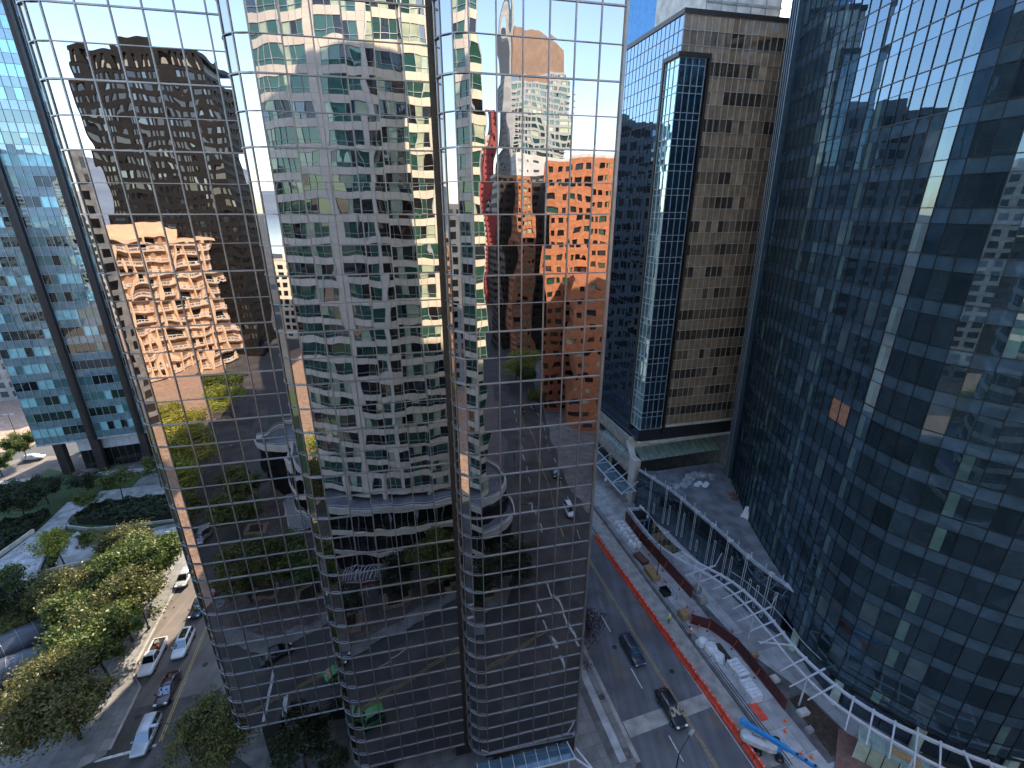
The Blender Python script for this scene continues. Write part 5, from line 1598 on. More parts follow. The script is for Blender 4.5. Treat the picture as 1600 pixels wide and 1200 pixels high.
struct(MB().prism([TN(*p) for p in [(-36, -34), (-35, 16), (-24, 23), (0, 12.8), (12, 7.5), (15.5, 0), (17.5, -17), (23.5, -46), (29, -94), (-36, -94)]], -0.1, 0.11, 'plaza_dark'), 'pavement')
struct(MB().prism([TN(*p) for p in [(-35, 8), (-35, 16), (-24, 23), (0, 12.8), (12, 7.5), (15.5, 0), (13.6, 0), (10.8, 6), (-0.8, 10.9), (-23.8, 20.6), (-33, 14.5), (-33, 8)]], 0.111, 0.13, 'sidewalk_slabs'), 'pavement')
struct(MB().prism([TN(*p) for p in [(-62, 30), (-47, 24), (-51, -16), (-63, -84), (-84, -165), (-140, -165), (-140, 60)]], -0.1, 0.1, 'warm_pavers'), 'pavement')
struct(MB().prism([TN(*p) for p in [(33, -22), (36, -44), (40, -70), (48, -120), (120, -120), (120, -50), (60, -22), (35, -10)]], -0.1, 0.11, 'sidewalk_slabs'), 'pavement')
facade_box('apartment_tower', 'unseen tall cream tower with vertical piers, added to brighten and streak the brown tower glass', TN(140, -16, 0), -TT * 44, -NN * 26, 0, 150, 'cream_panel', 46, 16, ['dark_window', 'grey_window', 'curtain_window'], (0.55, 0.72), 0.5, cat='tower', limit=10)  # unseen pair with bright fronts, added for streaks in the brown glass
facade_box('apartment_tower', 'unseen tan tower with vertical piers far right, added to brighten the brown tower glass', TN(206, -30, 0), -TT * 56, -NN * 26, 0, 134, 'light_concrete', 40, 20, ['dark_window', 'grey_window'], (0.5, 0.7), 0.5, cat='tower', limit=10)
def glass_pavilion():
    root = empty('glass_pavilion', TN(-66, -36, 0), 'small folded glass pavilion roof in the sunny courtyard, reflected at the left', 'pavilion')
    for k, (t, n) in enumerate(((-69, -44), (-66, -36), (-62, -42))):
        b = MB(); b.obox(TN(t, n, 4.0 + k), TT * 7 + UP * 1.2, NN * 6 - UP * 1.0, UP * 0.1, 'canopy_glass'); b.build('roof_pane', root, world=True)
        b = MB(); b.tube([TN(t + 3, n + 3, 0.1), TN(t + 3, n + 3, 4.0 + k)], 0.12, 'white_steel', 6); b.build('post', root, world=True)
        b = MB(); b.bar(TN(t, n, 4.0 + k), TN(t + 7, n, 5.2 + k), 0.2, 0.3, 'white_steel'); b.build('edge_beam', root, world=True)
glass_pavilion()

# far city blocks, glimpsed only in the glass of the towers
def far_blocks():
    rnd = random.Random(77)
    protos = []
    for k, (w, d, h, m, wm) in enumerate(((30, 22, 46, 'grey_panel', 'grey_window'), (24, 24, 70, 'pale_panel', 'green_window'), (40, 20, 28, 'concrete', 'dark_window'), (22, 20, 92, 'cream_shadow_panel', 'grey_window'))):
        me = MB(); me.cbox((0, 0, h / 2), (w, d, h), m); me.cbox((2, 1, h + 2), (w * .4, d * .4, 4), m)
        wn_ = MB()
        nr = int(h / 3.6)
        for r in range(nr):
            z = 2 + r * 3.6
            for s_, L, ax in ((1, w, 0), (-1, w, 0), (1, d, 1), (-1, d, 1)):
                nc = int(L / 4)
                for c in range(nc):
                    q = -L / 2 + L * (c + .5) / nc
                    if ax == 0: wn_.cbox((q, s_ * (d / 2 + .02), z), (L / nc * .7, .1, 1.9), wm)
                    else: wn_.cbox((s_ * (w / 2 + .02), q, z), (.1, L / nc * .7, 1.9), wm)
        protos.append((me.mesh('wall'), wn_.mesh('windows')))
    n = 0
    tries = 0
    placed = []
    while n < 44 and tries < 3000:
        tries += 1
        a = rnd.uniform(0, 360); rr_ = rnd.uniform(190, 620)
        p = az(a) * rr_
        t, nn_ = p.dot(TT), p.dot(NN)
        if nn_ > 60 and -260 < p.x < 190: continue
        if -70 < t < 110 and -300 < nn_ < 60: continue
        if p.y < -600 or -120 < t < 70 and nn_ < -300 and rnd.random() < .75: continue
        if any((p - q).length < 52 for q in placed): continue
        placed.append(p)
        i = rnd.choice([0, 1, 2, 2, 3])
        o = empty('city_block', p, 'distant city block far behind the camera, glimpsed only in tower glass', 'building', 'distant city blocks', RAD(15.5 + rnd.choice([0, 90])))
        c = bpy.data.objects.new('wall', protos[i][0]); c.parent = o; COL.objects.link(c)
        c = bpy.data.objects.new('windows', protos[i][1]); c.parent = o; c['kind'] = 'stuff'; COL.objects.link(c)
        n += 1
far_blocks()

# brick-edged planting pits in the forecourt, met low in the mirror
for k, (t, n) in enumerate(((-30, 1), (-27, 9.5), (-19.5, 12), (-13, 11.5), (-5.5, 8), (1.2, 7), (9, 5), (-33, -8), (-22, 4.5), (4.8, 4.6))):
    struct(MB().prism([TN(t - 1.3, n - 1.0), TN(t + 1.3, n - 1.4), TN(t + 1.5, n + 0.9), TN(t - 1.2, n + 1.2)], 0.112, 0.32, 'soil', 'soil'), 'soil_bed')
    struct(MB().sheet([TN(t - 2.2, n - 2.0, 0.118), TN(t + 2.3, n - 2.3, 0.118), TN(t + 2.4, n + 1.8, 0.118), TN(t - 2.1, n + 2.1, 0.118)], 'warm_pavers'), 'path')

# ================================================================== TREES AND SHRUBS
def crown_mesh(name, rx, rz, n, leaf, mat, seed, lobes=9, flat=0.0, cz=0.0):
    """leaf-sized faces gathered in clumps through an uneven volume, with gaps between the clumps"""
    rnd = random.Random(seed)
    b = MB()
    cl = []
    for k in range(lobes):
        a = rnd.uniform(0, 6.283); q = rnd.uniform(0.25, 0.95) ** 0.6
        cl.append((math.cos(a) * rx * q * 0.8, math.sin(a) * rx * q * 0.8, cz + rnd.uniform(-0.5, 0.75) * rz * (1 - 0.5 * q), rnd.uniform(0.26, 0.5) * rx))
    cl.append((0, 0, cz + rz * 0.4, rx * 0.5))
    tw = []
    for k in range(lobes * 10):
        c = rnd.choice(cl)
        d = Vector((rnd.gauss(0, 1), rnd.gauss(0, 1), rnd.gauss(0, 0.8))).normalized()
        tw.append((Vector((c[0], c[1], c[2])) + d * c[3] * rnd.uniform(0.55, 1.1), c[3] * 0.30))
    mi = b.mi(mat)
    for k in range(n):
        p0, r = rnd.choice(tw)
        p = p0 + Vector((rnd.gauss(0, r), rnd.gauss(0, r), rnd.gauss(0, r * 0.7)))
        s = leaf * rnd.uniform(0.6, 1.35)
        nd = Vector((rnd.gauss(0, 0.7), rnd.gauss(0, 0.7), rnd.uniform(0.1, 1.2))).normalized()
        u = nd.orthogonal().normalized()
        u = Matrix.Rotation(rnd.uniform(0, 6.28), 3, nd) @ u
        v = nd.cross(u)
        i0 = len(b.v)
        b.v += [tuple(p - u * s), tuple(p - v * s * 0.55), tuple(p + u * s), tuple(p + v * s * 0.55)]
        b.f.append((i0, i0 + 1, i0 + 2, i0 + 3)); b.m.append(mi)
    return b.mesh(name)

def trunk_mesh(h, r, spread, seed, n=6):
    rnd = random.Random(seed)
    b = MB()
    top = Vector((rnd.uniform(-.3, .3), rnd.uniform(-.3, .3), h))
    b.tube([(0, 0, -0.1), (0.03, 0.02, h * 0.4), tuple(top * 0.75), tuple(top)], [r * 1.25, r, r * 0.75, r * 0.5], 'bark', 7)
    limbs = []
    for k in range(n):
        a = 6.283 * k / n + rnd.uniform(-.3, .3)
        s = top * rnd.uniform(0.6, 0.95)
        m = s + Vector((math.cos(a), math.sin(a), 0.9)) * spread * 0.35
        e = m + Vector((math.cos(a + .3), math.sin(a + .3), 0.55)) * spread * 0.5
        b.tube([s, m, e], [r * 0.42, r * 0.28, r * 0.1], 'bark', 5)
    return b.mesh('trunk')

KIND = {}
def tree_kind(key, h, rx, rz, n, leaf, mat, seed, lobes=9, r=0.16, trunk_h=None):
    th = trunk_h or h * 0.45
    KIND[key] = (crown_mesh('crown', rx, rz, n, leaf, mat, seed, lobes, cz=0), trunk_mesh(th, r, rx * 0.9, seed + 50), h - rz)
tree_kind('street', 10, 4.5, 3.6, 18000, 0.20, 'leaf_green', 1, 12)
tree_kind('street_olive', 10, 4.7, 3.6, 19000, 0.19, 'leaf_olive', 2, 13)
tree_kind('broad', 12, 6.0, 4.2, 30000, 0.20, 'leaf_olive', 3, 17, 0.24)
tree_kind('yellow', 6.5, 2.9, 2.2, 4200, 0.15, 'leaf_yellow', 4, 8, 0.1)
tree_kind('purple', 7.5, 2.6, 2.8, 2600, 0.14, 'leaf_purple', 5, 11, 0.1)
tree_kind('small', 6.0, 2.4, 2.1, 3600, 0.15, 'leaf_green', 6, 7, 0.09)
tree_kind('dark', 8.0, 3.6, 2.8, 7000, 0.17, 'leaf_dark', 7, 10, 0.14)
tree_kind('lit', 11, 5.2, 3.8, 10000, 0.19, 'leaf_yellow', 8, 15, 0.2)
tree_kind('orange', 3.4, 1.4, 1.1, 900, 0.13, 'leaf_orange', 9, 5, 0.05)

def tree(key, loc, label, group=None, s=1.0, cat='tree', name='street_tree'):
    crown, trunk, cz = KIND[key]
    root = empty(name, loc, label, cat, group, random.uniform(0, 6.28))
    root.scale = (s, s, s * random.uniform(0.93, 1.07))
    c = bpy.data.objects.new('crown', crown); c.parent = root; c.location = (0, 0, cz); COL.objects.link(c)
    t = bpy.data.objects.new('trunk', trunk); t.parent = root; COL.objects.link(t)
    return root

G1 = 'street trees along the left-hand street'
tree('broad', CD(-40.3, 50.4, 0.12), 'big olive-brown tree filling the lower left corner, right of the dark curved tubes', G1, 0.92)
tree('street', CD(-40.6, 58.0, 0.12), 'broad green tree behind the biggest one, left of the white pickup', G1, 1.08)
tree('street_olive', CD(-40.6, 64.6, 0.12), 'yellow-green street tree leaning over the kerb left of the dark car and white SUV', G1, 1.08)
tree('street', CD(-41.0, 73.4, 0.12), 'full round street tree nearest the far silver car at the kerb', G1, 1.12)
tree('street_olive', CD(-49.5, 71.2, 0.12), 'olive tree in the second row, below the small bright yellow tree', G1, 1.0)
tree('yellow', CD(-50.5, 78.8, 0.12), 'small bright yellow-green tree at the street end of the plaza walk', None, 1.0)
tree('yellow', CD(-59.8, 86.3, 0.12), 'bright yellow-green maple at the corner of the plaza planting bed', None, 1.15)
tree('street', CD(-45.8, 66.5, 0.12), 'green tree filling the gap behind the two kerbside trees', G1, 0.95)
tree('street_olive', CD(-46.0, 79.5, 0.12), 'olive tree between the plaza walk and the kerb, left of the round street tree', G1, 0.95)
tree('small', CD(-55.5, 87.8, 0.12), 'thin dark green tree standing in the plaza walk', None, 0.9)
tree('dark', CD(-57.0, 72.0, 0.1), 'dark bushy tree directly behind the dark curved tubes', None, 1.1)
tree('street', CD(-62.5, 76.5, 0.1), 'green tree at the left edge above the dark curved tubes', None, 0.75)
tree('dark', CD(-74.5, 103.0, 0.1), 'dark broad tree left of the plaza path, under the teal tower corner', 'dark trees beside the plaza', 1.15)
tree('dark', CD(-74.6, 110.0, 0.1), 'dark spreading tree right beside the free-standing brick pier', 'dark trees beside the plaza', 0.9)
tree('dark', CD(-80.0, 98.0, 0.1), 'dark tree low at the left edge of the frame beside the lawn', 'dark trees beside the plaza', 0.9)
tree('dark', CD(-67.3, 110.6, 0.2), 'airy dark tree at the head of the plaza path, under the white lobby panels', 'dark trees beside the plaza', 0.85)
tree('small', CD(-63.0, 102.6, 0.2), 'airy tree in the brick-edged bed beside the plaza path', None, 0.9)
tree('small', CD(-59.6, 107.5, 0.2), 'feathery green tree in front of the lobby, right of the path head', None, 1.3)
tree('small', CD(-53.4, 110.8, 0.2), 'feathery green tree beside the mirrored tower edge, under the right brick pier', None, 1.3)
tree('street', CD(-91.4, 134.0, 0.1), 'round green tree by the parked silver car under the teal tower', 'green trees on the far left pavement', 0.75)
tree('street', CD(-92.4, 126.6, 0.1), 'round green tree at the far left edge above the black car', 'green trees on the far left pavement', 0.7)
tree('broad', CD(-22.6, 43.4, 0.12), 'dark green tree at the foot of the mirrored tower beside its left pillar', None, 0.68)
tree('dark', CD(-13.5, 39.6, 0.12), 'dark tree under the glass at the bottom, between the pillars', None, 0.9)
tree('dark', CD(-10.0, 37.0, 0.12), 'small dark tree at the bottom edge under the stepped glass', None, 0.6)
tree('purple', CD(23.0, 45.2, 0.12), 'dark purple thin-leaved tree on the pavement right of the mirrored tower', None, 1.1)
tree('orange', CD(-45.4, 44.0, 0.12), 'small orange-leaved shrub at the bottom left', None, 0.9, 'shrub', 'shrub')
tree('orange', CD(-44.0, 45.2, 0.12), 'small orange-leaved shrub at the bottom left, right-hand one', None, 0.75, 'shrub', 'shrub')
# trees met only in the glass
GM = 'trees reflected in the mirrored tower'
for k, (key, t, n, s, lab) in enumerate((
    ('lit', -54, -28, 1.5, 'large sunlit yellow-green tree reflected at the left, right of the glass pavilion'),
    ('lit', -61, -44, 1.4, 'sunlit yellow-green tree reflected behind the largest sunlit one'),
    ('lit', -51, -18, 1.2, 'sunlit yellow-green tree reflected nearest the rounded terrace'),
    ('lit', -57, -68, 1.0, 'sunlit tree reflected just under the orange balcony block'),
    ('broad', -47, -8, 0.8, 'shaded olive tree reflected below the largest sunlit tree'),
    ('street', -60, -82, 1.2, 'bright green tree reflected under the black tower side'),
    ('street', -36.5, -16, 1.0, 'dark green tree reflected left of the long white pergola'),
    ('street', -34.5, -4, 1.0, 'dark green tree reflected at the street corner below the long pergola'),
    ('street', -24.5, 9, 0.95, 'dark green tree reflected at the foot of the long pergola'),
    ('dark', -5, 8.5, 1.0, 'dark tree reflected in front of the cream tower entrance'),
    ('street', 1.5, 7.5, 0.95, 'green tree reflected low in the middle of the facade'),
    ('dark', 9.5, 5.4, 1.15, 'dark tree reflected beside the round terrace, left one'),
    ('dark', 14.6, 3.5, 1.1, 'dark tree reflected beside the round terrace, street side'),
    ('broad', -29, 12, 0.8, 'dark tree reflected left of the shorter pergola, by the crossing'),
    ('street', -18.5, 12.5, 0.95, 'dark tree reflected over the pavement left of the shorter pergola'),
    ('dark', -12.5, 12.0, 0.85, 'small dark tree reflected at the kerb below the shorter pergola'),
    ('lit', 36.5, -92, 0.85, 'sunlit green tree reflected far up the right-hand street, left one'),
    ('lit', 41.5, -96, 1.05, 'sunlit green tree reflected before the brick block, tallest one'),
    ('street', 38.5, -84, 0.9, 'green tree reflected at the kerb of the right-hand street'),
    ('street', 37.5, -66, 0.7, 'green tree reflected in front of the brick blocks'),
    ('yellow', 31, -180, 1.3, 'yellow-green tree reflected at the far end of the right-hand street'))):
    tree(key, TN(t, n, 0.1), lab, GM, s)

def shrub_mass(name, poly, h, n, leaf, mat, seed, label):
    """clipped planting: countless small leaves over a low bed"""
    rnd = random.Random(seed)
    b = MB()
    xs = [p[0] for p in poly]; ys = [p[1] for p in poly]
    def inside(x, y):
        r = False
        for i in range(len(poly)):
            x1, y1 = poly[i]; x2, y2 = poly[i - 1]
            if (y1 > y) != (y2 > y) and x < (x2 - x1) * (y - y1) / (y2 - y1) + x1: r = not r
        return r
    k = 0
    mi = b.mi(mat)
    while k < n:
        x, y = rnd.uniform(min(xs), max(xs)), rnd.uniform(min(ys), max(ys))
        if not inside(x, y): continue
        k += 1
        hh = h * (0.95 + 0.3 * math.sin(x * 1.7 + seed) * math.sin(y * 1.3))
        p = CD(x, y, 0.15 + max(0.1, hh * rnd.uniform(0.75, 1.02)))
        s = leaf * rnd.uniform(0.6, 1.4)
        nd = Vector((rnd.gauss(0, .7), rnd.gauss(0, .7), 1)).normalized()
        u = Matrix.Rotation(rnd.uniform(0, 6.28), 3, nd) @ nd.orthogonal().normalized(); v = nd.cross(u)
        i0 = len(b.v)
        b.v += [tuple(p - u * s), tuple(p - v * s * .6), tuple(p + u * s), tuple(p + v * s * .6)]
        b.f.append((i0, i0 + 1, i0 + 2, i0 + 3)); b.m.append(mi)
    o = b.build(name, None, kind='stuff', label=label)
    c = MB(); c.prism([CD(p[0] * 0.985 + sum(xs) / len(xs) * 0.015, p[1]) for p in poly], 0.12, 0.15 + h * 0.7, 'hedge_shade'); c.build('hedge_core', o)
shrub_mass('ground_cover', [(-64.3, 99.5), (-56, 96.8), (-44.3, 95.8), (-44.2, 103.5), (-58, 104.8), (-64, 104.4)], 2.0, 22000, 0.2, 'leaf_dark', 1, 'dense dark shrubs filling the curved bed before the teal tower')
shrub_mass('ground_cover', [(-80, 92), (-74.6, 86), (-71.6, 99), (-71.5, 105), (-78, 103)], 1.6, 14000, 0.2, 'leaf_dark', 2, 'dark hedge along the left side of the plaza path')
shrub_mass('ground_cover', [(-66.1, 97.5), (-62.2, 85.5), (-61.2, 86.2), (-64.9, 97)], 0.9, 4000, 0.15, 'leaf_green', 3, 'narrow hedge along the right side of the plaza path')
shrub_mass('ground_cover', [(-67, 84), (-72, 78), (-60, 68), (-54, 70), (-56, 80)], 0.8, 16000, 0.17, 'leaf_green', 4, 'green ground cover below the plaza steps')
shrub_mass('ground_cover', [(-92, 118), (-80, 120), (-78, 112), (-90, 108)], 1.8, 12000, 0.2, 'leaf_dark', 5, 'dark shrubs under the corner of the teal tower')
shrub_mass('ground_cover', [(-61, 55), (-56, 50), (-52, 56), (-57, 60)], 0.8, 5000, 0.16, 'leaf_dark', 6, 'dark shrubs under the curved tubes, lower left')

# ================================================================== PLAZA FURNITURE
def tube_sculpture():
    root = empty('tube_canopy', CD(-55.5, 65.5, 0.1), 'dark grey ribbed half-tube canopies crossing each other, at the left edge', 'canopy')
    def vault(p0, p1, r, seg_n, zb, name='vault'):
        p0, p1 = Vector(p0), Vector(p1)
        d = (p1 - p0); L = d.length; d.normalize()
        s = Vector((-d.y, d.x, 0))
        nseg = 12
        rr_ = lambda t: r * (1 + 0.12 * math.sin(t * 3.1))
        b = MB()
        v0 = len(b.v)
        for i in range(seg_n + 1):
            t = i / seg_n
            c = p0 + d * (L * t) + UP * (zb + math.sin(t * 3.14) * 0.4)
            for k in range(nseg + 1):
                a = RAD(-20 + 220 * k / nseg)
                b.v.append(tuple(c + s * (rr_(t) * math.cos(a)) + UP * (rr_(t) * math.sin(a))))
        for i in range(seg_n + 1):
            t = i / seg_n
            c = p0 + d * (L * t) + UP * (zb + math.sin(t * 3.14) * 0.4)
            for k in range(nseg + 1):
                a = RAD(-20 + 220 * k / nseg)
                b.v.append(tuple(c + s * ((rr_(t) - 0.12) * math.cos(a)) + UP * ((rr_(t) - 0.12) * math.sin(a))))
        N_ = (seg_n + 1) * (nseg + 1)
        mi = b.mi('grey_tube_metal')
        for i in range(seg_n):
            for k in range(nseg):
                q = i * (nseg + 1) + k
                b.f.append((q, q + 1, q + nseg + 2, q + nseg + 1)); b.m.append(mi)
                b.f.append((N_ + q, N_ + q + nseg + 1, N_ + q + nseg + 2, N_ + q + 1)); b.m.append(mi)
        for i, sgn in ((0, 1), (seg_n, -1)):
            for k in range(nseg):
                q = i * (nseg + 1) + k
                f = (q, N_ + q, N_ + q + 1, q + 1)
                b.f.append(f if sgn > 0 else tuple(reversed(f))); b.m.append(mi)
        o = b.build(name, root, world=True, smooth=True)
        for i in range(0, seg_n + 1):
            t = i / seg_n
            c = p0 + d * (L * t) + UP * (zb + math.sin(t * 3.14) * 0.4)
            rib = MB(); rib.tube([c + s * ((rr_(t) + 0.02) * math.cos(RAD(-20 + 220 * k / 12))) + UP * ((rr_(t) + 0.02) * math.sin(RAD(-20 + 220 * k / 12))) for k in range(13)], 0.035, 'galvanised', 5)
            rib.build('seam', o, world=True)
    vault(CD(-61, 60.5), CD(-51.6, 68.4), 2.1, 7, 1.9)
    vault(CD(-60.0, 58.2), CD(-49.0, 64.0), 1.75, 8, 1.5)
    vault(CD(-62, 56.0), CD(-53.6, 57.0), 1.7, 6, 1.3)
tube_sculpture()

def lamp_post(name, loc, h, arm, heads, label, dirv, mat='black_metal'):
    root = empty(name, loc, label, 'street lamp')
    b = MB(); b.tube([(0, 0, 0), (0, 0, 0.6), (0, 0, h)], [0.13, 0.085, 0.06], mat, 8); b.build('pole', root)
    b = MB(); b.tube([(0, 0, 0), (0, 0, 0.45)], 0.2, mat, 8); b.build('base', root)
    for a in heads:
        d = Matrix.Rotation(a, 3, 'Z') @ dirv
        b = MB(); b.tube([(0, 0, h - 0.1), tuple(d * arm * 0.5 + UP * (h + 0.15)), tuple(d * arm + UP * (h + 0.2))], 0.045, mat, 6); ar = b.build('arm', root)
        b = MB(); b.cbox(d * (arm + 0.25) + UP * (h + 0.16), (0.85, 0.34, 0.12), 'galvanised', math.atan2(d.y, d.x)); b.cbox(d * (arm + 0.25) + UP * (h + 0.08), (0.6, 0.24, 0.05), 'headlight', math.atan2(d.y, d.x)); b.build('lamp_head', root)
    return root
lamp_post('street_lamp', CD(24.6, 25.4, 0), 8.6, 2.4, [0], 'black street lamp with a bent arm over the traffic lane, bottom centre right', (CC * 0.9 + DD * 0.5).normalized())
lamp_post('street_lamp', CD(-25.6, 42.6, 0.1), 8.2, 2.0, [0], 'black street lamp with its arm pointing left over the left-hand street', (-CC + DD * 0.1).normalized())
lamp_post('street_lamp', CD(41.2, 54.8, 0.12), 7.6, 0.9, [0], 'tall dark lamp post between the timber stack and the hoarding on the works pavement', -CC)
lamp_post('street_lamp', CD(-39.2, 66.5, 0.12), 7.4, 1.6, [0], 'thin dark lamp post at the kerb behind the white pickup', CC)
for k, (c, d, lab) in enumerate(((-104, 152, 'thin lamp post on the sunlit pavement, far left'), (-110, 146, 'thin lamp post beside the round green trees, far left edge'))):
    lamp_post('street_lamp', CD(c, d, 0.1), 6.5, 0.6, [0, math.pi], lab, CC)
lamp_post('street_lamp', TN(17.8, -6, 0.1), 8.0, 1.8, [0], 'dark street lamp reflected beside the round terrace', TT)
lamp_post('street_lamp', TN(23.0, -34, 0.1), 8.0, 1.8, [0], 'dark street lamp reflected half way up the right-hand street', TT)

# bicycles at a rack beside the purple tree
def bicycle(loc, rz, label):
    root = empty('bicycle', loc, label, 'bicycle', 'bicycles parked by the purple tree', rz)
    for x in (-0.52, 0.52):
        b = MB(); b.tube([(x + 0.33 * math.cos(6.2832 * k / 16), 0, 0.34 + 0.33 * math.sin(6.2832 * k / 16)) for k in range(17)], 0.022, 'rubber', 5, False); b.build('wheel', root)
    b = MB()
    for p, q in (((-0.52, 0, 0.34), (-0.12, 0, 0.3)), ((-0.12, 0, 0.3), (-0.22, 0, 0.85)), ((-0.22, 0, 0.8), (0.36, 0, 0.82)), ((-0.12, 0, 0.3), (0.38, 0, 0.75)), ((0.34, 0, 0.95), (0.52, 0, 0.34)), ((-0.52, 0, 0.34), (-0.2, 0, 0.75))):
        b.tube([p, q], 0.02, 'black_metal', 5)
    b.build('frame', root)
    b = MB(); b.cbox((-0.24, 0, 0.92), (0.24, 0.13, 0.06), 'rubber'); b.build('saddle', root)
    b = MB(); b.tube([(0.3, -0.26, 1.0), (0.36, -0.1, 1.02), (0.36, 0.1, 1.02), (0.3, 0.26, 1.0)], 0.018, 'galvanised', 5); b.build('handlebar', root)
bicycle(CD(22.9, 42.4, 0.13), 0.3, 'dark bicycle nearest the traffic lane, below the purple tree')
bicycle(CD(22.2, 42.9, 0.13), 0.45, 'dark bicycle nearest the mirrored tower, below the purple tree')

# ================================================================== CARS
def section_loft(b, secs, mat):
    """secs: list of rings with equal point counts, closed across; end caps added"""
    n = len(secs[0])
    o = len(b.v)
    for s in secs: b.v += [tuple(p) for p in s]
    mi = b.mi(mat)
    for i in range(len(secs) - 1):
        for k in range(n):
            k2 = (k + 1) % n
            b.f.append((o + i * n + k, o + i * n + k2, o + (i + 1) * n + k2, o + (i + 1) * n + k)); b.m.append(mi)
    b.f.append(tuple(o + k for k in reversed(range(n)))); b.m.append(mi)
    e = o + (len(secs) - 1) * n
    b.f.append(tuple(e + k for k in range(n))); b.m.append(mi)

def make_car(label, paint, loc, heading, kind='suv', L=4.8, W=1.9, group=None, name='parked_car', cat='car', roof=None, rails=False, glassroof=False):
    """heading: world direction the nose points to"""
    root = empty(name, loc, label, cat, group, math.atan2(heading.y, heading.x))
    H = {'suv': 1.72, 'sedan': 1.45, 'van': 1.95, 'pickup': 1.85, 'wagon': 1.5}[kind]
    hw = W / 2
    belt = {'suv': 1.05, 'sedan': 0.93, 'van': 1.15, 'pickup': 1.12, 'wagon': 0.96}[kind]
    f = L / 2
    # body: rings across the car from tail to nose (x, half width, sill z, top z)
    if kind == 'pickup':
        st = [(-f, .90, .55, 1.0), (-f + .08, .97, .42, 1.08), (-f * .5, 1.0, .38, 1.1), (0, 1.0, .38, 1.12), (f * .42, 1.0, .38, 1.16), (f * .80, .98, .38, 1.1), (f * .95, .93, .42, .98), (f, .84, .5, .82)]
    elif kind == 'van':
        st = [(-f, .93, .5, 1.1), (-f + .1, .98, .35, 1.16), (0, 1.0, .32, 1.16), (f * .55, .99, .32, 1.15), (f * .82, .97, .34, 1.05), (f * .96, .9, .4, .85), (f, .8, .45, .7)]
    elif kind == 'suv':
        st = [(-f, .86, .52, .98), (-f + .12, .95, .38, 1.07), (-f * .55, 1.0, .34, 1.07), (0, 1.0, .33, 1.06), (f * .45, .99, .34, 1.05), (f * .78, .96, .36, .98), (f * .94, .88, .4, .86), (f, .76, .48, .72)]
    else:
        st = [(-f, .84, .48, .84), (-f + .12, .93, .34, .93), (-f * .55, .99, .3, .95), (0, 1.0, .28, .94), (f * .45, .99, .3, .93), (f * .78, .95, .32, .84), (f * .94, .86, .36, .72), (f, .74, .42, .6)]
    b = MB()
    secs = []
    for x, w, z0, z1 in st:
        y = hw * w
        zm = z0 + (z1 - z0) * 0.55
        secs.append([(x, -y * .9, z0), (x, -y, z0 + .12), (x, -y * 1.0, zm), (x, -y * .93, z1 - .04), (x, -y * .80, z1), (x, y * .80, z1), (x, y * .93, z1 - .04), (x, y, zm), (x, y, z0 + .12), (x, y * .9, z0)])
    # bigger car rings go x upward: ring order gives outward faces when reversed
    section_loft(b, [list(reversed(s)) for s in secs], paint)
    body = b.build('body', root, smooth=True)
    sb = body.modifiers.new('smooth', 'SUBSURF'); sb.levels = 2; sb.render_levels = 2
    # greenhouse
    if kind == 'pickup': xb0, xb1, xt0, xt1 = -f * .12, f * .50, -f * .04, f * .28
    elif kind == 'van': xb0, xb1, xt0, xt1 = -f * .97, f * .72, -f * .93, f * .42
    elif kind == 'suv': xb0, xb1, xt0, xt1 = -f * .93, f * .50, -f * .82, f * .18
    elif kind == 'wagon': xb0, xb1, xt0, xt1 = -f * .90, f * .50, -f * .70, f * .14
    else: xb0, xb1, xt0, xt1 = -f * .78, f * .50, -f * .40, f * .10
    yb, yt = hw * .90, hw * .70
    B = [Vector((xb0, -yb, belt)), Vector((xb1, -yb * .92, belt)), Vector((xb1, yb * .92, belt)), Vector((xb0, yb, belt))]
    T = [Vector((xt0, -yt, H)), Vector((xt1, -yt * .96, H)), Vector((xt1, yt * .96, H)), Vector((xt0, yt, H))]
    g = MB()
    g.hexa(B + [Vector((p.x, p.y, H - 0.03)) for p in T], paint)
    g.build('cabin', root)
    r = MB()
    ring = []
    for k in range(24):
        a = 6.2832 * k / 24
        ex = (abs(math.cos(a)) ** 0.35) * (1 if math.cos(a) > 0 else -1)
        ey = (abs(math.sin(a)) ** 0.35) * (1 if math.sin(a) > 0 else -1)
        ring.append((ex, ey))
    cx, hx = (xt0 + xt1) / 2, (xt1 - xt0) / 2
    r1 = [(cx + p[0] * hx * 1.02, p[1] * yt * 1.02, H - .035) for p in ring]
    r2 = [(cx + p[0] * hx * 1.0, p[1] * yt * 1.0, H + .01) for p in ring]
    r3 = [(cx + p[0] * hx * .82, p[1] * yt * .84, H + .05) for p in ring]
    section_loft(r, [r1, r2, r3], roof or paint)
    ro = r.build('roof', root, smooth=True)
    if glassroof:
        q = MB(); q.obox((cx - hx * .7, -yt * .65, H + .045), (hx * 1.4, 0, 0), (0, yt * 1.3, 0), (0, 0, .02), 'car_glass'); q.build('sunroof', ro)
    def pane(nm, a, b_, c, d, off):
        n_ = (b_ - a).cross(d - a).normalized()
        if n_.dot((a + c) / 2 - Vector((cx, 0, belt))) < 0: n_ = -n_
        m = (a + b_ + c + d) / 4
        q = [m + (v - m) * .9 + n_ * off for v in (a, b_, c, d)]
        w = MB(); w.poly(q if (q[1] - q[0]).cross(q[3] - q[0]).dot(n_) > 0 else list(reversed(q)), 'car_glass'); w.build(nm, root)
    pane('windscreen', B[1], B[2], T[2], T[1], .012)
    pane('rear_window', B[3], B[0], T[0], T[3], .012)
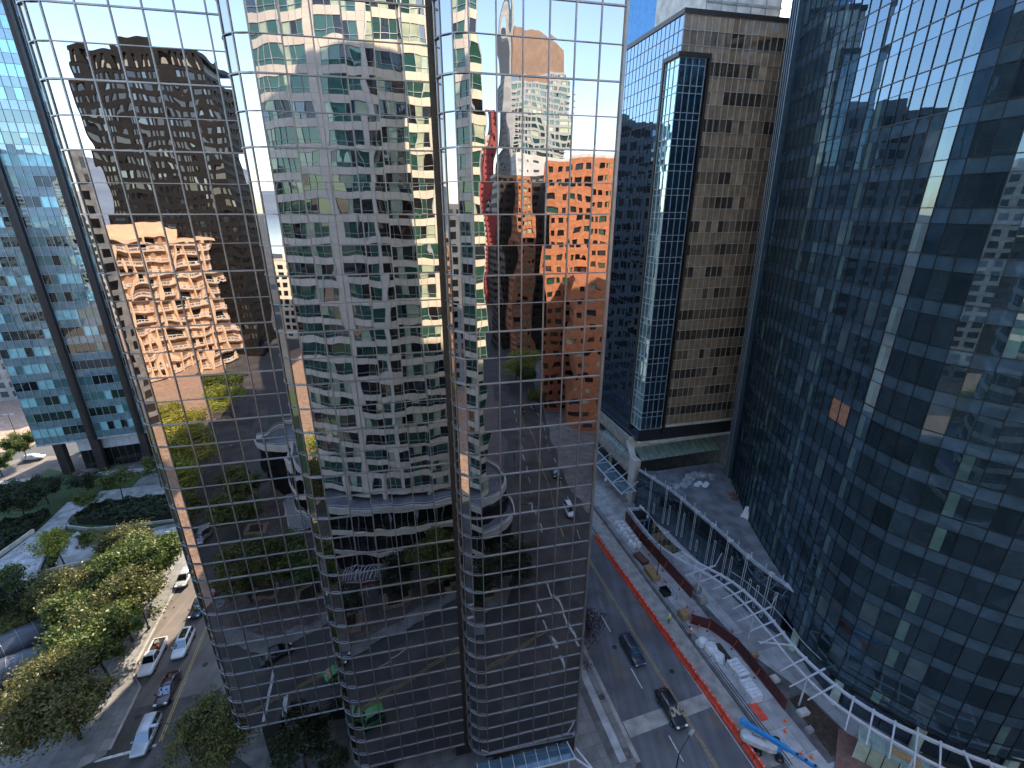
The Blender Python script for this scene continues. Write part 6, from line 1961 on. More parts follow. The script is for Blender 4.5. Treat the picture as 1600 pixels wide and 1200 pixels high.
    for s in (0, 1):
        ba, bb, ta, tb = (B[0], B[1], T[0], T[1]) if s == 0 else (B[3], B[2], T[3], T[2])
        k = 3 if kind in ('suv', 'van', 'wagon') else 2
        for i in range(k):
            pane('side_window', ba.lerp(bb, i / k), ba.lerp(bb, (i + 1) / k), ta.lerp(tb, (i + 1) / k), ta.lerp(tb, i / k), .012)
    for x in (-f * .60, f * .62):
        for s in (-1, 1):
            wm = MB()
            wm.tube([(x, s * (hw - .22), .34), (x, s * (hw + .015), .34)], .34, 'rubber', 16)
            wh = wm.build('wheel', root)
            rm = MB(); rm.tube([(x, s * (hw - .02), .34), (x, s * (hw + .03), .34)], .2, 'galvanised', 12); rm.build('rim', wh)
    zh = .72 if kind != 'pickup' else .9
    for s in (-1, 1):
        q = MB(); q.cbox((f * .93, s * hw * .62, zh), (.22, .34, .12), 'headlight'); q.build('headlight', root)
        q = MB(); q.cbox((-f * .965, s * hw * .68, .88 if kind != 'sedan' else .75), (.1, .28, .16), 'tail_light'); q.build('tail_light', root)
        q = MB(); q.cbox((xb1 - .35, s * (hw + .07), belt + .04), (.16, .2, .13), paint); q.build('wing_mirror', root)
    q = MB(); q.cbox((f * .965, 0, .58), (.06, hw * 1.0, .2), 'black_metal'); q.build('grille', root)
    if rails:
        for s in (-1, 1):
            q = MB(); q.tube([(xt0 + .1, s * yt * .9, H + .08), (xt1 - .1, s * yt * .9, H + .08)], .03, 'galvanised', 5); q.build('roof_rail', root)
    if kind == 'pickup':
        q = MB(); q.cbox((-f * .55, 0, 1.115), (f * .78, hw * 1.56, .02), 'black_metal'); q.build('load_bed', root)
        for s in (-1, 1):
            q = MB(); q.cbox((-f * .55, s * hw * .88, 1.16), (f * .86, .12, .12), paint); q.build('bed_side', root)
        q = MB(); q.cbox((-f * .97, 0, 1.1), (.1, hw * 1.7, .2), paint); q.build('tailgate', root)
        q = MB(); q.cbox((-f * .16, 0, 1.3), (.08, hw * 1.5, .4), 'black_metal'); q.build('headboard', root)
        q = MB(); q.tube([(-f * .45, .2, 1.13), (-f * .45, .2, 1.5)], [.17, .05], 'orange_plastic', 8); q.build('cone_in_bed', root)
        q = MB(); q.cbox((-f * .7, -.2, 1.25), (.6, .5, .25), 'galvanised', .3); q.build('tool_box', root)
    return root
def rail_strip(): pass
GD = 'cars on the left-hand street'
cars = [
 ('silver car parked at the kerb, far end of the row on the left-hand street', 'car_silver', (-37.6, 76.6), -DD, 'wagon', 4.7, {}),
 ('black car driving just behind the white SUV, beside the mirrored tower edge', 'car_navy', (-33.1, 68.8), -DD, 'sedan', 4.8, {}),
 ('white SUV with a glass roof in the left-hand street', 'car_white', (-32.9, 61.6), -DD, 'suv', 5.0, dict(glassroof=True)),
 ('white pickup truck with an open dark load bed parked at the kerb', 'car_white', (-36.2, 60.2), -DD, 'pickup', 5.9, {}),
 ('dark maroon car between the pickup and the roof-railed silver SUV', 'car_maroon', (-32.4, 54.4), -DD, 'sedan', 5.0, {}),
 ('silver SUV with roof rails nearest the bottom of the left-hand street', 'car_silver', (-32.5, 48.3), -DD, 'suv', 5.0, dict(rails=True)),
 ('blue car half hidden behind the mirrored tower edge, above the silver car', 'car_blue', (-36.5, 83.0), -DD, 'sedan', 4.6, {}),
]
for lab, p, (c, d), hd, k, L, kw in cars: make_car(lab, p, CD(c, d, 0.004), hd, k, L, group=GD, **kw)
GR = 'cars on the right-hand street'
make_car('black SUV with a silver grille behind the dashed line in the right-hand street', 'car_navy', CD(29.9, 43.0, 0.004), -DD, 'suv', 5.1, group=GR, rails=True)
make_car('black estate car with a pale windscreen reflection, lower of the two in the right-hand street', 'car_black', CD(30.5, 34.2, 0.004), -DD, 'wagon', 5.2, group=GR)
make_car('silver car parked under the round green tree at the foot of the teal tower', 'car_silver', CD(-90.5, 134.6, 0.004), CC, 'wagon', 4.6)
make_car('black car cut by the left edge of the frame, below the green trees', 'car_black', CD(-95.5, 126.2, 0.004), CC, 'sedan', 4.8)
make_car('white van on the road high at the left edge', 'car_white', CD(-100, 173.5, 0.13), CC, 'van', 5.0)
# met in the mirror
make_car('white taxi van with a red stripe, reflected at the right of the mirrored tower', 'car_white', TN(29.9, -13.5, 0.004), NN, 'van', 5.0, group='cars reflected in the mirrored tower')
make_car('dark car reflected above the white van', 'car_navy', TN(31.6, -27.5, 0.004), NN, 'sedan', 4.6, group='cars reflected in the mirrored tower')
make_car('dark car reflected farthest up the right-hand street', 'car_black', TN(33.6, -66, 0.004), NN, 'sedan', 4.6, group='cars reflected in the mirrored tower')
make_car('bright green small car reflected on the slanting yellow line', 'car_green', TN(-13.2, 28.6, 0.004), (TT - NN * 0.42).normalized(), 'sedan', 3.4, group='cars reflected in the mirrored tower')
make_car('bright green van reflected low beside the first rounded corner', 'car_green', TN(-8.2, 27.6, 0.004), (-TT + NN * 0.42).normalized(), 'van', 3.2, group='cars reflected in the mirrored tower')
make_car('black convertible reflected in the left lower panes', 'car_black', TN(-22.0, 23.6, 0.004), (TT - NN * 0.42).normalized(), 'sedan', 4.6, group='cars reflected in the mirrored tower')
make_car('orange taxi reflected left of the long pergola', 'car_yellow', TN(-31.8, 6.5, 0.1), NN, 'sedan', 4.5, group='cars reflected in the mirrored tower')
make_car('red car reflected beside the orange taxi', 'car_red', TN(-35.5, 9.0, 0.1), NN, 'sedan', 4.5, group='cars reflected in the mirrored tower')
make_car('silver car reflected in the shade by the courtyard', 'car_silver', TN(-42.5, -8, 0.004), NN, 'suv', 4.7, group='cars reflected in the mirrored tower')

# ================================================================== THE STREET WORKS, right
def barrier(a, b_, k, n):
    """one red water-filled barrier section from a to b_"""
    o = empty('road_barrier', (a + b_) / 2, None, 'barrier', 'red plastic barriers along the works')
    ORD = 'first second third fourth fifth sixth seventh eighth ninth tenth eleventh twelfth thirteenth fourteenth'.split()
    o['label'] = 'red plastic barrier, %s section from the %s end of the line along the works' % ((ORD[k], 'far') if k < 14 else (ORD[n - 1 - k], 'near'))
    d = (b_ - a); L = d.length; d.normalize()
    s = Vector((-d.y, d.x, 0))
    m = MB()
    prof = [(-.36, 0), (-.34, .28), (-.2, .48), (-.13, 1.02), (.13, 1.02), (.2, .48), (.34, .28), (.36, 0)]
    r0 = [a + d * 0.05 + s * p[0] + UP * (0.01 + p[1]) for p in prof]
    r1 = [b_ - d * 0.05 + s * p[0] + UP * (0.01 + p[1]) for p in prof]
    section_loft(m, [r1, r0], 'red_barrier')
    m.build('barrier_body', o, world=True)
    for t in (0.3, 0.7):
        q = MB(); q.tube([a + d * (L * t) + UP * 0.98, a + d * (L * t) + UP * 1.05], 0.09, 'white_paint', 8); q.build('filler_cap', o, world=True)
    q = MB(); q.bar(a + d * 0.2 + UP * 1.0 + s * 0.01, b_ - d * 0.2 + UP * 1.0 + s * 0.01, 0.05, 0.05, 'orange_plastic'); q.build('top_rail', o, world=True)
NB = 27
random.seed(99)
prev = None
ptsb = [CD(35.75 + 1.05 * i / NB + random.uniform(-.07, .07), 67.6 - (67.6 - 21.5) * i / NB) for i in range(NB + 1)]
for i in range(NB): barrier(ptsb[i] + CC * random.uniform(-.05, .05), ptsb[i + 1] + CC * random.uniform(-.05, .05), i, NB)

def hoarding(pts, h, label):
    root = empty('site_hoarding', CD(*pts[len(pts) // 2]), label, 'hoarding')
    P = [CD(c, d, 0.12) for c, d in pts]
    k = 0
    for i in range(len(P) - 1):
        a, b_ = P[i], P[i + 1]
        n = max(1, round((b_ - a).length / 2.4))
        for j in range(n):
            p, q = a.lerp(b_, j / n), a.lerp(b_, (j + 1) / n)
            d = (q - p); s = Vector((-d.y, d.x, 0)).normalized() * random.uniform(-.04, .04)
            m = MB(); m.bar(p + s + UP * (h / 2) + d * .015, q - s + UP * (h / 2) - d * .015, 0.06, h, 'maroon_hoarding'); m.build('hoarding_panel', root, world=True)
            m = MB(); m.cbox(p + UP * (h / 2 + .05), (.12, .12, h + .1), 'dark_granite', .3); m.build('post', root, world=True)
            if j % 2 == 0:
                sd = Vector((-d.y, d.x, 0)).normalized()
                if sd.dot(CC) > 0: sd = -sd
                m = MB(); m.bar(p + UP * h * .9, p + sd * 0.7 + UP * .1, .05, .05, 'orange_plastic'); m.cbox(p + sd * 0.7 + UP * .1, (.22, .22, .12), 'maroon_hoarding'); m.build('raking_brace', root, world=True)
hoarding([(44.0, 71.0), (43.7, 64.6), (44.0, 56.2), (44.4, 49.4)], 2.3, 'dark red hoarding along the far stretch of the works pavement')
hoarding([(41.2, 45.2), (43.4, 43.5), (44.9, 39.6), (44.8, 35.0), (44.6, 30.3)], 1.9, 'dark red hoarding bending round the near stretch of the works pavement')

def blob_pile(name, items, label, cat, mat, group=None, seed=0, part='bag'):
    rnd = random.Random(seed)
    root = empty(name, items[0][0], label, cat, group)
    for p, r, h in items:
        b = MB()
        n1, n2 = 10, 5
        o = len(b.v)
        for i in range(n2 + 1):
            for k in range(n1):
                a = 6.283 * k / n1
                ph = math.pi / 2 * i / n2
                q = r * (math.cos(ph) ** 0.5 if i < n2 else 0.05) * (1 + rnd.uniform(-.13, .13))
                b.v.append((p.x + math.cos(a) * q, p.y + math.sin(a) * q, p.z + h * math.sin(ph) ** 0.8 * (1 + rnd.uniform(-.06, .06))))
        mi = b.mi(mat)
        for i in range(n2):
            for k in range(n1):
                k2 = (k + 1) % n1
                b.f.append((o + i * n1 + k, o + i * n1 + k2, o + (i + 1) * n1 + k2, o + (i + 1) * n1 + k)); b.m.append(mi)
        b.f.append(tuple(o + n2 * n1 + k for k in range(n1))); b.m.append(mi)
        b.build(part, root, world=True, smooth=False)
    return root
rb = random.Random(2)
for i in range(7):
    for j in range(2):
        c, d = 41.55 + j * 1.1 + rb.uniform(-.12, .12), 70.0 - i * 1.15 + rb.uniform(-.12, .12)
        ord_ = ['first', 'second', 'third', 'fourth', 'fifth', 'sixth', 'last'][i]
        blob_pile('bulk_bag', [(CD(c, d, 0.12), .58, 1.0)], 'white bulk bag, %s from the far end in the %s row on the works pavement' % (ord_, 'kerb' if j == 0 else 'hoarding'), 'bag', 'white_tarp', 'white bulk bags on the works pavement', i * 2 + j, 'bag')

def stack(name, c, d, w, l, h, n, mat, label, cat, part, rz=0.0, group=None):
    root = empty(name, CD(c, d, 0.12), label, cat, group)
    R = Matrix.Rotation(rz, 3, 'Z')
    u, v = R @ CC, R @ DD
    o = CD(c, d, 0.12) - u * w / 2 - v * l / 2
    rows = max(1, int(round(h / 0.14)))
    for k in range(n):
        b = MB(); b.obox(o + v * (l * k / n), u * w, v * (l / n * 0.86), UP * (h * random.uniform(.93, 1.02)), mat); b.build(part, root, world=True)
    for t in (.15, .85):
        b = MB(); b.obox(o + u * (w * t - .05) - v * .05 + UP * (h + .02), u * .1, v * (l + .1), UP * .06, mat); b.build('batten', root, world=True)
stack('timber_stack', 41.0, 55.8, 1.5, 3.2, 0.9, 9, 'timber', 'stack of yellow timber beams beside the tall dark lamp post', 'timber stack', 'beam')
stack('mesh_stack', 41.1, 59.8, 1.4, 2.8, 0.7, 6, 'rust_mesh', 'stack of rusty reinforcement mesh between the white bags and the timber', 'mesh stack', 'mesh_bundle', 0.12)
stack('block_pallet', 42.4, 36.4, 1.7, 2.6, 1.1, 5, 'white_tarp', 'pallet of white blocks beside the long white stack, far one', 'pallet', 'block_row', 0.05, 'white block pallets')
stack('block_pallet', 41.9, 33.4, 1.7, 2.6, 1.2, 6, 'white_tarp', 'pallet of white blocks nearest the red plate', 'pallet', 'block_row', -0.04, 'white block pallets')
stack('paver_pallet', 46.2, 50.6, 1.2, 1.2, 0.9, 3, 'concrete', 'pallet of grey pavers behind the end of the far hoarding, left one', 'pallet', 'paver_row', 0.1, 'paver pallets behind the hoarding')
stack('paver_pallet', 45.6, 48.4, 1.3, 1.2, 1.0, 3, 'concrete', 'pallet of grey pavers behind the end of the far hoarding, nearer one', 'pallet', 'paver_row', -0.1, 'paver pallets behind the hoarding')
stack('wooden_crate', 40.9, 46.6, 1.2, 1.5, 1.0, 4, 'timber', 'brown wooden crate at the start of the near hoarding', 'crate', 'board')
blob_pile('tarp_heap', [(CD(40.7, 41.6, .12), .9, .9), (CD(41.1, 40.2, .12), 1.0, 1.2), (CD(41.3, 38.9, .12), .9, 1.0)], 'wind-blown pale tarpaulin over a heap beside the near hoarding', 'tarpaulin', 'white_tarp', None, 5, 'tarpaulin_fold')
# dark planted pit, red plate, black skip, site rail
struct(MB().sheet(cdpoly([(41.9, 36.2), (43.1, 36.2), (43.3, 41.0), (42.0, 41.3)], 0.13), 'soil'), 'soil_bed')
b = MB(); b.obox(CD(40.7, 30.0, 0.13), CC * 1.1, DD * 2.3, UP * 0.08, 'red_barrier'); meta(b.build('road_plate', None), 'flat red plate on the pavement behind the blue boom lift', 'plate')
def skip(c, d):
    root = empty('skip', CD(c, d, .12), 'open black box with a rail on the works pavement below the timber stack', 'skip')
    for a, u, v in (((c, d), CC * 1.3, DD * .08), ((c, d + 1.5), CC * 1.3, DD * .08), ((c, d + .08), CC * .08, DD * 1.42), ((c + 1.22, d + .08), CC * .08, DD * 1.42)):
        b = MB(); b.obox(CD(a[0], a[1], .13), u, v, UP * .8, 'black_metal'); b.build('side', root, world=True)
    b = MB(); b.obox(CD(c + .08, d + .08, .13), CC * 1.14, DD * 1.42, UP * .1, 'black_metal'); b.build('floor', root, world=True)
    for k in range(5):
        b = MB(); b.tube([CD(c + 1.6, d - 1 + k * 1.0, .13), CD(c + 1.6, d - 1 + k * 1.0, 1.2)], .03, 'black_metal', 5); b.build('rail_post', root, world=True)
    b = MB(); b.tube([CD(c + 1.6, d - 1, 1.2), CD(c + 1.6, d + 3, 1.2)], .03, 'black_metal', 5); b.build('rail', root, world=True)
skip(40.2, 50.8)
def drain_channel():
    root = empty('drain_channel', CD(39.8, 45, .12), 'long steel drain channel running the length of the works pavement', 'drain')
    for k in (0.25, 0.62):
        b = MB(); b.obox(CD(39.85 + k, 25, .125), CC * .09, DD * 52, UP * .07, 'dark_granite'); b.build('rail', root, world=True)
drain_channel()
def cone(p, lab):
    root = empty('traffic_cone', p, lab, 'traffic cone', 'orange cones in the works')
    b = MB(); b.cbox((0, 0, .02), (.38, .38, .04), 'orange_plastic'); b.build('base', root)
    b = MB(); b.tube([(0, 0, .04), (0, 0, .28), (0, 0, .72)], [.15, .11, .03], 'orange_plastic', 10); b.build('body', root)
    b = MB(); b.tube([(0, 0, .34), (0, 0, .48)], [.106, .082], 'white_paint', 10); b.build('band', root)
for c, d, lab in ((42.2, 53.8, 'orange cone on the pavement right of the timber stack'), (42.6, 48.0, 'orange cone below the end of the far hoarding'), (42.0, 44.2, 'orange cone beside the bend of the near hoarding'),
                  (43.0, 47.0, 'orange cone between the two hoardings'), (39.0, 71.2, 'orange cone left of the far bulk bags'), (41.2, 73.4, 'orange cone above the far bulk bags'), (43.6, 29.2, 'orange cone at the near end of the hoarding'),
                  (42.6, 28.2, 'orange cone behind the blue boom arm'), (42.4, 25.6, 'orange cone near the bottom edge under the boom arm'), (43.2, 25.0, 'second orange cone near the bottom edge under the boom arm')):
    cone(CD(c, d, .13), lab)
for k, (c, d, w, l, m, nm, lab) in enumerate(((45.6, 42.0, .9, .7, 'grey_panel', 'material_box', 'grey box behind the near hoarding, farthest one'), (45.9, 37.5, 1.2, .6, 'timber', 'material_box', 'brown box behind the near hoarding'),
                       (46.0, 33.6, 1.0, .9, 'pale_panel', 'material_box', 'pale box at the edge of the soil pit'), (45.8, 29.0, 1.4, .8, 'pale_panel', 'material_box', 'pale slab pile at the lip of the soil pit'), (45.0, 27.2, .9, .6, 'grey_panel', 'material_box', 'small grey box at the lip of the soil pit'))):
    b = MB()
    b.obox(CD(c, d, .13), CC * w, DD * l, UP * .5, m); b.obox(CD(c + .08, d + .05, .63), CC * (w - .2), DD * (l - .15), UP * .12, m)
    meta(b.build(nm, None), lab, 'box', 'loose materials by the hoarding')

# terrace litter
blob_pile('tarp_heap', [(CD(*q, 9.43), r, .7) for q, r in (((55.0, 67.6), 1.1), ((56.4, 68.8), 1.1), ((58.0, 69.3), 1.0), ((59.4, 68.9), .9), ((60.6, 67.9), .8), ((53.4, 66.6), .9), ((51.8, 66.7), .7))], 'snaking heap of grey tarpaulin on the terrace of the low podium', 'tarpaulin', 'grey_tarp', None, 9, 'tarpaulin_fold')
blob_pile('bag_heap', [(CD(*q, 9.43), .55, .45) for q in ((57.0, 66.6), (56.0, 66.2), (58.2, 66.0), (57.4, 65.4))], 'small white bags beside the tarpaulin on the terrace', 'bags', 'white_tarp', None, 10, 'bag')
blob_pile('rubble_heap', [(CD(*q, 9.43), .6, .5) for q in ((60.4, 61.5), (61.2, 60.6), (60.0, 60.4))], 'brown rubble heap on the terrace by the curved tower', 'rubble', 'rust_mesh', None, 12, 'rubble_lump')
def hung_sheet():
    b = MB()
    P = [CD(57.2, 55.5, 9.45), CD(58.6, 53.2, 9.45), CD(58.9, 54.0, 12.0), CD(58.0, 55.6, 11.4)]
    n = 6
    for i in range(n):
        for j in range(n):
            def q(a, c):
                p = P[0].lerp(P[1], a).lerp(P[3].lerp(P[2], a), c)
                return p + CC * (0.14 * math.sin(a * 9 + c * 3))
            b.poly([q(i / n, j / n), q((i + 1) / n, j / n), q((i + 1) / n, (j + 1) / n), q(i / n, (j + 1) / n)], 'white_tarp')
    o = meta(b.build('hanging_sheet', None), 'crumpled pale sheet hung at the corner of the terrace against the tower', 'sheet')
    mdf = o.modifiers.new('thickness', 'SOLIDIFY'); mdf.thickness = 0.03
hung_sheet()

# ------------------------------------------------------------------ boom lift
def boom_lift():
    base = CD(39.0, 27.3, 0.005)
    root = empty('boom_lift', base, 'bright blue boom lift with a grey counterweight, its arm reaching right over the pavement', 'boom lift')
    f = (-DD * 0.55 + CC * 0.83).normalized()       # chassis direction
    s = Vector((-f.y, f.x, 0))
    at = lambda x, y, z: base + f * x + s * y + UP * z
    b = MB(); b.obox(at(-1.3, -.6, .45), f * 2.6, s * 1.2, UP * .45, 'blue_paint'); b.build('chassis', root, world=True)
    for x in (-1.15, 1.15):
        for y in (-1.05, 1.05):
            w = MB(); w.tube([at(x, y - .2, .45), at(x, y + .2, .45)], .45, 'rubber', 18); o = w.build('wheel', root, world=True)
            w = MB(); w.tube([at(x, y - .22, .45), at(x, y + .22, .45)], .22, 'galvanised', 12); w.build('rim', o, world=True)
    for x in (-1.15, 1.15):
        w = MB(); w.tube([at(x, -1.0, .5), at(x, 1.0, .5)], .12, 'blue_paint', 8); w.build('axle', root, world=True)
    # turntable and rounded counterweight hood
    b = MB(); b.tube([at(0, 0, .9), at(0, 0, 1.1)], .65, 'blue_paint', 20); b.build('turntable', root, world=True)
    a = XY(0.90, -0.44).normalized()        # counterweight direction
    n = Vector((-a.y, a.x, 0))
    hood = []
    for x, w, h in ((-2.6, .35, .55), (-2.4, .62, .8), (-1.2, .75, .98), (0.2, .72, .98), (.7, .5, .85)):
        c = base + a * x * 1.15 - n * 0.55 + UP * 1.15
        hood.append([c + n * -w, c + n * -w + UP * h * .7, c + n * -w * .6 + UP * h, c + n * w * .6 + UP * h, c + n * w + UP * h * .7, c + n * w])
    b = MB(); section_loft(b, [list(reversed(h)) for h in hood], 'lift_grey'); hd = b.build('counterweight', root, world=True)
    cu = bpy.data.curves.new('lettering', 'FONT'); cu.body = 'Genie'; cu.size = 0.62; cu.extrude = 0.004; cu.materials.append(MATS['dark_mullion'])
    tmp = bpy.data.objects.new('lettering', cu); COL.objects.link(tmp)
    lm = bpy.data.meshes.new_from_object(tmp.evaluated_get(bpy.context.evaluated_depsgraph_get()))
    bpy.data.objects.remove(tmp); bpy.data.curves.remove(cu)
    lt = bpy.data.objects.new('lettering', lm); lt.parent = hd
    M = Matrix(((a.x, n.x, 0), (a.y, n.y, 0), (0, 0, 1)))
    lt.location = (base + a * -1.9 - n * 0.75 + UP * 2.145) - base; lt.rotation_euler = M.to_euler(); COL.objects.link(lt)
    # telescopic arm
    ab = XY(0.66, -0.75).normalized()                # boom direction
    p0 = base + XY(-2.5, 1.35, 2.6)
    p1 = p0 + ab * 4.8 + UP * 0.9
    p2 = p0 + ab * 9.6 + UP * 1.6
    b = MB(); b.bar(p0, p1, .42, .5, 'blue_paint'); b.build('main_boom', root, world=True)
    b = MB(); b.bar(p0 + (p1 - p0) * .9, p2, .28, .34, 'blue_paint'); b.build('inner_boom', root, world=True)
    b = MB(); b.tube([p0 - n * .3, p0 + n * .3], .42, 'blue_paint', 14); b.build('boom_pivot', root, world=True)
    b = MB(); b.bar(base + a * -0.9 + n * 1.0 + UP * 1.3, p0.lerp(p1, .45) - UP * .3, .16, .16, 'black_metal'); b.build('lift_ram', root, world=True)
    b = MB(); b.bar(p0 + UP * -.25, base + a * .6 + n * .2 + UP * 1.3, .3, .3, 'blue_paint'); b.build('riser', root, world=True)
    for k in range(5):
        b = MB(); b.bar(p1.lerp(p2, .15 + k * .18) + UP * .2, p1.lerp(p2, .2 + k * .18) + UP * .2, .3, .03, 'dark_mullion'); b.build('boom_marking', root, world=True)
    # platform basket
    c = p2 + ab * .6 - UP * .2
    a = ab; n = Vector((-a.y, a.x, 0))
    b = MB(); b.obox(c - n * .9, a * .75, n * 1.8, UP * .06, 'galvanised'); b.build('platform_floor', root, world=True)
    for z in (.5, 1.0):
        b = MB(); q = [c - n * .9, c - n * .9 + a * .75, c + n * .9 + a * .75, c + n * .9, c - n * .9]; b.tube([v + UP * z for v in q], .025, 'galvanised', 5); b.build('platform_rail', root, world=True)
boom_lift()

# ------------------------------------------------------------------ people
def person(loc, heading, top, legs, label, pose, helmet='helmet_white'):
    """one continuous skinned body; clothing and helmet are its children"""
    root = empty('person', loc, label, 'person', None, math.atan2(heading.y, heading.x) - math.pi / 2)
    # joints in body space: y forward, x right
    J = {'pelvis': (0, 0, .95), 'chest': (0, .03, 1.28), 'neck': (0, .03, 1.48), 'headb': (0, .05, 1.56), 'head': (0, .06, 1.66), 'crown': (0, .05, 1.74)}
    st = pose.get('stride', .12)
    J.update({'hipR': (.1, 0, .9), 'kneeR': (.11, st * .8, .5), 'ankR': (.11, st * .6, .09), 'toeR': (.12, st * .6 + .17, .04),
              'hipL': (-.1, 0, .9), 'kneeL': (-.11, -st * .2, .5), 'ankL': (-.11, -st * 1.3, .1), 'toeL': (-.12, -st * 1.3 + .16, .05),
              'shR': (.19, .02, 1.42), 'elR': pose.get('elR', (.27, .0, 1.14)), 'wrR': pose.get('wrR', (.27, .14, .92)), 'haR': pose.get('haR', (.26, .2, .83)),
              'shL': (-.19, .02, 1.42), 'elL': pose.get('elL', (-.27, -.02, 1.14)), 'wrL': pose.get('wrL', (-.27, .1, .9)), 'haL': pose.get('haL', (-.26, .16, .81))})
    R = {'pelvis': .15, 'chest': .165, 'neck': .06, 'headb': .075, 'head': .105, 'crown': .07, 'hipR': .1, 'kneeR': .065, 'ankR': .045, 'toeR': .04, 'hipL': .1, 'kneeL': .065, 'ankL': .045, 'toeL': .04,
         'shR': .065, 'elR': .047, 'wrR': .033, 'haR': .036, 'shL': .065, 'elL': .047, 'wrL': .033, 'haL': .036}
    E = [('pelvis', 'chest'), ('chest', 'neck'), ('neck', 'headb'), ('headb', 'head'), ('head', 'crown'), ('pelvis', 'hipR'), ('hipR', 'kneeR'), ('kneeR', 'ankR'), ('ankR', 'toeR'), ('pelvis', 'hipL'), ('hipL', 'kneeL'), ('kneeL', 'ankL'), ('ankL', 'toeL'),
         ('chest', 'shR'), ('shR', 'elR'), ('elR', 'wrR'), ('wrR', 'haR'), ('chest', 'shL'), ('shL', 'elL'), ('elL', 'wrL'), ('wrL', 'haL')]
    names = list(J)
    # fingers: short chains rooted in the palm
    verts = [J[k] for k in names]; rad = [R[k] for k in names]
    edges = [(names.index(a), names.index(c)) for a, c in E]
    for side, hk, wk in ((1, 'haR', 'wrR'), (-1, 'haL', 'wrL')):
        h = Vector(J[hk]); d = (h - Vector(J[wk])).normalized()
        for q, (off, ln) in enumerate(((-.03, .07), (-.01, .085), (.01, .08), (.03, .065), (-.045, .045))):
            p1 = h + Vector((0, off, 0)) + d * ln * (.6 if q < 4 else .5)
            p2 = p1 + (d + Vector((-side * .5, .2 if q == 4 else 0, 0))).normalized() * ln * .5
            i0 = len(verts); verts += [tuple(p1), tuple(p2)]; rad += [.010, .008]
            edges += [(names.index(hk), i0), (i0, i0 + 1)]
    def skinned(nm, vs, es, rs, mats, fn=None, sub=1):
        me = bpy.data.meshes.new(nm); me.from_pydata(vs, es, [])
        o = bpy.data.objects.new(nm, me); COL.objects.link(o)
        for m in mats: me.materials.append(MATS[m])
        md = o.modifiers.new('skin', 'SKIN'); md.use_smooth_shade = True
        if not me.skin_vertices: 
            bpy.context.view_layer.objects.active = o
        for i, r in enumerate(rs):
            me.skin_vertices[0].data[i].radius = (r, r)
        me.skin_vertices[0].data[0].use_root = True
        sb = o.modifiers.new('sub', 'SUBSURF'); sb.levels = sub; sb.render_levels = sub
        dg = bpy.context.evaluated_depsgraph_get()
        m2 = bpy.data.meshes.new_from_object(o.evaluated_get(dg))
        bpy.data.objects.remove(o)
        m2.materials.clear()
        for m in mats: m2.materials.append(MATS[m])
        if fn:
            for p in m2.polygons: p.material_index = fn(p.center)
        for p in m2.polygons: p.use_smooth = True
        r_ = bpy.data.objects.new(nm, m2); r_.parent = root; COL.objects.link(r_)
        return r_
    def paintit(c):
        if c.z < .12: return 2
        if c.z < .93 and abs(c.x) < .2 and not (abs(c.x) > .22): return 1
        if c.z > 1.5: return 3
        if abs(c.x) > .2 and c.z < .95: return 3
        return 0
    skinned('body', verts, edges, rad, [top, legs, 'rubber', 'skin'], paintit)
    # face: brow, nose, ears as a small joined part
    b = MB()
    b.cbox((0, .17, 1.65), (.03, .04, .05), 'skin'); b.cbox((.11, .05, 1.65), (.02, .04, .06), 'skin'); b.cbox((-.11, .05, 1.65), (.02, .04, .06), 'skin')
    b.cbox((.04, .158, 1.675), (.025, .012, .012), 'rubber'); b.cbox((-.04, .158, 1.675), (.025, .012, .012), 'rubber'); b.cbox((0, .158, 1.605), (.05, .012, .01), 'tail_light')
    b.build('face', root)
    b = MB()
    ring = lambda r, z: [(r * math.cos(6.283 * k / 16), .05 + r * 1.15 * math.sin(6.283 * k / 16), z) for k in range(16)]
    section_loft(b, [ring(.165, 1.70), ring(.15, 1.715), ring(.13, 1.79), ring(.07, 1.84), ring(.02, 1.85)], helmet)
    b.build('helmet', root, smooth=True)
    # vest: a slightly larger shell over the chest
    b = MB()
    vr = lambda rx, ry, z: [(rx * math.cos(6.283 * k / 14), .02 + ry * math.sin(6.283 * k / 14), z) for k in range(14)]
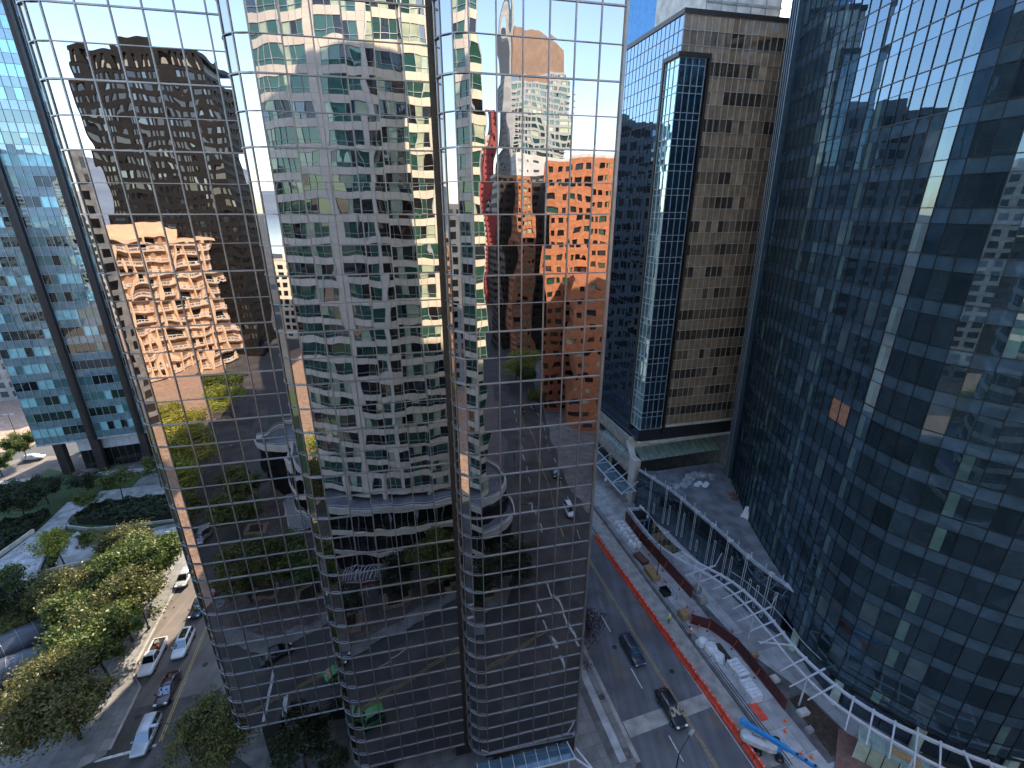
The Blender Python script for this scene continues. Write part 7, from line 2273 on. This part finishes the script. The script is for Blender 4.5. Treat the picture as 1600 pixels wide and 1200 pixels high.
    section_loft(b, [vr(.20, .16, .92), vr(.20, .165, 1.1), vr(.225, .175, 1.3), vr(.20, .14, 1.42), vr(.11, .09, 1.475)], top)
    b.build('vest', root, smooth=True)
    b = MB(); section_loft(b, [vr(.208, .172, 1.08), vr(.212, .174, 1.13)], 'white_paint'); b.build('reflective_band', root, smooth=True)
person(CD(38.1, 46.3, 0.01), -DD, 'hivis', 'navy_cloth', 'worker in a bright yellow-green vest walking inside the works, right of the red barriers', dict(stride=.22))
person(CD(39.5, 43.0, 0.13), CC, 'hivis_orange', 'navy_cloth', 'worker in an orange vest bending over the drain channel by the crate', dict(stride=.1, elR=(.24, .2, 1.2), wrR=(.2, .4, 1.05), haR=(.19, .47, 1.0), elL=(-.24, .2, 1.2), wrL=(-.2, .4, 1.02), haL=(-.19, .47, .97)))

for k, (c, d, w, l) in enumerate(((26.2, 40.0, 1.6, 3.2), (29.9, 51.0, 1.3, 4.5), (33.6, 46.0, 1.8, 2.4), (25.6, 55.5, 1.2, 5.0), (34.5, 30.5, 1.4, 2.2), (27.0, 30.0, 0.9, 2.6), (-34.6, 57.0, 1.4, 3.0), (-28.8, 61.0, 1.6, 5.0), (-28.2, 52.0, 1.2, 2.2))):
    struct(MB().sheet(cdpoly([(c, d), (c + w, d + .1), (c + w - .1, d + l), (c + .05, d + l)], 0.004), 'dark_concrete' if k % 2 else 'asphalt_warm'), 'road_patch')
for k, (c, d, lab) in enumerate(((28.0, 44.6, 'round manhole cover in the lane behind the black SUV'), (33.9, 39.0, 'round manhole cover between the yellow line and the red barriers'), (-29.0, 57.5, 'round manhole cover in the empty lane of the left-hand street'), (-34.8, 51.6, 'round manhole cover between the maroon car and the silver SUV'))):
    b = MB(); b.disc(CD(c, d, 0.012), 0.36, 'black_metal'); meta(b.build('manhole_cover', None), lab, 'manhole cover', 'manhole covers in the roadways')
person(CD(-27.0, 44.9, 0.13), DD, 'car_red', 'navy_cloth', 'pedestrian in a dark red jacket on the pavement by the near left street lamp', dict(stride=.2), 'rubber') if False else None
